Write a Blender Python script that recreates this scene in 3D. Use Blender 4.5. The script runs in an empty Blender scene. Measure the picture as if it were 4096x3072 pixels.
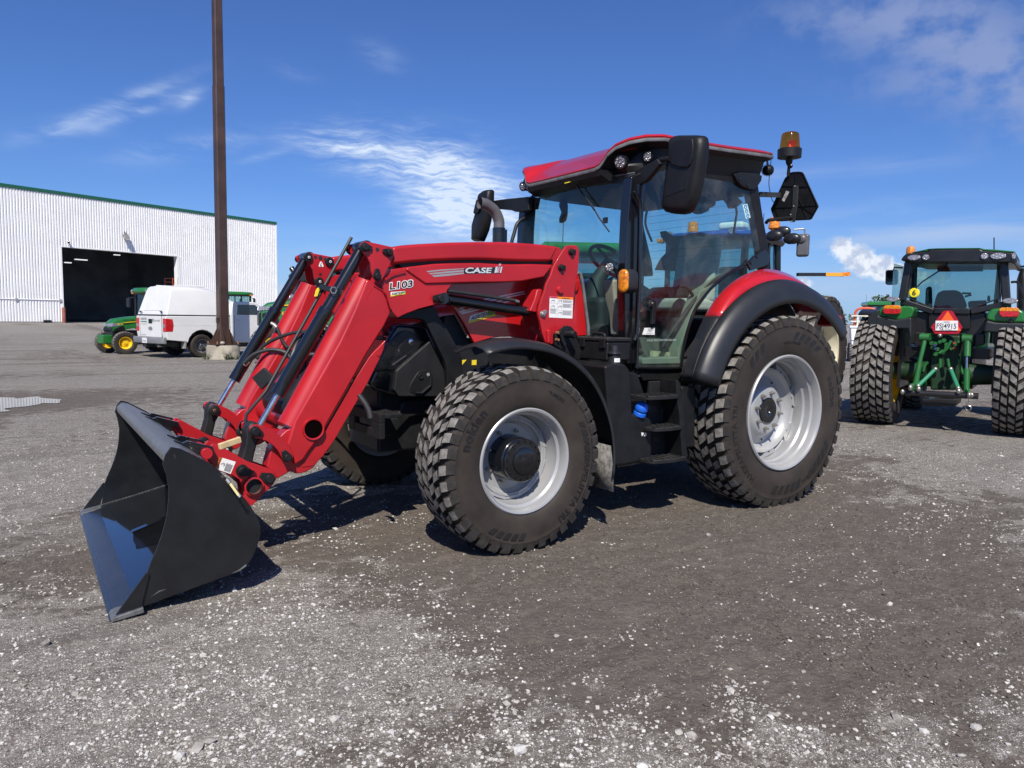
import bpy, bmesh, math, random
import numpy as np
from mathutils import Vector, Matrix
R = math.radians
rnd = random.Random(7)
scene = bpy.context.scene
COL = scene.collection

# ------------------------------------------------------------------ camera
cam_d = bpy.data.cameras.new("camera")
cam = bpy.data.objects.new("camera", cam_d)
COL.objects.link(cam)
cam_d.sensor_width = 36.0
cam_d.lens = 36.0 * 2944.8 / 4096.0
cam_d.clip_start = 0.05
cam_d.clip_end = 3000.0
_y, _p, _r = R(33.6), R(5.15), R(0.95)
_f = Vector((-math.sin(_y) * math.cos(_p), -math.cos(_y) * math.cos(_p), -math.sin(_p)))
_rt = _f.cross(Vector((0, 0, 1))).normalized()
_u = _rt.cross(_f)
_c, _s = math.cos(_r), math.sin(_r)
_rt, _u = _rt * _c + _u * _s, _u * _c - _rt * _s
cam.matrix_world = Matrix(((_rt.x, _u.x, -_f.x, 5.08), (_rt.y, _u.y, -_f.y, 5.003), (_rt.z, _u.z, -_f.z, 1.474), (0, 0, 0, 1)))
scene.camera = cam

# ------------------------------------------------------------------ sun and sky
SUN_EL, SUN_AZ = R(47.0), R(56.0)          # azimuth from +X towards +Y
sun_dir = Vector((math.cos(SUN_EL) * math.cos(SUN_AZ), math.cos(SUN_EL) * math.sin(SUN_AZ), math.sin(SUN_EL)))
sun_d = bpy.data.lights.new("sun", 'SUN')
sun_d.energy = 4.9
sun_d.angle = R(0.53)
sun_d.color = (1.0, 0.93, 0.83)
sun = bpy.data.objects.new("sun", sun_d)
COL.objects.link(sun)
sun.location = sun_dir * 60
sun.rotation_euler = sun_dir.to_track_quat('Z', 'Y').to_euler()

world = bpy.data.worlds.new("World")
scene.world = world
world.use_nodes = True
wn, wl = world.node_tree.nodes, world.node_tree.links
wn.clear()


class NG:
    """small helper for wiring math nodes"""
    def __init__(self, nodes, links):
        self.n, self.l = nodes, links

    def put(self, sock, v):
        if isinstance(v, (int, float)):
            sock.default_value = v
        elif isinstance(v, tuple):
            sock.default_value = v if len(v) == len(sock.default_value) else tuple(v) + (1.0,)
        else:
            self.l.new(v, sock)

    def node(self, t, **kw):
        n = self.n.new(t)
        for k, v in kw.items():
            setattr(n, k, v)
        return n

    def m(self, op, a, b=None, c=None, clamp=False):
        n = self.n.new('ShaderNodeMath')
        n.operation = op
        n.use_clamp = clamp
        self.put(n.inputs[0], a)
        if b is not None:
            self.put(n.inputs[1], b)
        if c is not None:
            self.put(n.inputs[2], c)
        return n.outputs[0]

    def noise(self, vec, scale, detail=4, rough=0.55, dist=0.0, dim='3D', out=0):
        n = self.n.new('ShaderNodeTexNoise')
        n.noise_dimensions = dim
        n.inputs['Scale'].default_value = scale
        n.inputs['Detail'].default_value = detail
        n.inputs['Roughness'].default_value = rough
        n.inputs['Distortion'].default_value = dist
        if vec is not None:
            self.l.new(vec, n.inputs['Vector'])
        return n.outputs[out]

    def voro(self, vec, scale, feature='F1', out=0, rand=1.0):
        n = self.n.new('ShaderNodeTexVoronoi')
        n.feature = feature
        n.inputs['Scale'].default_value = scale
        n.inputs['Randomness'].default_value = rand
        if vec is not None:
            self.l.new(vec, n.inputs['Vector'])
        return n.outputs[out]

    def ramp(self, f, stops, interp='LINEAR'):
        n = self.n.new('ShaderNodeValToRGB')
        n.color_ramp.interpolation = interp
        e = n.color_ramp.elements
        while len(e) < len(stops):
            e.new(0.5)
        for k, (p, c) in zip(e, stops):
            k.position = p
            k.color = (c, c, c, 1) if isinstance(c, (int, float)) else tuple(c) + (1,)
        self.put(n.inputs[0], f)
        return n.outputs[0]

    def sstep(self, f, a, b):
        n = self.n.new('ShaderNodeMapRange')
        n.interpolation_type = 'SMOOTHSTEP'
        self.put(n.inputs[0], f)
        n.inputs[1].default_value, n.inputs[2].default_value = a, b
        return n.outputs[0]

    def mix(self, f, a, b, blend='MIX'):
        n = self.n.new('ShaderNodeMix')
        n.data_type = 'RGBA'
        n.blend_type = blend
        self.put(n.inputs[0], f)
        self.put(n.inputs[6], a)
        self.put(n.inputs[7], b)
        return n.outputs[2]

    def mapping(self, vec, loc=(0, 0, 0), rot=(0, 0, 0), scale=(1, 1, 1)):
        n = self.n.new('ShaderNodeMapping')
        n.inputs['Location'].default_value = loc
        n.inputs['Rotation'].default_value = rot
        n.inputs['Scale'].default_value = scale
        self.l.new(vec, n.inputs['Vector'])
        return n.outputs[0]


W = NG(wn, wl)
sky = wn.new('ShaderNodeTexSky')
sky.sky_type = 'NISHITA'
sky.sun_disc = False
sky.sun_elevation = SUN_EL
sky.sun_rotation = math.pi / 2 - SUN_AZ
sky.altitude = 60
sky.air_density = 1.0
sky.dust_density = 0.35
sky.ozone_density = 3.0
dirv = W.node('ShaderNodeTexCoord').outputs['Generated']
sepd = W.node('ShaderNodeSeparateXYZ')
wl.new(dirv, sepd.inputs[0])
az = W.m('MULTIPLY', W.m('ARCTAN2', sepd.outputs[1], sepd.outputs[0]), 57.29578)
el = W.m('MULTIPLY', W.m('ARCSINE', sepd.outputs[2]), 57.29578)
zc = W.m('MAXIMUM', sepd.outputs[2], 0.02)
plane = W.node('ShaderNodeCombineXYZ')                      # the cloud layer seen as a flat sheet high above
wl.new(W.m('DIVIDE', sepd.outputs[0], W.m('ADD', zc, 0.06)), plane.inputs[0])
wl.new(W.m('DIVIDE', sepd.outputs[1], W.m('ADD', zc, 0.06)), plane.inputs[1])


def patch(a0, e0, sa, se, rot=0.0, amp=1.0):
    """soft elliptical region of the sky round a compass bearing and an elevation, in degrees"""
    da, de = W.m('SUBTRACT', a0, az), W.m('SUBTRACT', el, e0)
    c, s = math.cos(R(rot)), math.sin(R(rot))
    p = W.m('MULTIPLY', W.m('ADD', W.m('MULTIPLY', da, c), W.m('MULTIPLY', de, s)), 1.0 / sa)
    q = W.m('MULTIPLY', W.m('SUBTRACT', W.m('MULTIPLY', de, c), W.m('MULTIPLY', da, s)), 1.0 / se)
    r2 = W.m('ADD', W.m('MULTIPLY', p, p), W.m('MULTIPLY', q, q))
    return W.m('MULTIPLY', W.m('EXPONENT', W.m('MULTIPLY', r2, -1.0)), amp)


def total(lst):
    o = lst[0]
    for k in lst[1:]:
        o = W.m('ADD', o, k)
    return o


# bearing grows to the left in the picture, so da = a0 - az grows to the right
aev = W.node('ShaderNodeCombineXYZ')
wl.new(W.m('MULTIPLY', az, -1.0), aev.inputs[0])
wl.new(el, aev.inputs[1])
warp = W.noise(aev.outputs[0], 0.22, 3, 0.5, 0, '2D', 1)
wv = W.node('ShaderNodeVectorMath', operation='SCALE')
wl.new(warp, wv.inputs[0])
wv.inputs['Scale'].default_value = 1.5
wadd = W.node('ShaderNodeVectorMath', operation='ADD')
wl.new(aev.outputs[0], wadd.inputs[0])
wl.new(wv.outputs[0], wadd.inputs[1])
streak = W.noise(W.mapping(wadd.outputs[0], rot=(0, 0, R(-24)), scale=(0.16, 0.75, 1)), 1.0, 8, 0.60, 0.0, '2D')
streak2 = W.noise(W.mapping(wadd.outputs[0], rot=(0, 0, R(16)), scale=(0.12, 0.8, 1)), 1.3, 9, 0.60, 0.0, '2D')
puff = W.noise(W.mapping(aev.outputs[0], scale=(0.42, 0.62, 1)), 0.8, 9, 0.56, 0.0, '2D')
band = W.noise(W.mapping(aev.outputs[0], scale=(0.10, 0.62, 1)), 1.0, 7, 0.55, 0.3, '2D')
m_cir = total([patch(-114.5, 11.7, 5.2, 1.9, -6, 1.0), patch(-119.5, 9.3, 3.8, 2.8, -25, 1.15), patch(-123.5, 7.2, 4.6, 2.8, -20, 1.0), patch(-117.5, 7.6, 3.0, 1.6, -10, 0.7), patch(-109.5, 12.3, 3.5, 0.8, -4, 0.5)])
c_cir = W.m('MULTIPLY', m_cir, W.sstep(W.m('ADD', streak2, W.m('MULTIPLY', m_cir, 0.22)), 0.34, 0.98))
m_wis = total([patch(-95.4, 13.3, 4.6, 0.42, 28, 0.62), patch(-97.0, 13.2, 3.4, 0.35, 26, 0.5), patch(-100.2, 14.4, 0.9, 0.4, 36, 0.6), patch(-100.4, 11.3, 4.2, 0.7, 14, 0.42), patch(-92.6, 11.5, 2.2, 0.55, 8, 0.3), patch(-105.6, 11.4, 2.6, 0.3, 22, 0.28), patch(-113.6, 18.4, 1.7, 0.8, -20, 0.2), patch(-107, 17.0, 1.6, 0.5, -12, 0.14)])
c_wis = W.m('MULTIPLY', m_wis, W.sstep(streak, 0.30, 0.72))
m_ur = total([patch(-152.5, 18.4, 6.5, 3.2, -24, 0.85), patch(-146, 20.0, 5.5, 1.5, -6, 0.45), patch(-157, 14.8, 4.0, 2.4, -30, 0.7), patch(-160, 11.5, 4.5, 1.8, 0, 0.4), patch(-150.0, 15.6, 4.0, 0.9, -10, 0.28), patch(-172, 16, 9, 5, 0, 0.7), patch(-190, 14, 9, 6, 0, 0.6)])
c_ur = W.m('MULTIPLY', m_ur, W.sstep(W.m('ADD', puff, W.m('MULTIPLY', m_ur, 0.16)), 0.36, 0.76))
m_bd = total([patch(-152.0, 6.0, 8.5, 0.85, 2, 0.75), patch(-141.5, 10.4, 4.0, 0.6, 0, 0.36), patch(-149.5, 10.6, 4.5, 0.5, 0, 0.3), patch(-151.5, 8.0, 3.4, 0.6, 4, 0.36), patch(-144.8, 7.5, 3.0, 0.5, 0, 0.25), patch(-150, 2.4, 12, 1.1, 0, 0.62), patch(-118, 6.0, 8, 0.7, 2, 0.55), patch(-112, 4.0, 9, 0.8, 0, 0.45), patch(-108, 1.2, 14, 1.2, 0, 0.5), patch(-128, 3.0, 12, 1.5, 0, 0.4), patch(-165, 4, 9, 2.2, 0, 0.6)])
c_bd = W.m('MULTIPLY', m_bd, W.sstep(band, 0.28, 0.66))
m_cu = total([patch(-147.5, 5.0, 1.0, 0.75, -35, 1.5), patch(-149.2, 4.1, 1.7, 0.95, -25, 1.6), patch(-151.8, 3.3, 2.2, 0.8, -8, 1.2), patch(-145.0, 5.2, 0.65, 0.4, -20, 0.9), patch(-144.6, 2.7, 1.6, 0.55, 0, 1.0), patch(-146.6, 1.1, 0.8, 0.5, 0, 0.8), patch(-106.6, 1.6, 0.7, 0.8, 0, 0.7)])
c_cu = W.m('MULTIPLY', W.sstep(m_cu, 0.06, 0.34), W.sstep(W.m('ADD', m_cu, W.m('MULTIPLY', W.m('SUBTRACT', W.noise(aev.outputs[0], 0.9, 9, 0.58, 0.0, '2D'), 0.5), 2.4)), 0.30, 1.25))
skyc = W.mix(1.0, sky.outputs[0], (0.42, 0.61, 1.0), 'MULTIPLY')
skyc = W.mix(W.m('MULTIPLY', W.sstep(el, 9.0, -1.0), 0.45), skyc, (3.1, 5.1, 8.3))
c1 = W.mix(W.m('MINIMUM', W.m('MULTIPLY', c_bd, 0.8), 0.7), skyc, (4.2, 5.2, 7.2))
c2 = W.mix(W.m('MINIMUM', W.m('MULTIPLY', c_ur, 0.62), 0.62), c1, (3.0, 3.6, 5.6))
fine = W.noise(W.mapping(wadd.outputs[0], rot=(0, 0, R(18)), scale=(0.35, 1.9, 1)), 1.6, 8, 0.62, 0.0, '2D')
c_cir = W.m('MULTIPLY', c_cir, W.m('MULTIPLY_ADD', W.sstep(fine, 0.28, 0.72), 0.75, 0.30))
c3 = W.mix(W.m('MINIMUM', W.m('ADD', W.m('MULTIPLY', c_cir, 0.92), W.m('MULTIPLY', c_wis, 0.7)), 0.88), c2, (6.6, 7.6, 9.0))
c4 = W.mix(W.m('MULTIPLY', c_cu, 0.95), c3, W.mix(W.sstep(W.noise(W.mapping(aev.outputs[0], loc=(0.1, -0.16, 0)), 0.9, 9, 0.58, 0.0, '2D'), 0.42, 0.62), (7.6, 8.0, 8.6), (4.6, 5.3, 6.9)))
bg = wn.new('ShaderNodeBackground')
bg.inputs[1].default_value = 0.1
wl.new(c4, bg.inputs[0])
wout = wn.new('ShaderNodeOutputWorld')
wl.new(bg.outputs[0], wout.inputs[0])

scene.view_settings.view_transform = 'Standard'
scene.view_settings.look = 'None'
scene.view_settings.exposure = 0.22
scene.view_settings.gamma = 1.0
scene.view_settings.use_curve_mapping = False
world.cycles.sampling_method = 'MANUAL'
world.cycles.sample_map_resolution = 512
scene.cycles.max_bounces = 8
scene.cycles.transparent_max_bounces = 16
scene.cycles.use_denoising = True

# ------------------------------------------------------------------ materials
MATS = {}


def mat(name, color, rough=0.5, metal=0.0, coat=0.0, spec=0.5, vary=0.0, vscale=6.0, bump=0.0, bscale=40.0, dirt=None, dirt_amt=0.0, dscale=5.0, dust_up=0.0, flake=0.0, emit=None):
    if name in MATS:
        return MATS[name]
    m = bpy.data.materials.new(name)
    m.use_nodes = True
    nt = m.node_tree
    g = NG(nt.nodes, nt.links)
    b = nt.nodes['Principled BSDF']
    tc = g.node('ShaderNodeTexCoord').outputs['Object']
    b.inputs['Roughness'].default_value = rough
    b.inputs['Metallic'].default_value = metal
    b.inputs['Specular IOR Level'].default_value = spec
    b.inputs['Coat Weight'].default_value = coat
    b.inputs['Coat Roughness'].default_value = 0.06
    colr = tuple(color)
    c = None
    if vary:
        n = g.noise(tc, vscale, 5, 0.6)
        c = g.mix(g.sstep(n, 0.3, 0.7), tuple(x * (1 - vary) for x in colr), tuple(min(1, x * (1 + vary)) for x in colr))
        rn = g.m('MULTIPLY_ADD', n, 0.25 * vary + 0.12, rough - 0.06)
        nt.links.new(rn, b.inputs['Roughness'])
    if dirt is not None:
        n2 = g.noise(tc, dscale, 8, 0.68, 0.3)
        lo = 0.72 - 0.5 * dirt_amt
        f = g.m('MULTIPLY', g.sstep(n2, lo, lo + 0.3), min(1.0, 0.35 + dirt_amt))
        if dust_up:
            geo = g.node('ShaderNodeNewGeometry')
            sp = g.node('ShaderNodeSeparateXYZ')
            nt.links.new(geo.outputs['Normal'], sp.inputs[0])
            f = g.m('ADD', f, g.m('MULTIPLY', g.sstep(sp.outputs[2], 0.25, 0.95), g.m('MULTIPLY', g.sstep(g.noise(tc, 22, 5), 0.3, 0.7), dust_up)), clamp=True)
        c = g.mix(f, c if c is not None else colr, tuple(dirt))
        if c is not None and not vary:
            nt.links.new(g.m('MULTIPLY_ADD', f, 0.3, rough), b.inputs['Roughness'])
    if c is not None:
        nt.links.new(c, b.inputs['Base Color'])
    else:
        b.inputs['Base Color'].default_value = colr + (1,)
    if bump:
        bn = g.node('ShaderNodeBump')
        bn.inputs['Strength'].default_value = bump
        bn.inputs['Distance'].default_value = 0.01
        nt.links.new(g.noise(tc, bscale, 4, 0.6), bn.inputs['Height'])
        nt.links.new(bn.outputs[0], b.inputs['Normal'])
    if emit:
        b.inputs['Emission Color'].default_value = tuple(emit[0]) + (1,)
        b.inputs['Emission Strength'].default_value = emit[1]
    MATS[name] = m
    return m


def glass(name, tint, gloss=(0.9, 0.9, 0.9), rough=0.02, smudge=0.0, refl=1.0):
    if name in MATS:
        return MATS[name]
    m = bpy.data.materials.new(name)
    m.use_nodes = True
    nt = m.node_tree
    nt.nodes.clear()
    g = NG(nt.nodes, nt.links)
    tr = g.node('ShaderNodeBsdfTransparent')
    tr.inputs[0].default_value = tuple(tint) + (1,)
    gl = g.node('ShaderNodeBsdfGlossy')
    gl.inputs['Color'].default_value = tuple(gloss) + (1,)
    gl.inputs['Roughness'].default_value = rough
    fc = g.node('ShaderNodeLayerWeight')
    fc.inputs[0].default_value = 0.5
    fr = g.m('MULTIPLY_ADD', g.m('POWER', fc.outputs['Facing'], 4.0), 0.75, 0.055)
    mx = g.node('ShaderNodeMixShader')
    nt.links.new(g.m('MULTIPLY', fr, refl, clamp=True), mx.inputs[0])
    nt.links.new(tr.outputs[0], mx.inputs[1])
    nt.links.new(gl.outputs[0], mx.inputs[2])
    last = mx.outputs[0]
    if smudge:
        df = g.node('ShaderNodeBsdfDiffuse')
        df.inputs[0].default_value = (0.55, 0.55, 0.52, 1)
        tc = g.node('ShaderNodeTexCoord').outputs['Object']
        m2 = g.node('ShaderNodeMixShader')
        nt.links.new(g.m('MULTIPLY', g.sstep(g.noise(tc, 4.5, 7, 0.65, 0.5), 0.35, 0.8), smudge), m2.inputs[0])
        nt.links.new(last, m2.inputs[1])
        nt.links.new(df.outputs[0], m2.inputs[2])
        last = m2.outputs[0]
    o = g.node('ShaderNodeOutputMaterial')
    nt.links.new(last, o.inputs[0])
    MATS[name] = m
    return m


RED = mat('red_paint', (0.40, 0.010, 0.0155), 0.40, 0, 0.28, 0.45, vary=0.10, vscale=3, dirt=(0.34, 0.09, 0.085), dirt_amt=0.14, dscale=7, bump=0.02, bscale=160)
RED_GLOSS = mat('red_glossy_paint', (0.46, 0.010, 0.013), 0.28, 0, 0.9, 0.5, vary=0.05, dirt=(0.4, 0.12, 0.1), dirt_amt=0.04)
BLACK = mat('black_plastic', (0.0095, 0.0098, 0.011), 0.46, 0, 0, 0.38, vary=0.25, vscale=9, dirt=(0.05, 0.048, 0.045), dirt_amt=0.10, dscale=8, bump=0.05, bscale=240)
BLACK_DUSTY = mat('dusty_black_plastic', (0.014, 0.014, 0.0155), 0.55, 0, 0, 0.35, vary=0.2, dirt=(0.11, 0.104, 0.098), dirt_amt=0.22, dscale=14, dust_up=0.35, bump=0.08, bscale=180)
BLACK_PAINT = mat('black_gloss_paint', (0.007, 0.0075, 0.0095), 0.20, 0, 0.6, 0.5, dirt=(0.06, 0.057, 0.054), dirt_amt=0.05, dscale=11)
FENDER = mat('grey_black_fender', (0.019, 0.0205, 0.0235), 0.40, 0, 0, 0.5, vary=0.10, vscale=5, dirt=(0.09, 0.085, 0.08), dirt_amt=0.14, dscale=6, bump=0.03, bscale=300)
BUCKET = mat('bucket_black_paint', (0.0085, 0.009, 0.0105), 0.34, 0, 0.15, 0.45, vary=0.25, vscale=7, dirt=(0.04, 0.037, 0.034), dirt_amt=0.14, dscale=18, bump=0.03, bscale=120)
BUCKET_IN = mat('bucket_wet_steel', (0.008, 0.0085, 0.0105), 0.05, 0, 0.9, 0.8, dirt=(0.085, 0.034, 0.018), dirt_amt=0.30, dscale=3.5)
STEEL_WORN = mat('worn_bare_steel', (0.16, 0.163, 0.165), 0.36, 0.4, 0, 0.5, vary=0.25, vscale=30, dirt=(0.045, 0.045, 0.046), dirt_amt=0.30, dscale=6)
IRON = mat('dark_cast_iron', (0.010, 0.010, 0.0108), 0.5, 0, 0, 0.4, vary=0.3, vscale=8, dirt=(0.08, 0.07, 0.06), dirt_amt=0.2, dscale=16, dust_up=0.2)
CHROME = mat('chrome_rod', (0.66, 0.65, 0.63), 0.22, 1.0, 0, 0.5, vary=0.08, vscale=20)
ZINC = mat('zinc_bolt', (0.40, 0.385, 0.355), 0.38, 0.8, 0, 0.5, vary=0.15, vscale=20)
RUSTY = mat('rusty_bolt', (0.34, 0.17, 0.09), 0.6, 0.3, 0, 0.4, vary=0.3, vscale=30)
RIM = mat('silver_rim_paint', (0.36, 0.365, 0.37), 0.36, 0.2, 0.25, 0.5, vary=0.05, vscale=4, dirt=(0.30, 0.25, 0.20), dirt_amt=0.10, dscale=9)
RUBBER = mat('dusty_rubber', (0.036, 0.0285, 0.0235), 0.62, 0, 0, 0.35, vary=0.22, vscale=5, dirt=(0.062, 0.05, 0.041), dirt_amt=0.34, dscale=7, bump=0.06, bscale=90)
TREAD = mat('dried_mud_tread', (0.20, 0.19, 0.175), 0.9, 0, 0, 0.2, vary=0.35, vscale=26, dirt=(0.035, 0.032, 0.03), dirt_amt=0.42, dscale=16, bump=0.3, bscale=130)
TREAD_SIDE = mat('tread_block_rubber', (0.032, 0.029, 0.027), 0.75, 0, 0, 0.3, vary=0.3, vscale=20, dirt=(0.10, 0.095, 0.09), dirt_amt=0.25, dscale=14, bump=0.15, bscale=100)
LETTER_RUB = mat('moulded_rubber_lettering', (0.016, 0.015, 0.0145), 0.5, 0, 0, 0.4, vary=0.2)
HOSE = mat('rubber_hose', (0.028, 0.028, 0.029), 0.45, 0, 0, 0.45, vary=0.15)
TRIM = mat('grey_trim_foam', (0.13, 0.14, 0.15), 0.75, 0, 0, 0.3, vary=0.25, vscale=14)
WHITE = mat('white_sticker', (0.78, 0.78, 0.77), 0.4, 0, 0, 0.4)
ORANGE_ST = mat('orange_sticker', (0.85, 0.24, 0.02), 0.4)
YELLOW_ST = mat('yellow_sticker', (0.80, 0.62, 0.03), 0.45)
PINK_ST = mat('faded_red_sticker', (0.72, 0.10, 0.16), 0.4)
SILVER_ST = mat('silver_sticker', (0.62, 0.64, 0.67), 0.32, 0.2)
BLACK_ST = mat('black_sticker', (0.02, 0.02, 0.022), 0.4)
GREY_INK = mat('grey_print', (0.28, 0.29, 0.30), 0.6)
GREEN_ST = mat('green_sticker', (0.10, 0.32, 0.09), 0.4)
BLUE_ST = mat('blue_sticker', (0.02, 0.14, 0.38), 0.4)
BLUE_CAP = mat('blue_cap_plastic', (0.012, 0.12, 0.62), 0.38, 0, 0, 0.5, vary=0.06)
AMBER = mat('amber_lens', (0.80, 0.23, 0.008), 0.16, 0, 0.6, 0.6, vary=0.45, vscale=38, bump=0.35, bscale=150)
RED_LENS = mat('red_lens', (0.50, 0.012, 0.014), 0.14, 0, 0.6, 0.6, vary=0.35, vscale=30, bump=0.3, bscale=150)
LENS = mat('clear_lamp_lens', (0.42, 0.41, 0.43), 0.10, 0.55, 0.7, 0.6, vary=0.5, vscale=55, bump=0.5, bscale=170)
LED = mat('led_reflector', (0.66, 0.65, 0.68), 0.10, 0.9, 0, 0.5)
LAMP_DARK = mat('lamp_inner', (0.09, 0.085, 0.09), 0.2, 0.4, 0.4, 0.5)
BEIGE = mat('beige_green_trim', (0.23, 0.24, 0.185), 0.65, 0, 0, 0.35, vary=0.1)
SEAT = mat('grey_seat_fabric', (0.42, 0.43, 0.39), 0.8, 0, 0, 0.25, vary=0.1, vscale=30)
SEAT_DARK = mat('dark_seat_fabric', (0.035, 0.036, 0.038), 0.8, 0, 0, 0.25, vary=0.2, vscale=30)
INTERIOR = mat('dark_cab_trim', (0.03, 0.031, 0.033), 0.6, 0, 0, 0.4, vary=0.2)
MIRROR = mat('mirror_face', (0.7, 0.72, 0.72), 0.03, 1.0)
GLASS = glass('cab_glass', (0.66, 0.84, 0.82), smudge=0.10, refl=1.1)
GLASS_DARK = glass('tinted_glass', (0.52, 0.70, 0.70), refl=1.3)
WINDSHIELD = glass('windshield_glass', (0.70, 0.90, 0.90), smudge=0.05, refl=1.0)
AMBER_GLASS = glass('amber_dome', (1.0, 0.50, 0.10), gloss=(1.0, 0.75, 0.5), rough=0.06, refl=1.2)


# ------------------------------------------------------------------ mesh helpers
class MB:
    def __init__(self):
        self.v, self.f, self.mi = [], [], []
        self.cur = 0

    def add(self, verts, faces):
        o = len(self.v)
        self.v += [tuple(x) for x in verts]
        for f in faces:
            self.f.append(tuple(i + o for i in f))
            self.mi.append(self.cur)
        return self

    def box(self, x0, x1, y0, y1, z0, z1):
        v = [(x, y, z) for z in (z0, z1) for y in (y0, y1) for x in (x0, x1)]
        return self.add(v, [(0, 2, 3, 1), (4, 5, 7, 6), (0, 1, 5, 4), (2, 6, 7, 3), (0, 4, 6, 2), (1, 3, 7, 5)])

    def obox(self, c, size, rot=(0, 0, 0), axes=None):
        M = axes if axes is not None else Matrix.Rotation(rot[2], 3, 'Z') @ Matrix.Rotation(rot[1], 3, 'Y') @ Matrix.Rotation(rot[0], 3, 'X')
        h = [s / 2 for s in size]
        v = [Vector(c) + M @ Vector((sx * h[0], sy * h[1], sz * h[2])) for sz in (-1, 1) for sy in (-1, 1) for sx in (-1, 1)]
        return self.add(v, [(0, 2, 3, 1), (4, 5, 7, 6), (0, 1, 5, 4), (2, 6, 7, 3), (0, 4, 6, 2), (1, 3, 7, 5)])

    def bar(self, a, b, w, h, up=(0, 0, 1)):
        a, b = Vector(a), Vector(b)
        d = b - a
        L = d.length
        d.normalize()
        s = d.cross(Vector(up))
        if s.length < 1e-5:
            s = d.cross(Vector((1, 0, 0)))
        s.normalize()
        t = s.cross(d)
        M = Matrix((d, s, t)).transposed()
        return self.obox((a + b) / 2, (L, w, h), axes=M)

    def prism(self, pts, a, b, axis='y'):
        n = len(pts)
        if axis == 'y':
            mk = lambda p, t: (p[0], t, p[1])
        elif axis == 'x':
            mk = lambda p, t: (t, p[0], p[1])
        else:
            mk = lambda p, t: (p[0], p[1], t)
        v = [mk(p, a) for p in pts] + [mk(p, b) for p in pts]
        return self.add(v, [tuple(range(n)), tuple(range(2 * n - 1, n - 1, -1))] + [(i + n, (i + 1) % n + n, (i + 1) % n, i) for i in range(n)])

    def loft(self, rings, caps=True, close=True):
        n = len(rings[0])
        v = [p for r in rings for p in r]
        f = []
        for k in range(len(rings) - 1):
            for i in range(n if close else n - 1):
                j = (i + 1) % n
                f.append((k * n + i, k * n + j, (k + 1) * n + j, (k + 1) * n + i))
        if caps and close:
            f.append(tuple(range(n - 1, -1, -1)))
            f.append(tuple(range((len(rings) - 1) * n, len(rings) * n)))
        return self.add(v, f)

    def tube(self, pts, r, seg=10, caps=True):
        P = [Vector(p) for p in pts]
        n = len(P)
        rs = r if isinstance(r, (list, tuple)) else [r] * n
        T = []
        for i in range(n):
            t = (P[min(i + 1, n - 1)] - P[max(i - 1, 0)])
            T.append(t.normalized())
        a = Vector((0, 0, 1)) if abs(T[0].z) < 0.9 else Vector((1, 0, 0))
        nrm = (a - T[0] * a.dot(T[0])).normalized()
        rings = []
        for i in range(n):
            nrm = (nrm - T[i] * nrm.dot(T[i])).normalized()
            bn = T[i].cross(nrm)
            rings.append([P[i] + (nrm * math.cos(q) + bn * math.sin(q)) * rs[i] for q in [2 * math.pi * k / seg for k in range(seg)]])
        return self.loft(rings, caps)

    def cyl(self, a, b, r0, r1=None, seg=24, caps=True):
        return self.tube([a, b], [r0, r0 if r1 is None else r1], seg, caps)

    def lathe(self, prof, c, axis='y', seg=48, closed=False):
        """prof: (radius, along)"""
        rings = []
        c = Vector(c)
        for r, t in prof:
            ring = []
            for k in range(seg):
                q = 2 * math.pi * k / seg
                u, w = r * math.cos(q), r * math.sin(q)
                ring.append(c + Vector((u, t, w) if axis == 'y' else ((t, u, w) if axis == 'x' else (u, w, t))))
            rings.append(ring)
        return self.loft(rings, caps=closed)

    def sphere(self, c, r, seg=12, rings=8, sc=(1, 1, 1)):
        c = Vector(c)
        R_ = []
        for i in range(1, rings):
            p = math.pi * i / rings
            R_.append([c + Vector((r * sc[0] * math.sin(p) * math.cos(q), r * sc[1] * math.sin(p) * math.sin(q), r * sc[2] * math.cos(p))) for q in [2 * math.pi * k / seg for k in range(seg)]])
        return self.loft(R_)

    def sheet(self, rows):
        n = len(rows[0])
        v = [p for r in rows for p in r]
        return self.add(v, [(k * n + i, k * n + i + 1, (k + 1) * n + i + 1, (k + 1) * n + i) for k in range(len(rows) - 1) for i in range(n - 1)])

    def merge(self, other, M=None):
        o = len(self.v)
        self.v += [tuple(M @ Vector(p)) if M is not None else p for p in other.v]
        self.f += [tuple(i + o for i in f) for f in other.f]
        self.mi += other.mi
        return self

    def mesh(self, name, mats, smooth=35, weld=False):
        me = bpy.data.meshes.new(name)
        me.from_pydata(self.v, [], self.f)
        mats = mats if isinstance(mats, (list, tuple)) else [mats]
        for m in mats:
            me.materials.append(m)
        if len(mats) > 1:
            me.polygons.foreach_set('material_index', self.mi)
        bm = bmesh.new()
        bm.from_mesh(me)
        if weld:
            bmesh.ops.remove_doubles(bm, verts=bm.verts, dist=1e-5)
        bmesh.ops.recalc_face_normals(bm, faces=bm.faces)
        bm.to_mesh(me)
        bm.free()
        if smooth:
            me.polygons.foreach_set('use_smooth', [True] * len(me.polygons))
            me.set_sharp_from_angle(angle=R(smooth))
        me.update()
        return me

    def build(self, name, mats, parent=None, bevel=0.0, seg=2, smooth=35, solid=0.0, subsurf=0, weld=False, loc=None, rot=None):
        o = bpy.data.objects.new(name, self.mesh(name, mats, smooth, weld))
        COL.objects.link(o)
        if parent is not None:
            o.parent = parent
        if loc:
            o.location = loc
        if rot:
            o.rotation_euler = rot
        if solid:
            md = o.modifiers.new('thickness', 'SOLIDIFY')
            md.thickness = solid
            md.offset = 0
        if bevel:
            md = o.modifiers.new('bevel', 'BEVEL')
            md.width = bevel
            md.segments = seg
            md.limit_method = 'ANGLE'
            md.angle_limit = R(32)
            md.harden_normals = True
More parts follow.
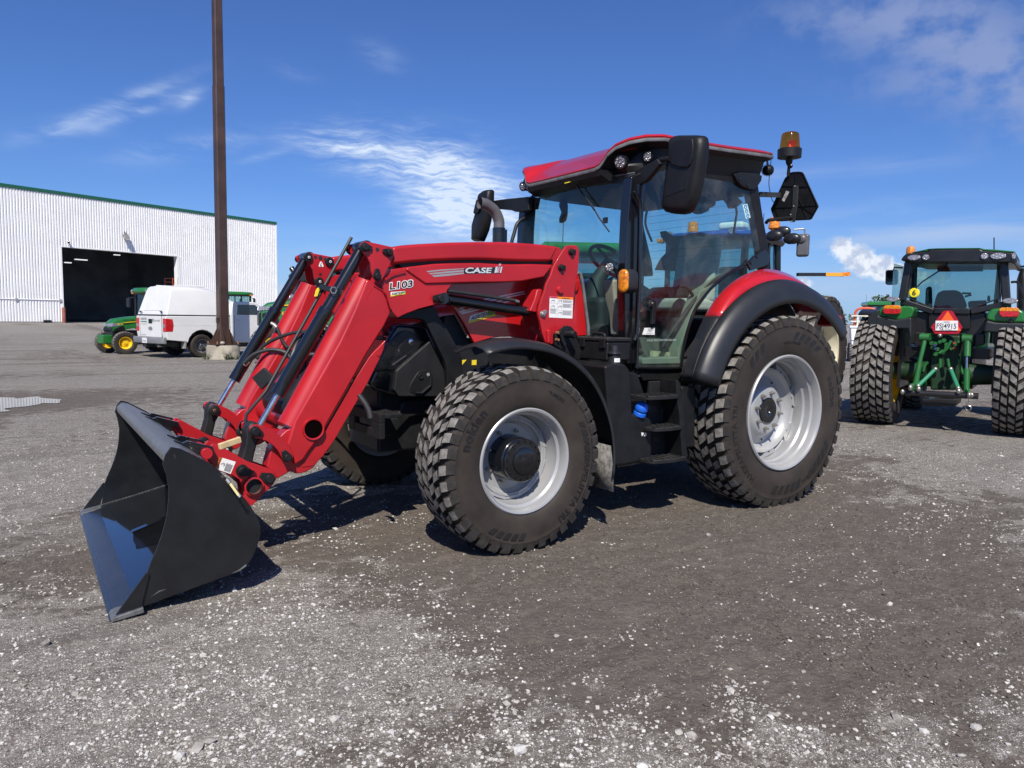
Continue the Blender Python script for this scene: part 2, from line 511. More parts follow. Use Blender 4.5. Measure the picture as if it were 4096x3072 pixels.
        if subsurf:
            md = o.modifiers.new('smooth', 'SUBSURF')
            md.levels = md.render_levels = subsurf
        return o


def each(mbs, name, mats, parent, **kw):
    return [m.build(name, mats, parent, **kw) for m in mbs]


def tag(o, label=None, cat=None, group=None, kind=None):
    for k, v in (('label', label), ('category', cat), ('group', group), ('kind', kind)):
        if v:
            o[k] = v
    return o


def thing(name, loc=(0, 0, 0), rz=0.0, label=None, cat=None, group=None):
    o = bpy.data.objects.new(name, None)
    o.empty_display_size = 0.2
    COL.objects.link(o)
    o.location = loc
    o.rotation_euler = (0, 0, rz)
    return tag(o, label, cat, group)


def copy_tree(o, parent=None):
    c = o.copy()
    COL.objects.link(c)
    if parent is not None:
        c.parent = parent
    for ch in [k for k in bpy.data.objects if k.parent == o]:
        copy_tree(ch, c)
    return c


_txt = {}


def text_verts(s, size=1.0, bold=0.0, shear=0.0, ext=0.0, space=1.0, align='LEFT'):
    """vertices and faces of a word laid flat in XY"""
    cu = bpy.data.curves.new('word', 'FONT')
    cu.body = s
    cu.size = size
    cu.offset = bold
    cu.shear = shear
    cu.extrude = ext
    cu.space_character = space
    cu.align_x = align
    cu.resolution_u = 3
    ob = bpy.data.objects.new('word', cu)
    COL.objects.link(ob)
    me = ob.to_mesh()
    v = [Vector(q.co) for q in me.vertices]
    f = [tuple(p.vertices) for p in me.polygons]
    ob.to_mesh_clear()
    bpy.data.objects.remove(ob)
    bpy.data.curves.remove(cu)
    return v, f


def text_on(mb, s, size, org, ex, ey, **kw):
    """write s on a plane: org lower left, ex reading direction, ey up; width=w scales the word to that length"""
    width = kw.pop('width', None)
    v, f = text_verts(s, size, **kw)
    if not v:
        return mb
    xs = [p.x for p in v]
    x0, w = min(xs), max(xs) - min(xs)
    k = (width / w) if width else 1.0
    org, ex, ey = Vector(org), Vector(ex).normalized(), Vector(ey).normalized()
    n = ex.cross(ey)
    return mb.add([org + ex * ((p.x - x0) * k) + ey * p.y + n * p.z for p in v], f)


def text_arc(mb, s, size, c, r, a_mid, y, flip=1, **kw):
    """write s round an axle (axis Y): centre c, baseline radius r, middle angle a_mid (deg); read from +Y"""
    v, f = text_verts(s, size, **kw)
    xs = [p.x for p in v]
    mid = (min(xs) + max(xs)) / 2
    c = Vector(c)
    out = []
    for p in v:
        # seen from +Y with up = Z, +X lies to the LEFT, so reading direction is -X on top
        rr = r + p.y * flip
        q = R(a_mid) + flip * (p.x - mid) / r * 1.0
        out.append(c + Vector((rr * math.cos(q), y + p.z, rr * math.sin(q))))
    return mb.add(out, f)


def smooth_path(pts, n=6):
    """Catmull-Rom through the points"""
    P = [Vector(p) for p in pts]
    out = []
    for i in range(len(P) - 1):
        p0, p1, p2, p3 = P[max(i - 1, 0)], P[i], P[i + 1], P[min(i + 2, len(P) - 1)]
        for k in range(n):
            t = k / n
            out.append(0.5 * ((2 * p1) + (p2 - p0) * t + (2 * p0 - 5 * p1 + 4 * p2 - p3) * t * t + (3 * p1 - p0 - 3 * p2 + p3) * t ** 3))
    out.append(P[-1])
    return out


# ------------------------------------------------------------------ ground
_rng = np.random.default_rng(5)
_tab = _rng.random((256, 256))


def vnoise(x, y, s, seed=0):
    x, y = x * s + seed * 17.3, y * s + seed * 9.1
    i, j = np.floor(x).astype(int), np.floor(y).astype(int)
    u, v = x - i, y - j
    u, v = u * u * (3 - 2 * u), v * v * (3 - 2 * v)
    a, b = _tab[i % 256, j % 256], _tab[(i + 1) % 256, j % 256]
    c, d = _tab[i % 256, (j + 1) % 256], _tab[(i + 1) % 256, (j + 1) % 256]
    return (a * (1 - u) + b * u) * (1 - v) + (c * (1 - u) + d * u) * v


def fbm(x, y, s, o=4, seed=0):
    t, amp, tot = 0, 1.0, 0
    for k in range(o):
        t = t + amp * vnoise(x, y, s * 2 ** k, seed + k)
        tot += amp
        amp *= 0.55
    return t / tot


def blob(x, y, cx, cy, sx, sy, rot=0.0):
    c, s = math.cos(rot), math.sin(rot)
    p, q = (x - cx) * c + (y - cy) * s, (y - cy) * c - (x - cx) * s
    return np.exp(-(p / sx) ** 2 - (q / sy) ** 2)


def mud_mask(x, y):
    """1 where wet mud was churned up, 0 on loose gravel"""
    m = 0.30 + 0 * x
    m = m + 0.55 * blob(x, y, 2.2, 1.6, 2.2, 1.5) + 0.5 * blob(x, y, 0.2, 1.9, 2.4, 0.75, 0.25) + 0.42 * blob(x, y, 1.8, 3.2, 1.6, 0.7) + 0.35 * blob(x, y, 4.2, 0.0, 1.2, 0.5)
    m = m + 0.4 * blob(x, y, 0.0, 0.0, 3.2, 1.4) + 0.25 * blob(x, y, -1.0, 2.3, 1.6, 0.35, 0.3)
    m = m - 0.42 * blob(x, y, 4.9, 1.9, 0.9, 0.9) - 0.32 * blob(x, y, 4.1, 2.1, 0.8, 0.5) - 0.55 * blob(x, y, -2.6, 1.5, 2.0, 0.8, 0.2) - 0.22 * blob(x, y, 0.9, 2.75, 0.9, 0.22, 0.25)
    m = m - 0.24 * blob(x, y, 2.5, 3.5, 0.9, 0.35) - 0.3 * blob(x, y, 5.3, -2.6, 1.3, 1.3) - 0.18 * blob(x, y, 3.0, 1.35, 0.5, 0.22) - 0.2 * blob(x, y, 4.0, 1.1, 0.4, 0.3)
    m = m + 0.85 * (fbm(x, y, 1.1, 5, 3) - 0.5) + 0.45 * (fbm(x, y, 5.5, 3, 8) - 0.5)
    far = np.clip((np.hypot(x - 3, y - 2) - 6) / 7, 0, 1)
    return np.clip(m * (1 - far) + far * (0.20 + 1.3 * (fbm(x * 0.6 + y * 0.5, y * 1.1 - x * 0.4, 0.35, 5, 5) - 0.45) + 0.9 * blob(x, y, 5.0, -8.8, 2.2, 1.2, 0.4) + 0.5 * blob(x, y, 3.6, -5.0, 2.6, 0.5, 0.5)), 0, 1)


def height(x, y, m):
    near = np.exp(-(np.hypot(x - 3, y - 2) / 9.0) ** 2)
    h = 0.016 * (fbm(x, y, 1.3, 4, 1) - 0.5) + 0.022 * (fbm(x, y, 6.0, 4, 2) - 0.5) * (0.35 + 0.65 * m)
    rut = np.abs(fbm(x * 0.8 + y * 0.35, y * 1.7 - x * 0.5, 5.0, 4, 11) - 0.5)
    h = h + 0.010 * m * (np.clip(rut * 5, 0, 1) - 0.5)
    clod = fbm(x, y, 26.0, 3, 21)
    h = h + 0.012 * np.clip(clod - 0.55, 0, 1) * 2 * m
    return h * near - 0.004


def graded(lo, hi, step, limit, grow=1.22):
    a = list(np.arange(lo, hi + 1e-6, step))
    s, p = step, a[0]
    pre = []
    while p > -limit:
        s *= grow
        p -= s
        pre.append(p)
    s, p = step, a[-1]
    while p < limit:
        s *= grow
        p += s
        a.append(p)
    return np.array(pre[::-1] + a)


gx, gy = graded(-1.2, 5.7, 0.021, 1500), graded(-1.0, 4.15, 0.021, 1500)
GX, GY = np.meshgrid(gx, gy, indexing='ij')
GM = mud_mask(GX, GY)
GZ = height(GX, GY, GM)
nx, ny = GX.shape
co = np.stack([GX, GY, GZ], -1).reshape(-1, 3)
ii, jj = np.meshgrid(np.arange(nx - 1), np.arange(ny - 1), indexing='ij')
q = (ii * ny + jj).ravel()
faces = np.stack([q, q + ny, q + ny + 1, q + 1], 1)
gme = bpy.data.meshes.new('ground')
gme.vertices.add(len(co))
gme.vertices.foreach_set('co', co.ravel())
gme.loops.add(faces.size)
gme.loops.foreach_set('vertex_index', faces.ravel())
gme.polygons.add(len(faces))
gme.polygons.foreach_set('loop_start', np.arange(0, faces.size, 4))
gme.polygons.foreach_set('loop_total', np.full(len(faces), 4))
gme.update()
gme.validate()
att = gme.attributes.new('mud', 'FLOAT', 'POINT')
att.data.foreach_set('value', GM.ravel().astype(np.float32))
gme.polygons.foreach_set('use_smooth', [True] * len(faces))
ground = bpy.data.objects.new('ground', gme)
COL.objects.link(ground)
tag(ground, kind='structure')

gm = bpy.data.materials.new('gravel_and_mud')
gm.use_nodes = True
g = NG(gm.node_tree.nodes, gm.node_tree.links)
gl = gm.node_tree.links
pb = gm.node_tree.nodes['Principled BSDF']
pos = g.node('ShaderNodeNewGeometry').outputs['Position']
an = g.node('ShaderNodeAttribute', attribute_name='mud')
mudf = an.outputs['Fac']
n_fine = g.noise(pos, 150, 3, 0.7)
n_mid = g.noise(pos, 34, 5, 0.65)
n_big = g.noise(pos, 2.2, 6, 0.62)
st1 = g.voro(pos, 95)
st1c = g.voro(pos, 95, out=1)
st2 = g.voro(pos, 230)
st2c = g.voro(pos, 230, out=1)
sc1 = g.node('ShaderNodeSeparateColor')
gl.new(st1c, sc1.inputs[0])
sc2 = g.node('ShaderNodeSeparateColor')
gl.new(st2c, sc2.inputs[0])
edge = g.m('ADD', mudf, g.m('MULTIPLY', g.m('SUBTRACT', g.noise(g.mapping(pos, rot=(0, 0, R(25)), scale=(0.7, 1.15, 1)), 6.5, 8, 0.70), 0.5), 1.55))
edge = g.m('ADD', edge, g.m('MULTIPLY', g.m('SUBTRACT', g.noise(pos, 1.7, 5, 0.6), 0.5), 0.35))
mk = g.sstep(edge, 0.34, 0.56)
soil = g.mix(g.sstep(n_mid, 0.25, 0.75), (0.088, 0.073, 0.061), (0.150, 0.127, 0.106))
soil = g.mix(g.m('MULTIPLY', g.sstep(n_big, 0.35, 0.7), 0.5), soil, (0.145, 0.123, 0.104))
dryc = g.mix(g.sstep(n_mid, 0.3, 0.7), (0.150, 0.131, 0.111), (0.25, 0.225, 0.196))
soil = g.mix(g.m('MULTIPLY_ADD', mk, -0.85, 0.85), soil, dryc)
# pale chips, dense on the gravel and in loose drifts across the mud
drift = g.sstep(g.noise(g.mapping(pos, rot=(0, 0, R(20)), scale=(0.55, 1.0, 1.0)), 4.2, 7, 0.66, 0.3), 0.555, 0.70)
dens = g.m('MULTIPLY_ADD', mk, -0.72, 0.76)
dens = g.m('ADD', dens, g.m('MULTIPLY', drift, 0.34))
dens = g.m('MULTIPLY', dens, g.m('MULTIPLY_ADD', g.sstep(g.noise(pos, 24, 4, 0.7), 0.3, 0.66), 0.8, 0.3))
chip1 = g.m('MULTIPLY', g.sstep(st1, 0.44, 0.38), g.m('LESS_THAN', sc1.outputs[0], g.m('MULTIPLY', dens, 0.55)))
chip2 = g.m('MULTIPLY', g.sstep(st2, 0.48, 0.40), g.m('LESS_THAN', sc2.outputs[0], dens))
cc1 = g.ramp(sc1.outputs[2], [(0, (0.24, 0.222, 0.195)), (0.45, (0.48, 0.455, 0.41)), (1, (0.74, 0.725, 0.68))])
cc2 = g.ramp(sc2.outputs[2], [(0, (0.24, 0.222, 0.195)), (0.45, (0.46, 0.435, 0.395)), (1, (0.74, 0.725, 0.68))])
grit = g.m('MULTIPLY', g.sstep(g.noise(pos, 11, 8, 0.75), 0.40, 0.66), g.m('MULTIPLY_ADD', mk, -0.42, 0.5))
soil = g.mix(grit, soil, (0.33, 0.305, 0.27))
soil = g.mix(g.m('MULTIPLY', g.sstep(g.noise(pos, 5.5, 8, 0.72), 0.58, 0.40), 0.30), soil, (0.070, 0.062, 0.055))
gcol = g.mix(chip2, soil, cc2)
gcol = g.mix(chip1, gcol, cc1)
tracks = g.sstep(g.noise(g.mapping(pos, rot=(0, 0, R(-28)), scale=(0.10, 0.9, 1)), 1.0, 6, 0.6, 0.2), 0.50, 0.68)
gcol = g.mix(g.m('MULTIPLY', tracks, g.m('MULTIPLY_ADD', mk, -0.62, 0.62)), gcol, (0.112, 0.096, 0.081))
gl.new(gcol, pb.inputs['Base Color'])
pb.inputs['Roughness'].default_value = 0.93
pb.inputs['Specular IOR Level'].default_value = 0.25
hh = g.m('ADD', g.m('MULTIPLY', chip1, 0.8), g.m('MULTIPLY', chip2, 0.4))
hh = g.m('ADD', hh, g.m('MULTIPLY', n_mid, 2.0))
hh = g.m('ADD', hh, g.m('MULTIPLY', n_fine, 0.4))
bn = g.node('ShaderNodeBump')
bn.inputs['Strength'].default_value = 0.85
bn.inputs['Distance'].default_value = 0.011
gl.new(hh, bn.inputs['Height'])
gl.new(bn.outputs[0], pb.inputs['Normal'])
gme.materials.append(gm)

# loose stones and clods: real little solids strewn over the ground
_ico = []
_bm = bmesh.new()
bmesh.ops.create_icosphere(_bm, subdivisions=1, radius=1.0)
ICO_V = np.array([v.co[:] for v in _bm.verts])
ICO_F = np.array([[v.index for v in f.verts] for f in _bm.faces])
_bm.free()


def strew(name, label, n, rmin, rmax, power, accept, material, sink=0.35, flat=0.7, region='near'):
    rg = np.random.default_rng(abs(hash(name)) % 1000 + n if False else n)
    pts = []
    k = 0
    while k < n:
        # denser towards the camera, over the wedge of ground it looks at
        d = 1.9 + (rg.random(n * 2) ** 1.7) * (8.5 if region == 'near' else 26)
        a = R(-123.6) + (rg.random(n * 2) - 0.5) * R(82)
        x, y = 5.08 + d * np.cos(a), 5.003 + d * np.sin(a)
        ok = rg.random(n * 2) < accept(mud_mask(x, y), x, y)
        pts.append(np.stack([x[ok], y[ok]], 1))
        k += ok.sum()
    P_ = np.concatenate(pts)[:n]
    s = rmin + (rmax - rmin) * rg.random(n) ** power
    sc = s[:, None] * np.stack([0.75 + 0.6 * rg.random(n), 0.75 + 0.6 * rg.random(n), flat * (0.7 + 0.5 * rg.random(n))], 1)
    an_ = rg.random(n) * 6.283
    ca, sa = np.cos(an_), np.sin(an_)
    jit = 1 + 0.42 * (rg.random((n, len(ICO_V), 1)) - 0.5) * 2
    V = ICO_V[None] * jit * sc[:, None, :]
    X = V[..., 0] * ca[:, None] - V[..., 1] * sa[:, None] + P_[:, 0:1]
    Y = V[..., 0] * sa[:, None] + V[..., 1] * ca[:, None] + P_[:, 1:2]
    z0 = height(P_[:, 0], P_[:, 1], mud_mask(P_[:, 0], P_[:, 1])) + sc[:, 2] * (1 - 2 * sink)
    Z = V[..., 2] + z0[:, None]
    co_ = np.stack([X, Y, Z], -1).reshape(-1, 3)
    F_ = (ICO_F[None] + (np.arange(n) * len(ICO_V))[:, None, None]).reshape(-1, 3)
    me = bpy.data.meshes.new(name)
    me.vertices.add(len(co_))
    me.vertices.foreach_set('co', co_.ravel())
    me.loops.add(F_.size)
    me.loops.foreach_set('vertex_index', F_.ravel())
    me.polygons.add(len(F_))
    me.polygons.foreach_set('loop_start', np.arange(0, F_.size, 3))
    me.polygons.foreach_set('loop_total', np.full(len(F_), 3))
    me.polygons.foreach_set('use_smooth', [False] * len(F_))
    me.update()
    at_ = me.attributes.new('tone', 'FLOAT', 'POINT')
    at_.data.foreach_set('value', np.repeat(rg.random(n), len(ICO_V)).astype(np.float32))
    me.materials.append(material)
    o = bpy.data.objects.new(name, me)
    COL.objects.link(o)
    return tag(o, label, kind='stuff')


def stone_mat(name, stops):
    m = bpy.data.materials.new(name)
    m.use_nodes = True
    h = NG(m.node_tree.nodes, m.node_tree.links)
    b = m.node_tree.nodes['Principled BSDF']
    t = h.node('ShaderNodeAttribute', attribute_name='tone').outputs['Fac']
    c = h.ramp(t, stops)
    ps = h.node('ShaderNodeNewGeometry').outputs['Position']
    c = h.mix(h.m('MULTIPLY', h.sstep(h.noise(ps, 120, 4, 0.7), 0.35, 0.75), 0.4), c, (0.16, 0.15, 0.135))
    m.node_tree.links.new(c, b.inputs['Base Color'])
    b.inputs['Roughness'].default_value = 0.9
    b.inputs['Specular IOR Level'].default_value = 0.25
    return m


STONE = stone_mat('limestone_chips', [(0, (0.24, 0.222, 0.20)), (0.5, (0.43, 0.41, 0.375)), (1, (0.68, 0.67, 0.64))])
CLOD = stone_mat('mud_clods', [(0, (0.07, 0.059, 0.05)), (1, (0.14, 0.12, 0.102))])
patchy = lambda x, y, s, a, b, seed: np.clip((fbm(x, y, s, 4, seed) - a) / (b - a), 0, 1)
strew('gravel', 'loose pale gravel chips strewn over the yard', 42000, 0.0020, 0.0090, 2.8, lambda m, x, y: np.clip((1.15 - 1.5 * m) * (0.2 + 0.8 * patchy(x, y, 2.6, 0.42, 0.6, 31)) + 0.55 * patchy(x * 0.8 + y * 0.3, y * 1.5 - x * 0.4, 3.1, 0.56, 0.68, 57), 0.02, 1), STONE)
strew('pebbles', 'scattered larger white stones lying on the mud and gravel', 420, 0.007, 0.021, 3.0, lambda m, x, y: np.clip(1.1 - 0.9 * m, 0.12, 1), STONE, sink=0.25)
strew('mud_crumbs', 'dark crumbs and clods of churned mud', 15000, 0.003, 0.012, 2.4, lambda m, x, y: np.clip(m * 1.5 - 0.35, 0.0, 1) * (0.08 + 0.92 * patchy(x, y, 1.9, 0.46, 0.62, 44)), CLOD, sink=0.4, flat=0.55)

# a shallow puddle far to the left
def flat_shape(name, pts, z, m):
    me = MB().add([(x, y, z) for x, y, *_ in pts], [tuple(range(len(pts)))])
    return me.build(name, m, smooth=0)

PUD = mat('puddle_water', (0.05, 0.047, 0.043), 0.04, 0, 0, 0.9, bump=0.02, bscale=8)
pc = [(5.786, -9.272, 0.000), (5.688, -9.804, 0.000), (5.312, -9.859, 0.000), (5.118, -9.614, 0.000), (4.921, -9.796, 0.000), (4.731, -9.434, 0.000), (4.567, -8.908, 0.000), (4.690, -8.681, 0.000), (4.888, -8.706, 0.000), (5.061, -8.324, 0.000), (5.270, -8.299, 0.000), (5.354, -7.856, 0.000), (5.618, -7.928, 0.000)]
pp = smooth_path([(p[0], p[1], 0) for p in pc + pc[:1]], 5)[:-1]
puddle = flat_shape('puddle', [(p.x + 0.06 * math.sin(9 * p.y), p.y + 0.05 * math.sin(11 * p.x), 0) for p in pp], 0.006, PUD)
tag(puddle, kind='structure')


# ------------------------------------------------------------------ wheels
def tyre_mesh(Rad, w, rim_r, n, h, detail=True, seg=None, phase=0.0):
    """tyre round axis Y, outer side +Y; slots: 0 carcass, 1 tread tops, 2 block flanks"""
    mb = MB()
    hw = w / 2
    Rc = Rad - h

    def car(yf):
        a = abs(yf)
        r = Rc - 0.010 * a * a
        if a > 0.86:
            r -= 0.9 * (a - 0.86) ** 1.5 * w
        return r
    side = [(rim_r + 0.004, hw * 0.80), (rim_r + 0.018, hw * 0.90), (rim_r + 0.05, hw * 0.985), ((Rc + rim_r) / 2 - 0.01, hw * 1.03), (Rc - 0.085, hw * 1.015),
            (Rc - 0.058, hw * 1.005), (Rc - 0.053, hw * 1.012), (Rc - 0.046, hw * 1.0), (Rc - 0.02, hw * 0.97), (Rc - 0.004, hw * 0.86)]
    prof = [(r, y) for r, y in side] + [(Rc + 0.0, hw * 0.5), (Rc + 0.002, 0)]
    prof = prof + [(r, -y) for r, y in prof[-2::-1]]
    mb.lathe([(r, y) for r, y in prof], (0, 0, 0), 'y', seg or 72)
    pitch = 2 * math.pi / max(n, 1)
    rows = [(0.03, 0.31, 0.00, 0.42, 0.58), (0.39, 0.64, 0.10, 0.42, 0.56), (0.72, 1.0, 0.62, 0.76, 0.60)] if detail else [(0.02, 0.45, 0.0, 0.5, 0.6), (0.52, 1.0, 0.55, 0.9, 0.58)]
    for sgn in (1, -1):
        off = 0.0 if sgn > 0 else 0.5
        for k in range(n):
            for (y0, y1, s0, s1, wd) in rows:
                rings = []
                st = 3
                for i in range(st):
                    t = i / (st - 1)
                    yy = y0 + (y1 - y0) * t
                    ss = s0 + (s1 - s0) * t
                    sh = y1 >= 1.0 and i == st - 1
                    top = Rad - 0.012 * yy * yy - (0.012 if sh else 0)
                    base = car(yy) - 0.012
                    ytop = yy * hw * (1.0 if not sh else 0.985)
                    ybase = yy * hw * (1.0 if not sh else 1.035)
                    if sh:
                        base = Rc - 0.05
                    tp = 0.045
                    wob = 0.05 * math.sin(k * 12.9898 + y0 * 78.2 + sgn * 3.1)
                    top -= 0.003 * (1 + math.sin(k * 7.13 + y0 * 31.0))
                    a0, a1 = (k + off + ss + phase + wob) * pitch, (k + off + ss + wd + phase + wob) * pitch
                    b0, b1 = (k + off + ss - tp + phase) * pitch, (k + off + ss + wd + tp + phase) * pitch
                    P_ = lambda r, a, y: (r * math.cos(a), sgn * y, r * math.sin(a))
                    rings.append([P_(base, b0, ybase), P_(top, a0, ytop), P_(top, a1, ytop), P_(base, b1, ybase)])
                o = len(mb.v)
                for rg in rings:
                    mb.v += rg
                for i in range(st - 1):
                    q = o + i * 4
                    for j, mi in ((0, 2), (1, 1), (2, 2)):
                        mb.f.append((q + j, q + j + 1, q + 5 + j, q + 4 + j))
                        mb.mi.append(mi)
                mb.f.append((o, o + 3, o + 2, o + 1))
                mb.mi.append(2)
                e = o + (st - 1) * 4
                mb.f.append((e, e + 1, e + 2, e + 3))
                mb.mi.append(2)
    return mb


def bolt_ring(mb, n, r, y0, y1, br, a0=0.0, seg=6):
    for k in range(n):
        a = a0 + 2 * math.pi * k / n
        c = (r * math.cos(a), r * math.sin(a))
        mb.cyl((c[0], y0, c[1]), (c[0], y1, c[1]), br, br, seg)
    return mb


T = thing('tractor', label='red loader tractor with black bucket lowered on the muddy gravel yard', cat='tractor')

# front wheel: deep grey rim with the black planetary hub standing out
FW = (2.491, 1.095, 0.581)
f_tyre = tyre_mesh(0.602, 0.400, 0.318, 38, 0.034)
f_rim = MB()
f_rim.lathe([(0.318, 0.165), (0.335, 0.172), (0.338, 0.185), (0.330, 0.192), (0.318, 0.188), (0.306, 0.165), (0.303, 0.13), (0.288, 0.118), (0.286, 0.07), (0.278, 0.05), (0.276, 0.0), (0.262, -0.01), (0.262, -0.11), (0.29, -0.15), (0.30, -0.17), (0.33, -0.19), (0.318, -0.165)], (0, 0, 0), 'y', 72)
f_rim.lathe([(0.272, 0.02), (0.245, 0.022), (0.235, 0.015)], (0, 0, 0), 'y', 48)
for k in range(8):
    a = math.pi / 8 + k * math.pi / 4
    pts = []
    for t in (-0.24, -0.16, 0.16, 0.24):
        pts.append((a + t))
    r0, r1 = 0.238, 0.277
    v = []
    for y in (0.004, 0.024):
        for aa, rr in ((pts[0], r1), (pts[1], r0), (pts[2], r0), (pts[3], r1)):
            v.append((rr * math.cos(aa), y, rr * math.sin(aa)))
    f_rim.add(v, [(0, 1, 2, 3), (7, 6, 5, 4), (0, 4, 5, 1), (1, 5, 6, 2), (2, 6, 7, 3), (3, 7, 4, 0)])
f_disc = MB().lathe([(0.250, 0.028), (0.243, 0.016), (0.236, -0.012), (0.215, -0.030), (0.18, -0.03), (0.14, -0.03), (0.10, -0.03)], (0, 0, 0), 'y', 64)
f_hub = MB()
f_hub.lathe([(0.146, -0.03), (0.143, 0.08), (0.139, 0.105), (0.134, 0.112), (0.126, 0.116), (0.126, 0.128), (0.135, 0.130), (0.138, 0.137), (0.138, 0.150), (0.132, 0.157), (0.10, 0.158), (0.086, 0.16), (0.082, 0.172), (0.062, 0.178), (0.03, 0.179), (0.027, 0.183), (0.0, 0.184)], (0, 0, 0), 'y', 48)
f_bolts = [MB().cyl((0.122 * math.cos(0.1 + math.pi * k / 8), 0.154, 0.122 * math.sin(0.1 + math.pi * k / 8)), (0.122 * math.cos(0.1 + math.pi * k / 8), 0.165, 0.122 * math.sin(0.1 + math.pi * k / 8)), 0.0085, seg=6) for k in range(16)]
f_plugs = []
for k in range(3):
    a = 2.1 * k + 0.7
    f_plugs.append(MB().lathe([(0.0, 0.180), (0.013, 0.180), (0.015, 0.175)], (0.05 * math.cos(a), 0, 0.05 * math.sin(a)), 'y', 12))
f_nuts = []
for k in range(8):
    a = k * math.pi / 4 + 0.35
    c = (0.172 * math.cos(a), 0.172 * math.sin(a))
    f_nuts.append(MB().cyl((c[0], -0.03, c[1]), (c[0], 0.0, c[1]), 0.014, 0.013, 6))
    f_nuts[-1].cyl((c[0], 0.0, c[1]), (c[0], 0.022, c[1]), 0.0075, 0.0075, 8)
f_wheel = f_rim.build('wheel', RIM, T, loc=FW)
f_tyre.build('tyre', [RUBBER, TREAD, TREAD_SIDE], f_wheel, smooth=28)
f_disc.build('wheel_disc', RIM, f_wheel)
f_hub.build('hub', BLACK_PAINT, f_wheel, smooth=30)
each(f_bolts, 'hub_bolt', BLACK_PAINT, f_wheel)
each(f_plugs, 'hub_plug', BLACK_PAINT, f_wheel)
each(f_nuts, 'wheel_nut', ZINC, f_wheel)
let = MB()
text_arc(let, 'HAKKAPELIITTA TRI', 0.062, (0, 0, 0), 0.456, -160, 0.2065, flip=1, bold=0.0012, ext=0.0012, space=1.1)
let.build('sidewall_lettering', LETTER_RUB, f_wheel, smooth=0)
let = MB()
text_arc(let, 'nokian', 0.085, (0, 0, 0), 0.436, 30, 0.2065, flip=1, bold=0.0035, ext=0.0012, space=1.15)
let.build('sidewall_lettering', LETTER_RUB, f_wheel, smooth=0)
let = MB()
text_arc(let, 'TUBELESS', 0.03, (0, 0, 0), 0.445, 118, 0.2065, flip=1, bold=0.0005, ext=0.001, space=1.05)
let.build('sidewall_lettering', LETTER_RUB, f_wheel, smooth=0)
for a0 in (-90, 150):
    let = MB()
    for k in range(5):
        q0, q1 = R(a0 + k * 7), R(a0 + k * 7 + 4.4)
        let.add([(r * math.cos(q), 0.2075, r * math.sin(q)) for r, q in ((0.452, q0), (0.495, q0 + 0.05), (0.495, q1 + 0.05), (0.452, q1))], [(0, 1, 2, 3)])
    let.build('sidewall_bars', LETTER_RUB, f_wheel, smooth=0)

# rear wheel: wide silver rim, bright disc set deep inside
RW = (0.0, 1.115, 0.748)
r_tyre = tyre_mesh(0.786, 0.460, 0.448, 43, 0.038)
r_rim = MB()
r_rim.lathe([(0.448, 0.195), (0.466, 0.205), (0.469, 0.222), (0.460, 0.231), (0.447, 0.226), (0.435, 0.205), (0.432, 0.165), (0.418, 0.15), (0.416, 0.10), (0.404, 0.085), (0.402, 0.0), (0.388, -0.012), (0.386, -0.12), (0.42, -0.17), (0.43, -0.20), (0.466, -0.215), (0.448, -0.19)], (0, 0, 0), 'y', 84)
for k in range(8):
    a = math.pi / 8 + k * math.pi / 4 + 0.15
    r0, r1 = 0.352, 0.404
    v = []
    for y in (-0.03, 0.012):
        for t, rr in ((-0.23, r1), (-0.15, r0), (0.15, r0), (0.23, r1)):
            v.append((rr * math.cos(a + t), y, rr * math.sin(a + t)))
    r_rim.add(v, [(0, 1, 2, 3), (7, 6, 5, 4), (0, 4, 5, 1), (1, 5, 6, 2), (2, 6, 7, 3), (3, 7, 4, 0)])
r_disc = MB().lathe([(0.352, 0.02), (0.345, 0.0), (0.325, -0.035), (0.29, -0.055), (0.245, -0.035), (0.20, 0.025), (0.185, 0.038), (0.16, 0.042), (0.06, 0.042)], (0, 0, 0), 'y', 72)
r_hub = MB().lathe([(0.108, 0.040), (0.108, 0.050), (0.10, 0.056), (0.05, 0.057), (0.028, 0.052), (0.022, 0.045), (0.0, 0.045)], (0, 0, 0), 'y', 40)
r_nuts = []
for k in range(8):
    a = k * math.pi / 4 + 0.2
    c = (0.148 * math.cos(a), 0.148 * math.sin(a))
    r_nuts.append(MB().cyl((c[0], 0.042, c[1]), (c[0], 0.066, c[1]), 0.016, 0.015, 6))
    r_nuts[-1].cyl((c[0], 0.066, c[1]), (c[0], 0.086, c[1]), 0.008, 0.008, 8)
r_holes = [MB().cyl((rr * math.cos(a), y0, rr * math.sin(a)), (rr * math.cos(a), y0 + 0.005, rr * math.sin(a)), 0.009, seg=10) for rr, y0, ph in ((0.262, -0.039, 0.6), (0.36, 0.0105, 0.55)) for a in [ph + math.pi * k / 4 for k in range(8)]]
r_wheel = r_rim.build('wheel', RIM, T, loc=RW)
r_tyre.build('tyre', [RUBBER, TREAD, TREAD_SIDE], r_wheel, smooth=28)
r_disc.build('wheel_disc', RIM, r_wheel)
r_hub.build('hub', BLACK_PAINT, r_wheel)
each(r_nuts, 'wheel_nut', ZINC, r_wheel)
each(r_holes, 'disc_hole', BLACK_ST, r_wheel)
YS = 0.2365
let = MB()
text_arc(let, 'HAKKAPELIITTA TRI', 0.066, (0, 0, 0), 0.612, -22, YS, flip=1, bold=0.0014, ext=0.0012, space=1.12)
let.build('sidewall_lettering', LETTER_RUB, r_wheel, smooth=0)
let = MB()
text_arc(let, '480/80R34', 0.046, (0, 0, 0), 0.612, -122, YS, flip=1, bold=0.0010, ext=0.0012, space=1.05)
let.build('sidewall_lettering', LETTER_RUB, r_wheel, smooth=0)
let = MB()
text_arc(let, 'RADIAL TUBELESS', 0.026, (0, 0, 0), 0.560, 92, YS, flip=1, bold=0.0004, ext=0.001)
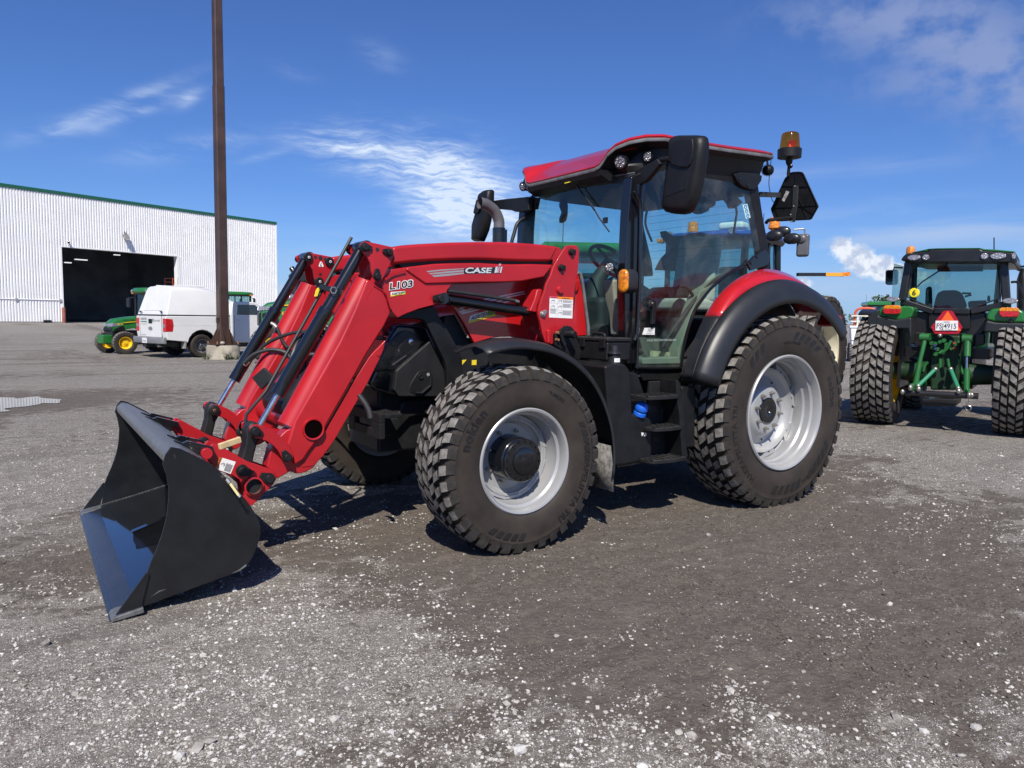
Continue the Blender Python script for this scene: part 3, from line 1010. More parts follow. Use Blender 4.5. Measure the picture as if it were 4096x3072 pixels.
let.build('sidewall_lettering', LETTER_RUB, r_wheel, smooth=0)
let = MB()
text_arc(let, 'nokian', 0.085, (0, 0, 0), 0.575, 165, YS, flip=1, bold=0.0035, ext=0.0012, space=1.15)
let.build('sidewall_lettering', LETTER_RUB, r_wheel, smooth=0)
for a0, nn in ((38, 3), (92, 5), (-155, 5), (-112, 5)):
    let = MB()
    for k in range(nn):
        q0, q1 = R(a0 + k * 7), R(a0 + k * 7 + 4.6)
        let.add([(r * math.cos(q), YS + 0.001, r * math.sin(q)) for r, q in ((0.588, q0), (0.655, q0 + 0.06), (0.655, q1 + 0.06), (0.588, q1))], [(0, 1, 2, 3)])
    let.build('sidewall_bars', LETTER_RUB, r_wheel, smooth=0)

for src, c in ((f_wheel, FW), (r_wheel, RW)):
    o = copy_tree(src, T)
    o.location = (c[0], -c[1], c[2])
    o.rotation_euler = (0, 0, math.pi)


# ------------------------------------------------------------------ chassis, engine, nose, hood
mb = MB()
mb.box(0.3, 3.05, -0.28, 0.28, 0.52, 1.0)
mb.box(-0.55, 0.9, -0.34, 0.34, 0.48, 1.15)
mb.box(0.9, 2.6, -0.34, 0.34, 0.85, 1.30)
mb.build('engine_block', IRON, T, bevel=0.02)
mb = MB()
mb.cyl((2.491, -0.92, 0.581), (2.491, 0.92, 0.581), 0.085, seg=20)
mb.lathe([(0.05, -0.22), (0.17, -0.16), (0.19, 0), (0.17, 0.16), (0.05, 0.22)], (2.491, 0, 0.581), 'y', 24)
for s in (1, -1):
    mb.lathe([(0.09, -0.06), (0.16, -0.04), (0.17, 0.04), (0.12, 0.08)], (2.491, s * 0.88, 0.581), 'y', 24)
mb.build('front_axle', IRON, T)
mb = MB()
mb.cyl((0, -0.95, 0.748), (0, 0.95, 0.748), 0.13, seg=20)
mb.build('rear_axle', IRON, T)

# hood: crowned red shell between the loader arms
rows = []
for x, hw, zs, zt in ((3.02, 0.28, 1.42, 1.56), (2.9, 0.36, 1.50, 1.68), (2.6, 0.40, 1.58, 1.80), (2.0, 0.42, 1.66, 1.88), (1.5, 0.43, 1.70, 1.90), (1.44, 0.43, 1.70, 1.90)):
    row = []
    for t in (-1, -0.97, -0.8, -0.4, 0, 0.4, 0.8, 0.97, 1):
        z = zs + (zt - zs) * (1 - abs(t) ** 3.2)
        row.append((x, t * hw, z if abs(t) < 1 else zs - 0.10))
    rows.append(row)
mb = MB().sheet(rows)
mb.add(rows[0], [tuple(range(len(rows[0])))])
mb.build('hood', RED_GLOSS, T, smooth=50)
# side panels, near and far: the red skirt with its sweeping lower edge
SP = [(2.584, 1.577), (2.546, 1.535), (2.470, 1.435), (2.376, 1.288), (2.326, 1.300), (2.228, 1.325), (2.147, 1.332), (2.066, 1.333), (1.982, 1.326), (1.898, 1.314), (1.794, 1.287), (1.723, 1.280), (1.676, 1.500), (1.646, 1.700), (1.737, 1.801), (1.993, 1.851), (2.391, 1.811), (2.643, 1.722)]
for s in (1, -1):
    hp = MB().prism(SP, s * 0.395, s * 0.435).build('hood_side_panel', RED_GLOSS, T, bevel=0.006)
    if s > 0:
        near_panel = hp
st = MB()
st.prism([(2.547, 1.537), (2.465, 1.527), (2.442, 1.518), (2.536, 1.531)], 0.4352, 0.4372)
for poly in ([(2.504, 1.512), (2.201, 1.586), (2.081, 1.623), (2.081, 1.618), (2.201, 1.578), (2.497, 1.502)], [(2.488, 1.502), (2.185, 1.572), (2.048, 1.607), (2.047, 1.600), (2.185, 1.561), (2.482, 1.492)], [(2.304, 1.605), (1.958, 1.671), (1.941, 1.667), (2.288, 1.597)], [(2.281, 1.594), (1.949, 1.656), (1.932, 1.652), (2.265, 1.586)], [(2.525, 1.531), (2.465, 1.546), (2.456, 1.539), (2.513, 1.523)]):
    st.prism(poly, 0.4353, 0.4372)
st.build('stripe_decal', SILVER_ST, near_panel, smooth=0)
# red rear cowl with grey seal behind the loader tower
mb = MB().prism([(1.477, 1.843), (1.454, 1.827), (1.434, 1.785), (1.409, 1.709), (1.388, 1.618), (1.371, 1.519), (1.356, 1.427), (1.346, 1.341), (1.470, 1.334), (1.502, 1.489), (1.512, 1.824)], 0.36, 0.45)
cowl = mb.build('rear_cowl', RED_GLOSS, T, bevel=0.01)
MB().tube([(1.451, 0.450, 1.834), (1.429, 0.450, 1.821), (1.413, 0.450, 1.779), (1.395, 0.450, 1.703), (1.376, 0.450, 1.604), (1.355, 0.450, 1.498), (1.339, 0.450, 1.420), (1.331, 0.450, 1.344)], 0.013, 8).build('rubber_seal', TRIM, cowl)
mb = MB().prism([(1.499, 1.775), (1.459, 1.780), (1.454, 1.746), (1.466, 1.700), (1.496, 1.674)], 0.445, 0.475)
mb.build('cowl_rib', RED_GLOSS, cowl, bevel=0.008)

# black nose: grille housing, headlights, side covers
rows = []
nose = [(3.176, 1.022), (3.124, 0.971), (2.959, 0.930), (2.624, 0.912), (2.575, 1.104), (2.735, 1.410), (2.967, 1.420), (3.026, 1.323)]
mb = MB().prism(nose, -0.40, 0.40)
mb.build('nose_housing', BLACK_PAINT, T, bevel=0.03, seg=3)
HLP = [(3.152, 1.104), (3.107, 1.179), (3.058, 1.275), (2.949, 1.363), (2.906, 1.376), (2.862, 1.365), (2.789, 1.307), (2.794, 1.270), (2.861, 1.199), (2.949, 1.127), (2.972, 1.112), (3.132, 1.096)]
HLI = [(3.140, 1.116), (3.099, 1.176), (3.050, 1.266), (2.948, 1.348), (2.910, 1.361), (2.871, 1.353), (2.812, 1.306), (2.816, 1.273), (2.877, 1.209), (2.961, 1.146), (2.981, 1.133), (3.125, 1.114)]
COVER = [(3.009, 0.977), (2.990, 1.102), (2.962, 1.128), (2.922, 1.158), (2.738, 1.305), (2.617, 1.151), (2.608, 1.102), (2.615, 0.949), (2.670, 0.914), (2.972, 0.929)]
POCKET = [(2.900, 0.979), (2.888, 1.016), (2.841, 1.083), (2.824, 1.098), (2.800, 1.103), (2.751, 1.098), (2.730, 1.086), (2.719, 1.057), (2.717, 0.997), (2.764, 0.945), (2.799, 0.936), (2.860, 0.940), (2.895, 0.957)]
HEADL = glass('headlight_glass', (0.25, 0.27, 0.29), refl=1.8)
for s in (1, -1):
    hl = MB().prism(HLP, s * 0.40, s * 0.418).build('headlight', BLACK_PAINT, T, bevel=0.008, seg=3)
    mb = MB().prism(HLI, s * 0.4185, s * 0.424)
    mb.build('lens', BLACK_PAINT, hl, bevel=0.004)
    c = (2.869, 1.301)
    mb = MB().lathe([(0.0, 0.004), (0.014, 0.003), (0.023, -0.002), (0.025, -0.006)], (c[0], s * 0.4275, c[1]), 'y', 20)
    mb.build('reflector', LED, hl)
    mb = MB()
    mb.prism([(2.975, 1.244), (2.964, 1.275), (2.904, 1.323), (2.893, 1.316), (2.954, 1.262), (2.963, 1.226)], s * 0.4245, s * 0.4275)
    mb.prism([(3.016, 1.147), (2.913, 1.210), (2.903, 1.205), (3.006, 1.138)], s * 0.4245, s * 0.4265)
    mb.build('light_guide', SILVER_ST if False else LAMP_DARK, hl, smooth=0)
    cv = MB().prism(COVER, s * 0.40, s * 0.45).build('nose_cover', BLACK_DUSTY, T, bevel=0.008)
    pk = MB().prism(POCKET, s * 0.445, s * 0.455).build('tie_down_pocket', BLACK, cv, bevel=0.006)
    c = (2.812, 1.061)
    MB().lathe([(0.0, 0.0), (0.008, 0.0), (0.009, 0.004), (0.018, 0.005), (0.021, 0.0), (0.022, -0.006)], (c[0], s * 0.46, c[1]), 'y', 18).build('plug', BLACK, pk if False else cv)
    mb = MB()
    mb.tube([(2.853, 0.462, 0.950), (2.805, 0.462, 0.948), (2.742, 0.462, 0.996), (2.743, 0.462, 1.031)], 0.009, 8)
    if s < 0:
        mb.v = [(x, -y, z) for x, y, z in mb.v]
    mb.build('tie_down_bar', BLACK, cv)
mb = MB()
for a in range(5):
    q = a * 1.2566
    c = (2.755, 1.073)
    mb.lathe([(0.0038, 0), (0.0052, 0.0), (0.0045, 0.001)], (c[0] + 0.0062 * math.cos(q), 0.4555, c[1] + 0.0062 * math.sin(q)), 'y', 10)
mb.build('tie_down_mark', WHITE, cv, smooth=0)
# grille slats on the nose's face
XN = (3.026, 1.323)[0]
mb = MB()
for k in range(9):
    mb.box(XN + 0.004, XN + 0.014, -0.33, 0.33, 0.98 + k * 0.055, 1.005 + k * 0.055)
mb.build('grille_slats', BLACK, T)

# bent black loader guard running from the boom down to the chassis
GRD = [(3.025, 1.453), (3.019, 1.463), (2.931, 1.505), (2.766, 1.543), (2.738, 1.526), (2.710, 1.468), (2.643, 1.379), (2.552, 1.238), (2.527, 1.180), (2.525, 1.072), (2.545, 0.971), (2.644, 0.972), (2.649, 1.120), (2.669, 1.177), (2.743, 1.308), (2.813, 1.433), (2.840, 1.451), (2.897, 1.457)]
for s in (1, -1):
    MB().prism(GRD, s * 0.485, s * 0.53).build('loader_bracket', BLACK, T, bevel=0.008)
MB().prism([(2.564, 1.538), (2.519, 1.526), (2.363, 1.282), (2.214, 1.315), (2.195, 1.151), (2.281, 1.003), (2.574, 1.013), (2.621, 1.290)], -0.36, 0.36).build('engine_side_cover', BLACK_DUSTY, T, bevel=0.01)
mb = MB()
mb.prism([(2.438, 1.162), (2.397, 1.164), (2.434, 1.127)], 0.361, 0.364)
mb.prism([(2.352, 1.160), (2.313, 1.161), (2.314, 1.124), (2.353, 1.124)], 0.361, 0.364)
mb.build('hazard_sticker', YELLOW_ST, T, smooth=0)

# front weight carrier: round pillar, slotted tow plate, casting arm
mb = MB()
c0 = (2.936, 0.929)
c1 = (2.967, 0.762)
mb.lathe([(0.115, c0[1]), (0.125, (c0[1] + c1[1]) / 2), (0.135, c1[1]), (0.11, c1[1] - 0.02)], (c0[0] - 0.02, 0.14, 0), 'z', 28, closed=True)
mb.build('front_pillar', BLACK_PAINT, T)
TP = [(3.180, 0.063, 0.827), (3.180, 0.370, 0.830), (3.180, 0.538, 0.841), (3.180, 0.605, 0.830), (3.180, 0.603, 0.700), (3.180, 0.510, 0.675), (3.180, 0.183, 0.672), (3.180, 0.058, 0.693)]
SL = [(3.180, 0.172, 0.789), (3.180, 0.469, 0.783), (3.180, 0.472, 0.720), (3.180, 0.184, 0.720)]
yz = [(p[1], p[2]) for p in TP]
yh = [(p[1], p[2]) for p in SL]
mb = MB()
y0, y1 = min(p[0] for p in yz), max(p[0] for p in yz)
za, zb = min(p[1] for p in yz), max(p[1] for p in yz)
h0, h1, hz0, hz1 = min(p[0] for p in yh), max(p[0] for p in yh), min(p[1] for p in yh) + 0.012, max(p[1] for p in yh) - 0.012
for a, b, c, d in ((y0, y1, hz1, zb), (y0, h0, za, hz1), (h1, y1, za, hz1), (h0, h1, za, hz0)):
    mb.box(3.14, 3.18, a, b, c, d)
mb.box(3.02, 3.14, y0, y1, zb - 0.035, zb - 0.005)
mb.build('tow_plate', IRON, T, bevel=0.006)
ARM = [(3.061, 0.790), (3.015, 0.775), (2.944, 0.777), (2.888, 0.881), (2.714, 0.899), (2.601, 0.885), (2.600, 0.768), (2.772, 0.772), (2.836, 0.758), (2.906, 0.693), (2.956, 0.647), (3.024, 0.642), (3.061, 0.649)]
for s in (1, -1):
    MB().prism(ARM, s * 0.20, s * 0.34).build('front_support', IRON, T, bevel=0.02, seg=3)
mb = MB()
for x, y in ((1445,330), (1445,435)):
    pass
for c in ((2.718, 0.868), (2.717, 0.805)):
    mb.cyl((c[0], 0.34, c[1]), (c[0], 0.365, c[1]), 0.017, seg=10)
mb.build('support_bolts', IRON, T)
MB().tube(smooth_path([(3.401, 0.806, 0.994), (3.374, 0.829, 0.949), (3.354, 0.847, 0.900), (3.348, 0.857, 0.855)], 4), 0.017, 8).build('front_hose', HOSE, T)


# ------------------------------------------------------------------ front loader
YO, YI = 0.63, 0.455          # outer and inner faces of the loader arms
BAND = [(3.105, 1.911), (3.021, 1.927), (2.917, 1.941), (2.700, 1.966), (2.473, 1.986), (2.234, 2.001), (1.982, 2.005), (1.781, 2.000), (1.807, 1.956), (1.844, 1.893), (1.855, 1.887), (1.979, 1.881), (2.107, 1.875), (2.232, 1.871), (2.353, 1.870), (2.472, 1.866), (2.643, 1.854), (2.809, 1.839), (2.969, 1.820), (3.104, 1.799)]
BOOM = [(3.011, 1.768), (2.998, 1.788), (2.809, 1.818), (2.699, 1.828), (2.471, 1.843), (2.293, 1.844), (2.170, 1.849), (2.043, 1.858), (1.914, 1.862), (1.830, 1.865), (1.847, 1.840), (1.873, 1.812), (1.911, 1.771), (2.002, 1.753), (2.104, 1.732), (2.229, 1.721), (2.351, 1.714), (2.469, 1.709), (2.596, 1.701), (2.731, 1.693), (2.867, 1.684)]
GUSS = [(3.174, 1.647), (3.154, 1.722), (3.103, 1.769), (2.990, 1.789), (2.857, 1.687), (2.720, 1.707), (2.581, 1.732), (2.585, 1.705), (2.631, 1.698), (2.670, 1.682), (2.695, 1.654), (2.706, 1.624), (2.719, 1.567), (2.796, 1.549), (2.904, 1.522), (2.994, 1.490), (3.060, 1.460), (3.101, 1.499), (3.123, 1.546)]
LEG = [(3.278, 1.702), (3.229, 1.686), (3.174, 1.646), (3.139, 1.582), (3.114, 1.508), (3.112, 1.485), (3.154, 1.405), (3.274, 1.229), (3.410, 1.001), (3.525, 0.815), (3.562, 0.744), (3.646, 0.642), (3.682, 0.590), (3.737, 0.560), (3.788, 0.690), (3.743, 0.833), (3.606, 1.059), (3.456, 1.313), (3.361, 1.504)]
STRIP = [(3.139, 1.317), (3.153, 1.254), (3.176, 1.202), (3.261, 1.044), (3.370, 0.871), (3.477, 0.701), (3.553, 0.601), (3.616, 0.542), (3.691, 0.541), (3.672, 0.621), (3.599, 0.669), (3.542, 0.757), (3.447, 0.908), (3.340, 1.080), (3.251, 1.208), (3.206, 1.254), (3.191, 1.264)]
TOE = [(3.746, 0.789), (3.634, 0.828), (3.560, 0.711), (3.502, 0.649), (3.580, 0.571), (3.618, 0.529), (3.651, 0.512), (3.693, 0.502), (3.728, 0.506), (3.758, 0.523), (3.803, 0.500), (3.835, 0.485), (3.875, 0.535), (3.899, 0.564), (3.873, 0.662), (3.846, 0.715), (3.782, 0.774)]
KNEE = [(3.329, 1.903), (3.316, 1.920), (3.294, 1.929), (3.269, 1.927), (3.209, 1.920), (3.122, 1.908), (3.103, 1.890), (3.097, 1.857), (3.109, 1.835), (3.143, 1.769), (3.163, 1.731), (3.181, 1.697), (3.199, 1.689), (3.229, 1.697), (3.244, 1.713), (3.254, 1.750), (3.262, 1.801), (3.284, 1.836), (3.309, 1.858)]
KNEE2 = [(3.329, 1.903), (3.316, 1.920), (3.294, 1.929), (3.269, 1.927), (3.209, 1.920), (3.122, 1.908), (3.103, 1.890), (3.097, 1.857), (3.109, 1.835), (3.143, 1.769), (3.163, 1.731), (3.181, 1.697), (3.199, 1.689), (3.229, 1.697), (3.244, 1.713), (3.254, 1.750), (3.262, 1.801), (3.284, 1.836), (3.309, 1.858)]
TUBE0, TUBE1 = (3.245, 1.678), (3.737, 0.786)
PIPE = (3.626, 0.778)
for s in (1, -1):
    arm = MB().prism(LEG, s * YI, s * YO).build('loader_arm', RED, T, bevel=0.018, seg=3)
    MB().tube([(TUBE0[0], s * 0.5425, TUBE0[1]), (TUBE1[0], s * 0.5425, TUBE1[1])], 0.082, 20).build('arm_tube', RED, arm)
    MB().prism(BAND, s * 0.47, s * 0.63).build('upper_link', RED, arm, bevel=0.022, seg=2)
    MB().prism(BOOM, s * 0.46, s * 0.632).build('boom', RED, arm, bevel=0.020, seg=2)
    MB().prism(GUSS, s * 0.475, s * 0.618).build('gusset', RED, arm, bevel=0.006)
    MB().prism(STRIP, s * 0.578, s * 0.604).build('guard_strip', RED, arm, bevel=0.004)
    MB().prism(TOE, s * 0.49, s * 0.60).build('arm_toe', RED, arm, bevel=0.008)
    for y0, y1 in ((0.632, 0.648), (0.438, 0.453)):
        MB().prism(KNEE, s * y0, s * y1).build('knee_plate', RED, arm, bevel=0.003)
    MB().prism([(3.079, 1.828), (2.901, 1.848), (2.454, 1.881), (2.087, 1.892), (1.813, 1.905), (1.812, 1.856), (2.086, 1.844), (2.453, 1.835), (2.793, 1.810), (3.006, 1.776)], s * 0.48, s * 0.60).build('gap_shade_plate', BLACK, arm)  # dark plate added between link and boom, stands in for the gap's shade
    # the open pipe that carries the cross tube
    mb = MB().lathe([(0.057, -0.09), (0.057, 0.012), (0.066, 0.014), (0.069, 0.0), (0.069, -0.09)], (PIPE[0], s * 0.63, PIPE[1]), 'y', 32)
    if s < 0:
        mb.v = [(x, -1.26 - y, z) for x, y, z in mb.v]
    mb.build('pipe_end', RED, arm)
    MB().lathe([(0.0, 0), (0.057, 0)], (PIPE[0], s * 0.634, PIPE[1]), 'y', 32).build('pipe_mouth', mat('pipe_inside_shade', (0.004, 0.002, 0.002), 1.0, 0, 0, 0.0), arm)  # flat black disc: darkness inside the open pipe put into the colour
    # weld beads along the front tube
    wb = MB()
    p0, p1 = Vector((*(3.235, 1.658), 0)), Vector((*(3.694, 0.830), 0))
    for a, b in ((0.02, 0.10), (0.27, 0.38), (0.53, 0.64), (0.80, 0.93)):
        for k in range(14):
            t = a + (b - a) * k / 14
            p = p0.lerp(p1, t)
            wb.sphere((p.x, s * 0.624, p.y), 0.0085, 6, 4)
    wb.build('weld_bead', RED, arm)
    gb = (3.188, 1.226)
    MB().cyl((gb[0], s * 0.60, gb[1]), (gb[0], s * 0.612, gb[1]), 0.012, seg=6).build('strip_bolt', RED if s > 0 else RUSTY, arm)

seam = MB()
for pts in ([(3.229, 0.633, 1.660), (3.196, 0.633, 1.642), (3.158, 0.633, 1.622), (3.141, 0.633, 1.599), (3.132, 0.633, 1.571), (3.123, 0.633, 1.542), (3.115, 0.633, 1.519)], [(3.153, 0.634, 1.703), (3.133, 0.634, 1.718), (3.102, 0.634, 1.739), (3.060, 0.634, 1.752), (3.018, 0.634, 1.764)]):
    pp = smooth_path(pts, 5)
    for p in pp:
        seam.sphere(p, 0.006, 6, 4)
seam.build('seam_weld', RED, T)


def pin_cap(c, y0, y1, r, ang, name='pin_cap', parent=T, lug=1.75, m=None):
    """round pin head with its teardrop keeper plate; ang = keeper direction in the XZ plane"""
    mb = MB()
    d = (math.cos(ang), math.sin(ang))
    n_ = (-d[1], d[0])
    L = r * lug
    pts = []
    for k in range(9):
        q = math.pi / 2 + math.pi * k / 8
        pts.append((c[0] + r * 1.06 * (math.cos(q) * d[0] + math.sin(q) * n_[0]), c[1] + r * 1.06 * (math.cos(q) * d[1] + math.sin(q) * n_[1])))
    for a, b in ((L, -0.45), (L, 0.45)):
        pts.append((c[0] + a * d[0] + b * r * n_[0], c[1] + a * d[1] + b * r * n_[1]))
    e = y0 + (y1 - y0) * 0.45
    mb.prism(pts, y0, e)
    mb.cyl((c[0], e, c[1]), (c[0], y1, c[1]), r * 0.80, r * 0.72, 20)
    return mb.build(name, m or BLACK, parent, bevel=0.003)


def img_dir(a, b):
    return math.atan2(b[1] - a[1], b[0] - a[0])


K1, K1b = (3.301, 1.893), (3.251, 1.885)
K2, K2b = (3.138, 1.870), (3.190, 1.881)
K3, K3b = (3.219, 1.718), (3.218, 1.767)
for s in (1, -1):
    for c, d, r in ((K1, K1b, 0.028), (K2, K2b, 0.025), (K3, K3b, 0.027)):
        pin_cap(c, s * 0.648, s * 0.680, r, img_dir(c, d))
        mb = MB().lathe([(0.034, 0.438), (0.034, 0.422), (0.030, 0.418), (0.010, 0.418)], (c[0], 0, c[1]), 'y', 20)
        mb.lathe([(0.010, 0.418), (0.008, 0.408), (0.0, 0.407)], (c[0], 0, c[1]), 'y', 10)
        mb.v = [(x, s * y, z) for x, y, z in mb.v]
        mb.build('pin_head', BLACK, T)
        w = MB().lathe([(0.0095, 0.4065), (0.0055, 0.4055)], (c[0], 0, c[1]), 'y', 12)
        w.v = [(x, s * y, z) for x, y, z in w.v]
        w.build('pin_grease_nipple', WHITE, T)
mb = MB()
for c, r in (((3.214, 1.883), 0.013), ((3.168, 1.899), 0.0)):
    if r:
        mb.lathe([(0.0, 0.6487), (r, 0.6487)], (c[0], 0, c[1]), 'y', 16)
mb.build('knee_hole', BLACK_ST, T, smooth=0)
# the far knee plate's sling-point sticker and holes (inner face of the right arm)
def far_face(zx, zy, y=-0.436):
    return None
fk = [(3.208, 1.829), (3.220, 1.833), (3.209, 1.864), (3.202, 1.869), (3.195, 1.866), (3.181, 1.835), (3.186, 1.830)]
MB().prism(fk, -0.4372, -0.4352).build('sling_point_sticker', WHITE, T, smooth=0)
mb = MB()
hk = [(3.201, -0.434, 1.861), (3.201, -0.434, 1.852), (3.207, -0.434, 1.840), (3.204, -0.434, 1.834), (3.200, -0.434, 1.834), (3.198, -0.434, 1.840)]
mb.tube(hk, 0.0022, 6)
mb.build('sling_hook_print', BLACK_ST, T)
mb = MB()
for c, r in (((3.204, 1.894), 0.016), ((3.167, 1.887), 0.012), ((3.206, 1.774), 0.012), ((3.243, 1.898), 0.012)):
    mb.lathe([(0.0, -0.4365), (r, -0.4365)], (c[0], 0, c[1]), 'y', 16)
mb.build('knee_hole', BLACK_ST, T, smooth=0)

# tilt cylinders with chrome rods
ROD = (3.945, 0.771)
TOPP = (3.273, 1.899)
NECK = (3.515, 1.505)
BUTT = (3.827, 0.993)
for s in (1, -1):
    a, b = Vector((TOPP[0], s * 0.55, TOPP[1])), Vector((ROD[0], s * 0.55, ROD[1]))
    d = (b - a).normalized()
    L = (b - a).length
    tn = (Vector((NECK[0], 0, NECK[1])) - Vector((TOPP[0], 0, TOPP[1]))).dot(d)
    tb = (Vector((BUTT[0], 0, BUTT[1])) - Vector((TOPP[0], 0, TOPP[1]))).dot(d)
    mb = MB()
    mb.tube([a + d * 0.0, a + d * (tn - 0.01), a + d * (tn - 0.005), a + d * (tn + 0.05), a + d * (tn + 0.055), a + d * (tb - 0.10), a + d * (tb - 0.098), a + d * (tb - 0.0), a + d * tb], [0.036, 0.036, 0.046, 0.046, 0.0435, 0.0435, 0.0425, 0.0425, 0.037], 28)
    mb.cyl((a.x, a.y - 0.075, a.z), (a.x, a.y + 0.075, a.z), 0.040, seg=24)
    cy = mb.build('tilt_cylinder', BLACK_PAINT, T, smooth=40)
    MB().tube([a + d * tb, b], 0.0185, 20).build('chrome_rod', CHROME, cy)
    mb = MB().cyl((b.x, b.y - 0.05, b.z), (b.x, b.y + 0.05, b.z), 0.036, seg=20)
    mb.build('rod_eye', IRON, cy)
    # hydraulic hoses to the cylinder
    e0, e1 = a + d * (tn + 0.09), a + d * (tb - 0.13)
    off = Vector((0.02, -s * 0.045 if s > 0 else -0.045, 0.02))
    if s < 0:
        hp = smooth_path([e0 + Vector((0, 0.05, -0.02)), e0 + Vector((-0.03, 0.08, -0.05)), e0 + Vector((-0.07, 0.11, -0.16)), e0 + Vector((-0.14, 0.16, -0.27))], 6)
        MB().tube(hp, 0.0125, 8).build('hose', HOSE, cy)
        MB().tube(hp[:7], 0.0145, 8).build('hose_fitting', ZINC, cy)
        hp = smooth_path([e1 + Vector((0, 0.045, 0.0)), e1 + Vector((-0.05, 0.07, 0.05)), e1 + Vector((-0.15, 0.14, 0.17)), e1 + Vector((-0.34, 0.34, 0.25)), e1 + Vector((-0.52, 0.60, 0.16))], 7)
        MB().tube(hp, 0.0125, 8).build('hose', HOSE, cy)
        MB().tube(hp[:6], 0.015, 8).build('hose_fitting', ZINC, cy)
    else:
        hp = smooth_path([e1 + Vector((-0.03, -0.04, 0.1)), e1 + Vector((-0.10, -0.10, 0.22)), e1 + Vector((-0.22, -0.22, 0.28)), e1 + Vector((-0.36, -0.42, 0.20)), e1 + Vector((-0.40, -0.55, 0.05))], 7)
        MB().tube(hp, 0.0125, 8).build('hose', HOSE, cy)
# bucket level rod with its clamp and yellow pointer
lr = [(3.314, 1.966), (3.518, 1.609), (3.862, 1.005), (3.981, 0.868), (3.986, 0.815)]
lp = [(p[0], 0.47, p[1]) for p in lr]
rod = MB().tube(lp, 0.0105, 10).build('level_rod', HOSE, T)
MB().prism([(3.542, 1.640), (3.527, 1.636), (3.545, 1.585), (3.564, 1.584), (3.556, 1.608), (3.556, 1.617)], 0.478, 0.49).build('level_pointer', YELLOW_ST, rod, bevel=0.002)
ca, cb = (3.528, 1.648), (3.425, 1.611)
MB().bar((ca[0], 0.49, ca[1]), (cb[0], 0.60, cb[1]), 0.022, 0.034).build('rod_clamp', BLACK_PAINT, rod, bevel=0.004)
cc = (3.483, 1.624)
MB().lathe([(0.017, 0.6), (0.017, 0.606), (0.024, 0.606), (0.024, 0.6)], (cc[0], 0, cc[1]), 'y', 6).build('clamp_buckle', ZINC, rod)
# link arms and black struts at the carrier
LINK = [(4.008, 0.791), (4.006, 0.817), (3.988, 0.829), (3.963, 0.830), (3.940, 0.822), (3.878, 0.792), (3.839, 0.761), (3.800, 0.717), (3.772, 0.674), (3.758, 0.640), (3.757, 0.615), (3.773, 0.595), (3.801, 0.594), (3.819, 0.612), (3.848, 0.668), (3.871, 0.696), (3.910, 0.728), (3.945, 0.743), (3.976, 0.751), (3.999, 0.769)]
STRUT = [(4.016, 0.794), (4.001, 0.824), (3.974, 0.840), (3.927, 0.821), (3.911, 0.795), (3.936, 0.732), (3.954, 0.700), (3.967, 0.648), (3.982, 0.584), (4.051, 0.609), (4.035, 0.662), (4.020, 0.714), (4.016, 0.754)]
L1, L1b = (3.979, 0.792), (3.935, 0.771)
L2, L2b = (3.796, 0.624), (3.818, 0.665)
for s in (1, -1):
    for y0, y1 in ((0.635, 0.655), (0.445, 0.465)):
        MB().prism(LINK, s * y0, s * y1).build('link_arm', RED, T, bevel=0.004)
    MB().prism(STRUT, s * 0.50, s * 0.605).build('tilt_strut', IRON, T, bevel=0.02, seg=3)
    pin_cap(L1, s * 0.655, s * 0.69, 0.030, img_dir(L1, L1b), lug=1.5)
    pin_cap(L2, s * 0.655, s * 0.688, 0.027, img_dir(L2, L2b))
    for c in (L1, L2):
        mb = MB().lathe([(0.038, 0.445), (0.038, 0.428), (0.030, 0.424), (0.009, 0.424)], (c[0], 0, c[1]), 'y', 22)
        mb.v = [(x, s * y, z) for x, y, z in mb.v]
        mb.build('pin_head', BLACK, T)
        w = MB().lathe([(0.010, 0.423), (0.005, 0.4215)], (c[0], 0, c[1]), 'y', 12)
        w.v = [(x, s * y, z) for x, y, z in w.v]
        w.build('pin_grease_nipple', RUSTY, T)
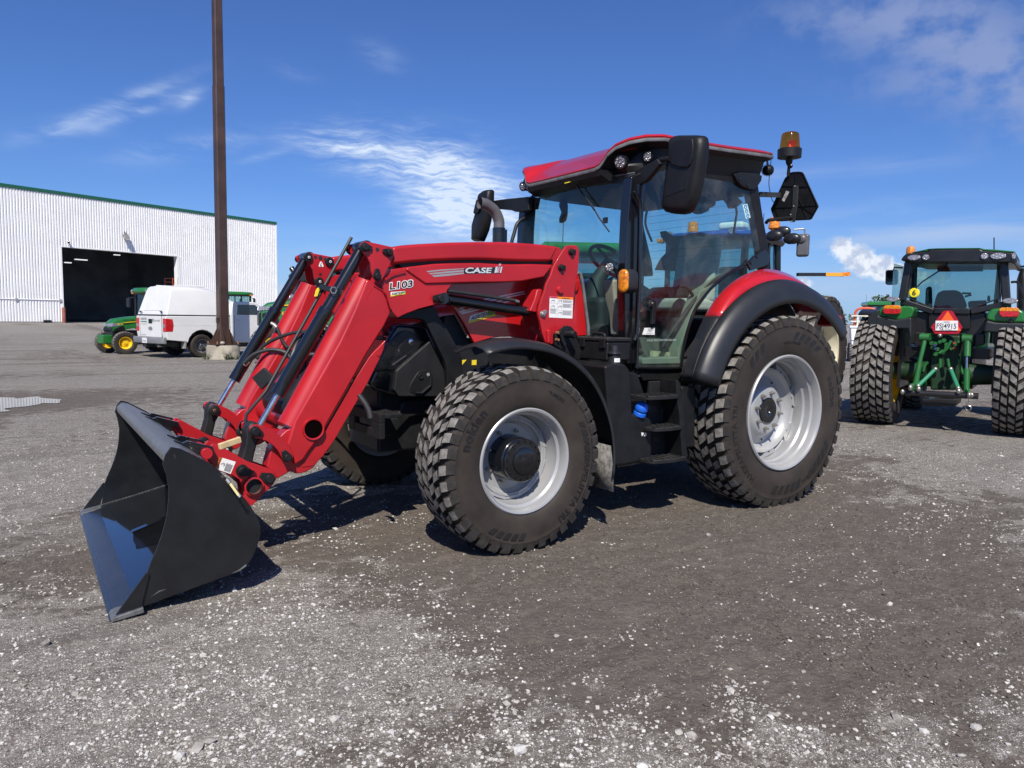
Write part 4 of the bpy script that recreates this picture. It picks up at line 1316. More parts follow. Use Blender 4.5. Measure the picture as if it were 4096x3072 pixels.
# quick-attach carrier
CARR = [(4.272, 0.693), (4.262, 0.706), (4.218, 0.714), (4.204, 0.731), (4.178, 0.719), (4.139, 0.693), (4.095, 0.665), (4.012, 0.611), (3.951, 0.584), (3.873, 0.549), (3.851, 0.520), (3.848, 0.493), (3.870, 0.456), (3.934, 0.401), (3.991, 0.347), (4.028, 0.347), (4.053, 0.389), (4.038, 0.414), (4.039, 0.438), (4.045, 0.466), (4.054, 0.487), (4.063, 0.510), (4.104, 0.543), (4.148, 0.561), (4.185, 0.577), (4.206, 0.614), (4.227, 0.646), (4.259, 0.663)]
CP1, CP1b = (4.048, 0.564), (4.009, 0.548)
CP2, CP2b = (3.895, 0.500), (3.932, 0.520)
CRG = (3.985, 0.465)
HOOKP = (4.250, 0.691)
for s in (1, -1):
    cr = MB().prism(CARR, s * 0.60, s * 0.625).build('bucket_carrier', RED, T, bevel=0.004)
    MB().prism(CARR, s * 0.47, s * 0.49).build('carrier_inner_plate', RED, cr, bevel=0.004)
    MB().cyl((HOOKP[0], s * 0.45, HOOKP[1]), (HOOKP[0], s * 0.70, HOOKP[1]), 0.031, seg=22).build('carrier_pin', RED, cr, bevel=0.003)
    mb = MB().lathe([(0.050, 0.625), (0.056, 0.648), (0.047, 0.65), (0.042, 0.63), (0.040, 0.55)], (CRG[0], 0, CRG[1]), 'y', 28)
    mb.v = [(x, s * y, z) for x, y, z in mb.v]
    mb.build('pipe_ring', RED, cr)
    mb = MB().lathe([(0.045, 0.660), (0.045, 0.64), (0.041, 0.636), (0.041, 0.629), (0.0, 0.629)], (CRG[0], 0, CRG[1]), 'y', 28)
    mb.v = [(x, s * y, z) for x, y, z in mb.v]
    mb.build('ring_inner_shade', BLACK_DUSTY, cr)  # black cup paints the shaded interior of the open carrier pipe
    pin_cap(CP1, s * 0.626, s * 0.662, 0.034, img_dir(CP1, CP1b), parent=cr)
    pin_cap(CP2, s * 0.626, s * 0.662, 0.033, img_dir(CP2, CP2b), parent=cr)
    if s < 0:
        for c in (CP1, CP2):
            mb = MB().lathe([(0.040, -0.47), (0.040, -0.45), (0.030, -0.446), (0.009, -0.446)], (c[0], 0, c[1]), 'y', 22)
            mb.build('pin_head', BLACK, cr)
            MB().lathe([(0.010, -0.445), (0.005, -0.443)], (c[0], 0, c[1]), 'y', 12).build('pin_grease_nipple', WHITE, cr)
    else:
        cr_near = cr
ct = CRG
MB().cyl((ct[0], -0.5, ct[1]), (ct[0], 0.5, ct[1]), 0.044, seg=20).build('carrier_tube', RED, T)
# warning sticker on the near carrier plate
WS = [(4.155, 0.626, 0.648), (4.081, 0.626, 0.617), (4.111, 0.626, 0.549), (4.181, 0.626, 0.582)]
o, r_, u_ = Vector(WS[3]), (Vector(WS[0]) - Vector(WS[3])), (Vector(WS[3]) - Vector(WS[2]))
stk = MB().add([Vector(p) + Vector((0, 0.0004, 0)) for p in WS], [(0, 1, 2, 3)]).build('warning_sticker', WHITE, cr_near, smooth=0)
W2 = [(4.168, 0.626, 0.653), (4.154, 0.626, 0.648), (4.181, 0.626, 0.581), (4.192, 0.626, 0.589)]
MB().add([Vector(p) + Vector((0, 0.0008, 0)) for p in W2], [(0, 1, 2, 3)]).build('sticker_band', ORANGE_ST, cr_near, smooth=0)
ex = (Vector(W2[0]) - Vector(W2[3])).normalized()
ey = (Vector(W2[3]) - Vector(W2[2])).normalized()
mb = text_on(MB(), 'WARNING', 0.0155, Vector(W2[3]) + Vector((0, 0.0014, 0)) + ex * 0.012 - ey * 0.012, ex, ey, bold=0.0006, width=(Vector(W2[0]) - Vector(W2[3])).length * 0.86)
for k in range(7):
    a = Vector(WS[0]).lerp(Vector(WS[1]), 0.46 + 0.07 * k)
    b = Vector(WS[3]).lerp(Vector(WS[2]), 0.46 + 0.07 * k)
    p, q_ = a.lerp(b, 0.25 if k in (0, 3) else 0.32), a.lerp(b, 0.92)
    mb.bar(p + Vector((0, 0.0012, 0)), q_ + Vector((0, 0.0012, 0)), 0.0006, 0.0026)
hp = [Vector(WS[0]).lerp(Vector(WS[1]), u).lerp(Vector(WS[3]).lerp(Vector(WS[2]), u), v) + Vector((0, 0.0014, 0)) for u, v in ((0.1, 0.55), (0.14, 0.4), (0.22, 0.36), (0.26, 0.5), (0.3, 0.35), (0.36, 0.45), (0.3, 0.62))]
mb.tube(hp, 0.0014, 4)
mb.build('sticker_print', BLACK_ST, cr_near, smooth=0)

# cross tube with the black valve cover and maker's emblem
mb = MB()
mb.cyl((PIPE[0], -YI, PIPE[1]), (PIPE[0], YI, PIPE[1]), 0.066, seg=28)
mb.build('cross_tube', RED, T)
mb = MB().bar((PIPE[0] + 0.10, -YI, PIPE[1] - 0.075), (PIPE[0] + 0.10, YI, PIPE[1] - 0.075), 0.10, 0.016)
mb.build('cross_plate', RED, T, bevel=0.003)

# black valve cover on the cross tube, with a red emblem field
vd, vn = Vector((-0.53, 0, 0.85)).normalized(), Vector((0.85, 0, 0.53)).normalized()
V0 = Vector((PIPE[0], 0, PIPE[1]))


def cov(d, n, y):
    p = V0 + vd * d + vn * n
    return (p.x, y, p.z)


mb = MB()
ring = lambda y, k: [cov(d * k + 0.18 * (1 - k), n * k, y) for d, n in ((0.0, -0.02), (0.0, 0.085), (0.05, 0.125), (0.17, 0.135), (0.33, 0.10), (0.36, 0.06), (0.36, -0.02))]
mb.loft([ring(-0.30, 0.75), ring(-0.26, 0.95), ring(-0.2, 1.0), ring(0.14, 1.0), ring(0.20, 0.93), ring(0.24, 0.7)])
vc = mb.build('valve_cover', BLACK, T, bevel=0.012, seg=3)
q4 = lambda y0, y1, d0, d1, n0, n1: [cov(d0, n0, y0), cov(d0, n0, y1), cov(d1, n1, y1), cov(d1, n1, y0)]
nn = lambda d: 0.135 - (d - 0.17) * 0.035 / 0.16
MB().add([cov(0.18, nn(0.18) + 0.002, -0.12), cov(0.18, nn(0.18) + 0.002, 0.08), cov(0.31, nn(0.31) + 0.002, 0.13), cov(0.31, nn(0.31) + 0.002, -0.17)], [(0, 1, 2, 3)]).build('emblem_field', PINK_ST if False else RED_GLOSS, vc, smooth=0)
em = MB()
for y0, y1 in ((0.0, 0.022), (0.027, 0.049), (0.054, 0.076)):
    d1 = 0.275 if y0 != 0.027 else 0.30
    em.add(q4(y0, y1, 0.215, d1, nn(0.215) + 0.004, nn(d1) + 0.004), [(0, 1, 2, 3)])
em.build('emblem', WHITE, vc, smooth=0)
em = MB().add(q4(0.032, 0.044, 0.22, 0.272, nn(0.22) + 0.006, nn(0.272) + 0.006), [(0, 1, 2, 3)])
em.build('emblem_bar', RED_GLOSS, vc, smooth=0)
gp_ = [Vector(p) for p in [(3.891, 0.267, 1.071), (3.826, 0.303, 1.137), (3.773, 0.344, 1.081), (3.843, 0.308, 0.997)]]
gn_ = (gp_[1] - gp_[0]).cross(gp_[3] - gp_[0]).normalized() * 0.012
MB().add([p - gn_ for p in gp_] + [p + gn_ for p in gp_], [(0, 1, 2, 3), (7, 6, 5, 4), (0, 4, 5, 1), (1, 5, 6, 2), (2, 6, 7, 3), (3, 7, 4, 0)]).build('hose_shield', BLACK, T, bevel=0.005)
hb = smooth_path([Vector(p) for p in [(3.412, 0.212, 1.405), (3.372, 0.241, 1.382), (3.349, 0.261, 1.338), (3.360, 0.262, 1.260)]], 5)
MB().tube(hb, 0.014, 8).build('hose', HOSE, T)
hb = smooth_path([Vector(p) for p in [(3.899, 0.097, 1.149), (3.841, 0.128, 1.211), (3.761, 0.178, 1.241), (3.698, 0.221, 1.237), (3.660, 0.249, 1.215), (3.638, 0.268, 1.168)]], 5)
MB().tube(hb, 0.013, 8).build('hose', HOSE, T)
hb = smooth_path([Vector(p) for p in [(3.589, 0.357, 1.200), (3.542, 0.387, 1.220), (3.488, 0.425, 1.198), (3.466, 0.445, 1.147), (3.485, 0.441, 1.072)]], 5)
MB().tube(hb, 0.013, 8).build('hose', HOSE, T)
hb = smooth_path([Vector(p) for p in [(3.621, 0.458, 1.187), (3.623, 0.461, 1.154), (3.636, 0.455, 1.127), (3.659, 0.442, 1.106), (3.669, 0.436, 1.100)]], 5)
MB().tube(hb, 0.013, 8).build('hose', HOSE, T)


# ------------------------------------------------------------------ bucket
BY = 1.12
PLATE = [(4.617, 0.206), (4.599, 0.257), (4.571, 0.320), (4.547, 0.385), (4.529, 0.450), (4.520, 0.502), (4.514, 0.554), (4.511, 0.606), (4.521, 0.682), (4.536, 0.736), (4.523, 0.780), (4.497, 0.816), (4.454, 0.804), (4.323, 0.723), (4.284, 0.687), (4.245, 0.638), (4.201, 0.586), (4.157, 0.525), (4.124, 0.475), (4.096, 0.421), (4.081, 0.391), (4.074, 0.362), (4.073, 0.321), (4.080, 0.289), (4.097, 0.243), (4.120, 0.194), (4.148, 0.155), (4.186, 0.137), (4.230, 0.124), (4.634, 0.040), (4.644, 0.039)]
CORNER = [(4.760, 0.027), (4.627, 0.207), (4.609, 0.202), (4.647, 0.046)]
SHOE = [(4.781, 0.004), (4.766, 0.022), (4.641, 0.045), (4.638, 0.019), (4.774, 0.001)]
bucket = thing('bucket')
bucket.parent = T
for s in (1, -1):
    sp = MB().prism(PLATE, s * (BY - 0.012), s * BY).build('side_plate', BUCKET, bucket, bevel=0.003)
    MB().prism(CORNER, s * (BY + 0.001), s * (BY + 0.014)).build('corner_plate', BUCKET, bucket, bevel=0.003)
    MB().prism(SHOE, s * (BY - 0.10), s * (BY + 0.03)).build('wear_shoe', STEEL_WORN, bucket, bevel=0.003)
slot = [(4.489, 0.778), (4.479, 0.783), (4.474, 0.760), (4.483, 0.755)]
MB().prism(slot, BY + 0.0005, BY + 0.002).build('plate_slot', BLACK_ST, bucket, smooth=0)
mb = MB()
mb.add([(4.607, 1.121, 0.081), (4.566, 1.121, 0.107), (4.532, 1.121, 0.108), (4.566, 1.121, 0.100)], [(0, 1, 2, 3)])
mb.add([(4.228, 1.121, 0.129), (4.186, 1.121, 0.146), (4.152, 1.121, 0.168), (4.148, 1.121, 0.158), (4.183, 1.121, 0.137)], [(0, 1, 2, 3, 4)])
mb.build('scratch', STEEL_WORN, bucket, smooth=0)
fold = [(4.513, 1.121, 0.673), (4.416, 1.121, 0.649), (4.297, 1.121, 0.593), (4.311, 1.121, 0.589), (4.431, 1.121, 0.620), (4.511, 1.121, 0.652)]
# shell: floor, rolled back and top lip, one bent sheet
prof = [(4.764, 0.003), (4.634, 0.037), (4.428, 0.081), (4.230, 0.129), (4.186, 0.142), (4.151, 0.162), (4.122, 0.199), (4.102, 0.244), (4.086, 0.290), (4.079, 0.322), (4.080, 0.361), (4.101, 0.418), (4.159, 0.517), (4.245, 0.630), (4.323, 0.716)]
pp = smooth_path([(p[0], 0, p[1]) for p in prof], 3)
poly = [(p.x, p.z) for p in pp]
inn_ = []
for i, (x, z) in enumerate(poly):
    a_, b_ = poly[max(i - 1, 0)], poly[min(i + 1, len(poly) - 1)]
    dx, dz = b_[0] - a_[0], b_[1] - a_[1]
    L = math.hypot(dx, dz)
    inn_.append((x - dz / L * -0.010, z + dx / L * -0.010))
MB().prism(poly + inn_[::-1], -BY + 0.012, BY - 0.012).build('shell', BUCKET_IN, bucket, smooth=40)
# top lip box
LIP = [(4.526, 0.754), (4.520, 0.776), (4.492, 0.805), (4.451, 0.793), (4.326, 0.716), (4.308, 0.695), (4.327, 0.674), (4.410, 0.743), (4.466, 0.760), (4.494, 0.729), (4.518, 0.723)]
MB().prism(LIP, -BY + 0.012, BY - 0.012).build('top_lip', STEEL_WORN, bucket, bevel=0.012, seg=3)
# bevelled cutting edge
e0, e1, e2 = (4.778, -0.006), (4.720, 0.013), (4.716, 0.039)
a = Vector((e0[0], 0, e0[1])); b = Vector(((4.764, 0.019)[0], 0, 0.025)); 
CE = [(4.786, 0.0), (4.752, 0.020), (4.665, 0.0405), (4.66, 0.020), (4.735, 0.0)]
MB().prism(CE, -BY - 0.012, BY + 0.012).build('cutting_edge', mat('cutting_edge_steel', (0.028, 0.033, 0.045), 0.28, 0.3, 0.2, 0.6, vary=0.25, vscale=6), bucket)
# stiffener rib welded across the floor
ra, rb = (4.722, 0.052, 0.060), (4.395, -0.001, 0.100)
RIBY = 0.02
rib = [(4.56, 0.052), (4.56, 0.115), (4.20, 0.235), (4.13, 0.235), (4.13, 0.11), (4.40, 0.07)]
for y in (RIBY,):
    rb_ = MB().prism(rib, y - 0.008, y + 0.008).build('floor_rib', BUCKET_IN, bucket, bevel=0.002)
    MB().prism([(4.565, 0.112), (4.20, 0.232), (4.13, 0.232), (4.13, 0.242), (4.20, 0.242), (4.565, 0.122)], y - 0.035, y + 0.01).build('rib_flange', BUCKET_IN, rb_)
    wl_ = MB()
    for k in range(110):
        t = k / 110
        wl_.sphere((4.55 - 0.38 * t, y + 0.012, 0.062 + 0.07 * t * t), 0.0042, 5, 4)
    wl_.build('weld_bead', STEEL_WORN, rb_)
wl_ = MB()
for k in range(330):
    i = int(k / 330 * (len(pp) - 6))
    p = pp[i].lerp(pp[i + 1], (k / 330 * (len(pp) - 6)) % 1)
    wl_.sphere((p.x, -BY + 0.016, p.z + 0.013), 0.0042 + 0.0012 * math.sin(k * 2.3), 5, 4)
wl_.build('weld_bead', STEEL_WORN, bucket)
# cast hooks on the bucket's back
HOOK = [(4.429, 0.768), (4.415, 0.778), (4.369, 0.758), (4.346, 0.767), (4.243, 0.733), (4.215, 0.725), (4.205, 0.700), (4.212, 0.674), (4.236, 0.694), (4.254, 0.686), (4.263, 0.657), (4.281, 0.659), (4.308, 0.700), (4.339, 0.721), (4.416, 0.753)]
for yc in (0.66, 0.44, -0.44, -0.66):
    MB().prism(HOOK, yc - 0.012, yc + 0.012).build('carrier_hook', BLACK_PAINT, bucket, bevel=0.004)
# the stick of lumber wedged between the carrier plates: a thing of its own
sa, sb = Vector([(4.219, 0.855, 0.752)][0]), Vector([(4.097, 0.813, 0.777)][0])
stick = MB().bar(sa, sb, 0.022, 0.034).build('wooden_stick', mat('raw_pine', (0.62, 0.46, 0.24), 0.7, vary=0.15, vscale=20), bevel=0.004)
tag(stick, 'raw pine stick wedged in the red bucket carrier', 'stick')
la, lb = Vector([(4.236, 1.172, 0.618)][0]), Vector([(4.201, 1.202, 0.557)][0])
pole = MB().bar(la, lb, 0.009, 0.012).build('lock_lever', mat('cream_plastic', (0.72, 0.62, 0.30), 0.5), T, bevel=0.002)
MB().tube([Vector([(4.248, 1.162, 0.638)][0]), la], 0.011, 8).build('lock_lever_tip', ZINC, T)
MB().tube([lb, Vector([(4.194, 1.207, 0.550)][0])], 0.010, 8).build('lock_lever_tip', ZINC, T)


# ------------------------------------------------------------------ loader towers and lift cylinders
TOWER = [(1.741, 1.997), (1.719, 2.010), (1.645, 2.015), (1.627, 2.003), (1.614, 1.977), (1.615, 1.891), (1.623, 1.824), (1.637, 1.757), (1.647, 1.676), (1.653, 1.569), (1.655, 1.475), (1.643, 1.421), (1.633, 1.354), (1.702, 1.380), (1.737, 1.420), (1.778, 1.393), (1.794, 1.353), (1.817, 1.300), (1.850, 1.284), (1.898, 1.284), (1.912, 1.307), (1.938, 1.366), (1.960, 1.451), (1.978, 1.510), (1.971, 1.549), (1.950, 1.608), (1.929, 1.660), (1.911, 1.722), (1.872, 1.789), (1.853, 1.845), (1.805, 1.920), (1.773, 1.961)]
EAR = [(2.034, 1.521), (1.991, 1.610), (1.974, 1.672), (1.962, 1.684), (1.930, 1.686), (1.918, 1.680), (1.929, 1.628), (1.959, 1.562), (1.970, 1.510)]
for s in (1, -1):
    tw = MB().prism(TOWER, s * 0.635, s * 0.66).build('loader_tower', RED, T, bevel=0.005)
    MB().prism(TOWER, s * 0.43, s * 0.45).build('tower_inner_plate', RED, tw, bevel=0.004)
    MB().prism(EAR, s * 0.50, s * 0.63).build('tower_ear', RED, tw, bevel=0.012)
    for c, d in (((1.694, 1.963), (1.653, 1.969)), ((1.786, 1.844), (1.743, 1.848))):
        pin_cap(c, s * 0.66, s * 0.69, 0.024, img_dir(c, d), parent=tw)
    c = (1.792, 1.681)
    mb = MB().lathe([(0.0, 0.682), (0.022, 0.682), (0.027, 0.676), (0.029, 0.655)], (c[0], 0, c[1]), 'y', 24)
    mb.v = [(x, s * y, z) for x, y, z in mb.v]
    mb.build('tower_boss', RED, tw)
    c = (1.890, 1.340)
    MB().prism([(1.908, 1.385), (1.893, 1.393), (1.872, 1.387), (1.875, 1.307), (1.884, 1.291), (1.905, 1.294)], s * 0.655, s * 0.685).build('tower_stop', RED, tw, bevel=0.008)
    MB().box(1.45, 1.80, min(s * 0.30, s * 0.62), max(s * 0.30, s * 0.62), 1.02, 1.22).build('tower_foot', BLACK, tw, bevel=0.02)
    pa, pb = (2.724, 1.596), (1.856, 1.505)
    ea, eb = (2.664, 1.589), (1.998, 1.520)
    lc = MB().tube([(ea[0], s * 0.56, ea[1]), (eb[0], s * 0.56, eb[1])], 0.036, 24).build('lift_cylinder', BLACK_PAINT, T, bevel=0.004)
    MB().cyl((pa[0], s * 0.50, pa[1]), (pa[0], s * 0.62, pa[1]), 0.038, seg=22).build('cylinder_eye', BLACK_PAINT, lc)
    MB().tube([(eb[0], s * 0.56, eb[1]), (pb[0], s * 0.56, pb[1])], 0.0135, 16).build('chrome_rod', CHROME, lc)
    h0, h1, h2, h3 = [(2.687, 0.600, 1.647), (2.411, 0.600, 1.623), (2.144, 0.600, 1.596), (2.108, 0.600, 1.587)]
    mb = MB().tube([(p[0], s * p[1], p[2]) for p in (h0, h1, h2)], 0.0125, 10)
    mb.build('hose', HOSE, lc)
    mb = MB().tube([(p[0], s * p[1], p[2]) for p in (h2, h3)], 0.0105, 8)
    mb.build('hose_fitting', ZINC, lc)
    mb = MB().tube([(h3[0], s * h3[1], h3[2]), (h3[0], s * 0.57, h3[2] - 0.03)], 0.008, 8)
    mb.build('hose_elbow', BLACK_PAINT, lc)
    pin_cap((2.766, 1.592), s * 0.632, s * 0.668, 0.030, img_dir((2.766, 1.592), (2.814, 1.596)), parent=lc)
    pin_cap((1.939, 1.503), s * 0.66, s * 0.676, 0.024, img_dir((1.939, 1.503), (1.910, 1.524)), parent=lc, m=ZINC)
    MB().cyl(((1.939, 1.503)[0], s * 0.676, (1.939, 1.503)[1]), ((1.939, 1.503)[0], s * 0.684, (1.939, 1.503)[1]), 0.010, seg=10).build('pin_bolt', ZINC, lc)
    if s > 0:
        tw_near = tw
# safety sticker on the near tower
SQ = [(1.880, 0.662, 1.633), (1.664, 0.662, 1.631), (1.666, 0.662, 1.475), (1.882, 0.662, 1.480)]
MB().add(SQ, [(0, 1, 2, 3)]).build('safety_sticker', WHITE, tw_near, smooth=0)


def on_quad(Q, u, v, off=0.0):
    a = Vector(Q[0]).lerp(Vector(Q[1]), u)
    b = Vector(Q[3]).lerp(Vector(Q[2]), u)
    return a.lerp(b, v) + Vector((0, off, 0))


def quad_rect(mb, Q, u0, u1, v0, v1, off):
    mb.add([on_quad(Q, u, v, off) for u, v in ((u0, v0), (u1, v0), (u1, v1), (u0, v1))], [(0, 1, 2, 3)])
    return mb


quad_rect(MB(), SQ, 0, 0.335, 0, 0.085, 0.0006).build('sticker_band', PINK_ST, tw_near, smooth=0)
quad_rect(MB(), SQ, 0.335, 1.0, 0, 0.115, 0.0006).build('sticker_band', ORANGE_ST, tw_near, smooth=0)
mb = MB()
ex, ey = (Vector(SQ[1]) - Vector(SQ[0])).normalized(), (Vector(SQ[0]) - Vector(SQ[3])).normalized()
Lq = (Vector(SQ[1]) - Vector(SQ[0])).length
text_on(mb, 'WARNING', 0.0105, on_quad(SQ, 0.52, 0.095, 0.0012), ex, ey, width=Lq * 0.34, bold=0.0004)
text_on(mb, 'DANGER', 0.008, on_quad(SQ, 0.07, 0.07, 0.0012), ex, ey, width=Lq * 0.22, bold=0.0003)
for k in range(7):
    quad_rect(mb, SQ, 0.56, 0.97 - 0.04 * (k % 3), 0.34 + 0.025 * k, 0.347 + 0.025 * k, 0.001)
    quad_rect(mb, SQ, 0.56, 0.97 - 0.05 * (k % 2), 0.66 + 0.03 * k, 0.668 + 0.03 * k, 0.001)
    quad_rect(mb, SQ, 0.04, 0.30 - 0.03 * (k % 2), 0.58 + 0.035 * k, 0.588 + 0.035 * k, 0.001)
for k in range(4):
    quad_rect(mb, SQ, 0.56, 0.95, 0.16 + 0.03 * k, 0.168 + 0.03 * k, 0.001)
for u0, v0 in ((0.06, 0.14), (0.06, 0.4), (0.37, 0.14), (0.37, 0.4), (0.37, 0.7)):
    pts = [on_quad(SQ, u0 + du, v0 + dv, 0.0016) for du, dv in ((0, 0.12), (0.05, 0.03), (0.10, 0.06), (0.13, 0.0), (0.15, 0.13))]
    mb.tube(pts, 0.0014, 4)
quad_rect(mb, SQ, 0.335, 0.339, 0.0, 0.97, 0.001)
for v_ in (0.32, 0.63):
    quad_rect(mb, SQ, 0.0, 1.0, v_, v_ + 0.004, 0.001)
mb.build('sticker_print', BLACK_ST, tw_near, smooth=0)

# loader decals
DK = MB()
BQ = [(2.864, 0.634, 1.764), (2.276, 0.634, 1.849), (2.275, 0.634, 1.784), (2.810, 0.634, 1.734)]
stripes = MB()
for poly in ([(2.866, 0.633, 1.768), (2.756, 0.633, 1.784), (2.577, 0.633, 1.801), (2.577, 0.633, 1.796), (2.756, 0.633, 1.775), (2.851, 0.633, 1.761)], [(2.847, 0.633, 1.755), (2.700, 0.633, 1.776), (2.574, 0.633, 1.790), (2.574, 0.633, 1.779), (2.700, 0.633, 1.763), (2.832, 0.633, 1.748)], [(2.825, 0.633, 1.743), (2.700, 0.633, 1.759), (2.574, 0.633, 1.774), (2.574, 0.633, 1.764), (2.700, 0.633, 1.745), (2.806, 0.633, 1.732)]):
    stripes.add(poly, [tuple(range(len(poly)))])
stripes.build('stripe_decal', mat('fading_stripe', (0.32, 0.33, 0.35), 0.35, 0.2), T, smooth=0)
base = MB().add([(2.581, 0.633, 1.799), (2.473, 0.633, 1.809), (2.354, 0.633, 1.819), (2.280, 0.633, 1.822), (2.279, 0.633, 1.784), (2.472, 0.633, 1.771), (2.581, 0.633, 1.764)], [tuple(range(7))])
base.build('badge_backing', BLACK_ST, T, smooth=0)
def seg(p, q):
    return Vector(q) - Vector(p)
c0, c1, c2 = [(2.573, 0.636, 1.770), (2.356, 0.636, 1.780), (2.565, 0.636, 1.812)]
ex, ey = seg(c0, c1), seg(c0, c2)
mb = text_on(MB(), 'CASE', 0.050, c0, ex, Vector((0, 0, 1)), bold=0.0016, shear=0.16, width=ex.length * 0.985, ext=0.0008)
mb.build('badge_lettering', SILVER_ST, T, smooth=0)
mk = lambda pts: MB().add([Vector(p) for p in pts], [tuple(range(len(pts)))])
mb = MB()
for pts in ([(2.342, 0.637, 1.781), (2.331, 0.637, 1.824), (2.314, 0.637, 1.825), (2.317, 0.637, 1.811), (2.312, 0.637, 1.809), (2.318, 0.637, 1.799), (2.314, 0.637, 1.795), (2.325, 0.637, 1.782)], [(2.298, 0.637, 1.783), (2.294, 0.637, 1.796), (2.297, 0.637, 1.801), (2.288, 0.637, 1.812), (2.292, 0.637, 1.815), (2.288, 0.637, 1.826), (2.275, 0.637, 1.827), (2.286, 0.637, 1.783)], [(2.319, 0.637, 1.782), (2.306, 0.637, 1.825), (2.294, 0.637, 1.826), (2.304, 0.637, 1.783)], [(2.308, 0.637, 1.831), (2.302, 0.637, 1.846), (2.286, 0.637, 1.846), (2.291, 0.637, 1.832)]):
    mb.add(pts, [tuple(range(len(pts)))])
mb.build('badge_emblem', SILVER_ST, T, smooth=0)
mb = MB()
for pts in ([(2.315, 0.638, 1.784), (2.305, 0.638, 1.821), (2.297, 0.638, 1.821), (2.306, 0.638, 1.784)], [(2.304, 0.638, 1.833), (2.300, 0.638, 1.842), (2.292, 0.638, 1.843), (2.295, 0.638, 1.834)]):
    mb.add(pts, [tuple(range(len(pts)))])
mb.build('badge_bar', PINK_ST, T, smooth=0)
c0, c1 = [(3.123, 0.622, 1.639), (2.955, 0.622, 1.666)]
text_on(MB(), 'L103', 0.062, Vector(c0) + Vector((0, 0.0, -0.001)), seg(c0, c1), Vector((0, 0, 1)), bold=0.0048, width=seg(c0, c1).length * 1.02, shear=0.05).build('model_number_outline', WHITE, T, smooth=0)
text_on(MB(), 'L103', 0.058, Vector(c0) + Vector((-0.004, 0.0015, 0.001)), seg(c0, c1), Vector((0, 0, 1)), bold=0.0012, width=seg(c0, c1).length * 0.96, shear=0.05).build('model_number', BLACK_ST, T, smooth=0)


def dealer(Q, parent, off=0.0008, inset=0.0):
    """slanted dealer sticker: white ground, yellow and green foot, black word"""
    MB().add([Vector(p) for p in Q], [(0, 1, 2, 3)]).build('dealer_sticker', WHITE, parent, smooth=0)
    quad_rect(MB(), Q, 0.0, 1.0, 0.72, 1.0, off).build('sticker_foot', YELLOW_ST, parent, smooth=0)
    quad_rect(MB(), Q, 0.72, 1.0, 0.08, 0.70, off).build('sticker_end', GREEN_ST, parent, smooth=0)
    h = (Vector(Q[0]) - Vector(Q[3])).length
    m1 = text_on(MB(), 'AGRITEX', h * 0.68, on_quad(Q, 0.05, 0.66, off * 2), Vector(Q[1]) - Vector(Q[0]), Vector(Q[0]) - Vector(Q[3]), bold=h * 0.02, width=(Vector(Q[1]) - Vector(Q[0])).length * 0.74, shear=0.15)
    text_on(m1, 'www.agritex.ca', h * 0.2, on_quad(Q, 0.30, 0.93, off * 2), Vector(Q[1]) - Vector(Q[0]), Vector(Q[0]) - Vector(Q[3]), width=(Vector(Q[1]) - Vector(Q[0])).length * 0.5)
    m1.build('sticker_word', BLACK_ST, parent, smooth=0)


dealer([(3.111, 0.620, 1.624), (3.008, 0.620, 1.634), (3.008, 0.620, 1.615), (3.111, 0.620, 1.595)], T)
dealer([(2.412, 0.436, 1.484), (2.210, 0.436, 1.538), (2.201, 0.436, 1.484), (2.431, 0.436, 1.428)], near_panel)

# ------------------------------------------------------------------ front and rear fenders
def sweep(c, a0, a1, sec, n=26, y_sign=1):
    rows = []
    for k in range(n + 1):
        a = R(a0 + (a1 - a0) * k / n)
        s_ = sec(k / n)
        rows.append([(c[0] + r * math.cos(a), y_sign * y, c[1] + r * math.sin(a)) for y, r in s_])
    return MB().sheet(rows)


def ff_sec(t):
    d = 0.035 * max(0, (t - 0.68) / 0.32) ** 1.5
    e = 0.03 * max(0, (0.22 - t) / 0.22)
    return [(0.86, 0.735 + d), (0.90, 0.755 + d - e), (1.05, 0.762 + d), (1.18, 0.755 + d + e), (1.255, 0.738 + d + e), (1.285, 0.71 + d + e), (1.285, 0.695 + d + e)]


for s in (1, -1):
    ff = sweep((2.491, 0.581), 66, 194, ff_sec, 30, s).build('front_fender', FENDER, T, solid=0.008, smooth=45)
    fl = MB().sheet([[(1.775, s * 0.93, 0.62), (1.79, s * 1.27, 0.62)], [(1.765, s * 0.93, 0.45), (1.765, s * 1.275, 0.45)], [(1.76, s * 0.95, 0.30), (1.755, s * 1.275, 0.30)]]).build('mud_flap', mat('dusty_flap', (0.15, 0.145, 0.135), 0.85, vary=0.5, vscale=30, dirt=(0.03, 0.03, 0.03), dirt_amt=0.45, dscale=16), ff, solid=0.008)


def rf_sec(t):
    return [(1.365, 0.875), (1.370, 0.915), (1.355, 0.985), (1.315, 1.035), (1.265, 1.060)]


RIN = lambda a: float(np.interp(a, (15, 41, 55, 61, 71, 82, 94, 105, 150), (0.64, 0.68, 0.77, 0.82, 0.89, 0.97, 1.08, 1.165, 1.165)))
R10 = lambda a: float(np.interp(a, (17, 43, 58, 81, 150), (0.87, 0.93, 1.01, 1.115, 1.165)))
R11 = lambda a: float(np.interp(a, (16, 39, 62, 86, 150), (0.99, 1.03, 1.105, 1.150, 1.155)))


def rf_red(t, a0=46.0, a1=137.0):
    a = a0 + (a1 - a0) * t
    return [(1.255, 1.055), (1.20, min(1.10, R11(a))), (1.11, R11(a)), (1.0, R10(a)), (0.88, (R10(a) + RIN(a)) / 2), (0.785, RIN(a))]


def rf_front(t):
    return rf_red(t, 17.0, 46.5)


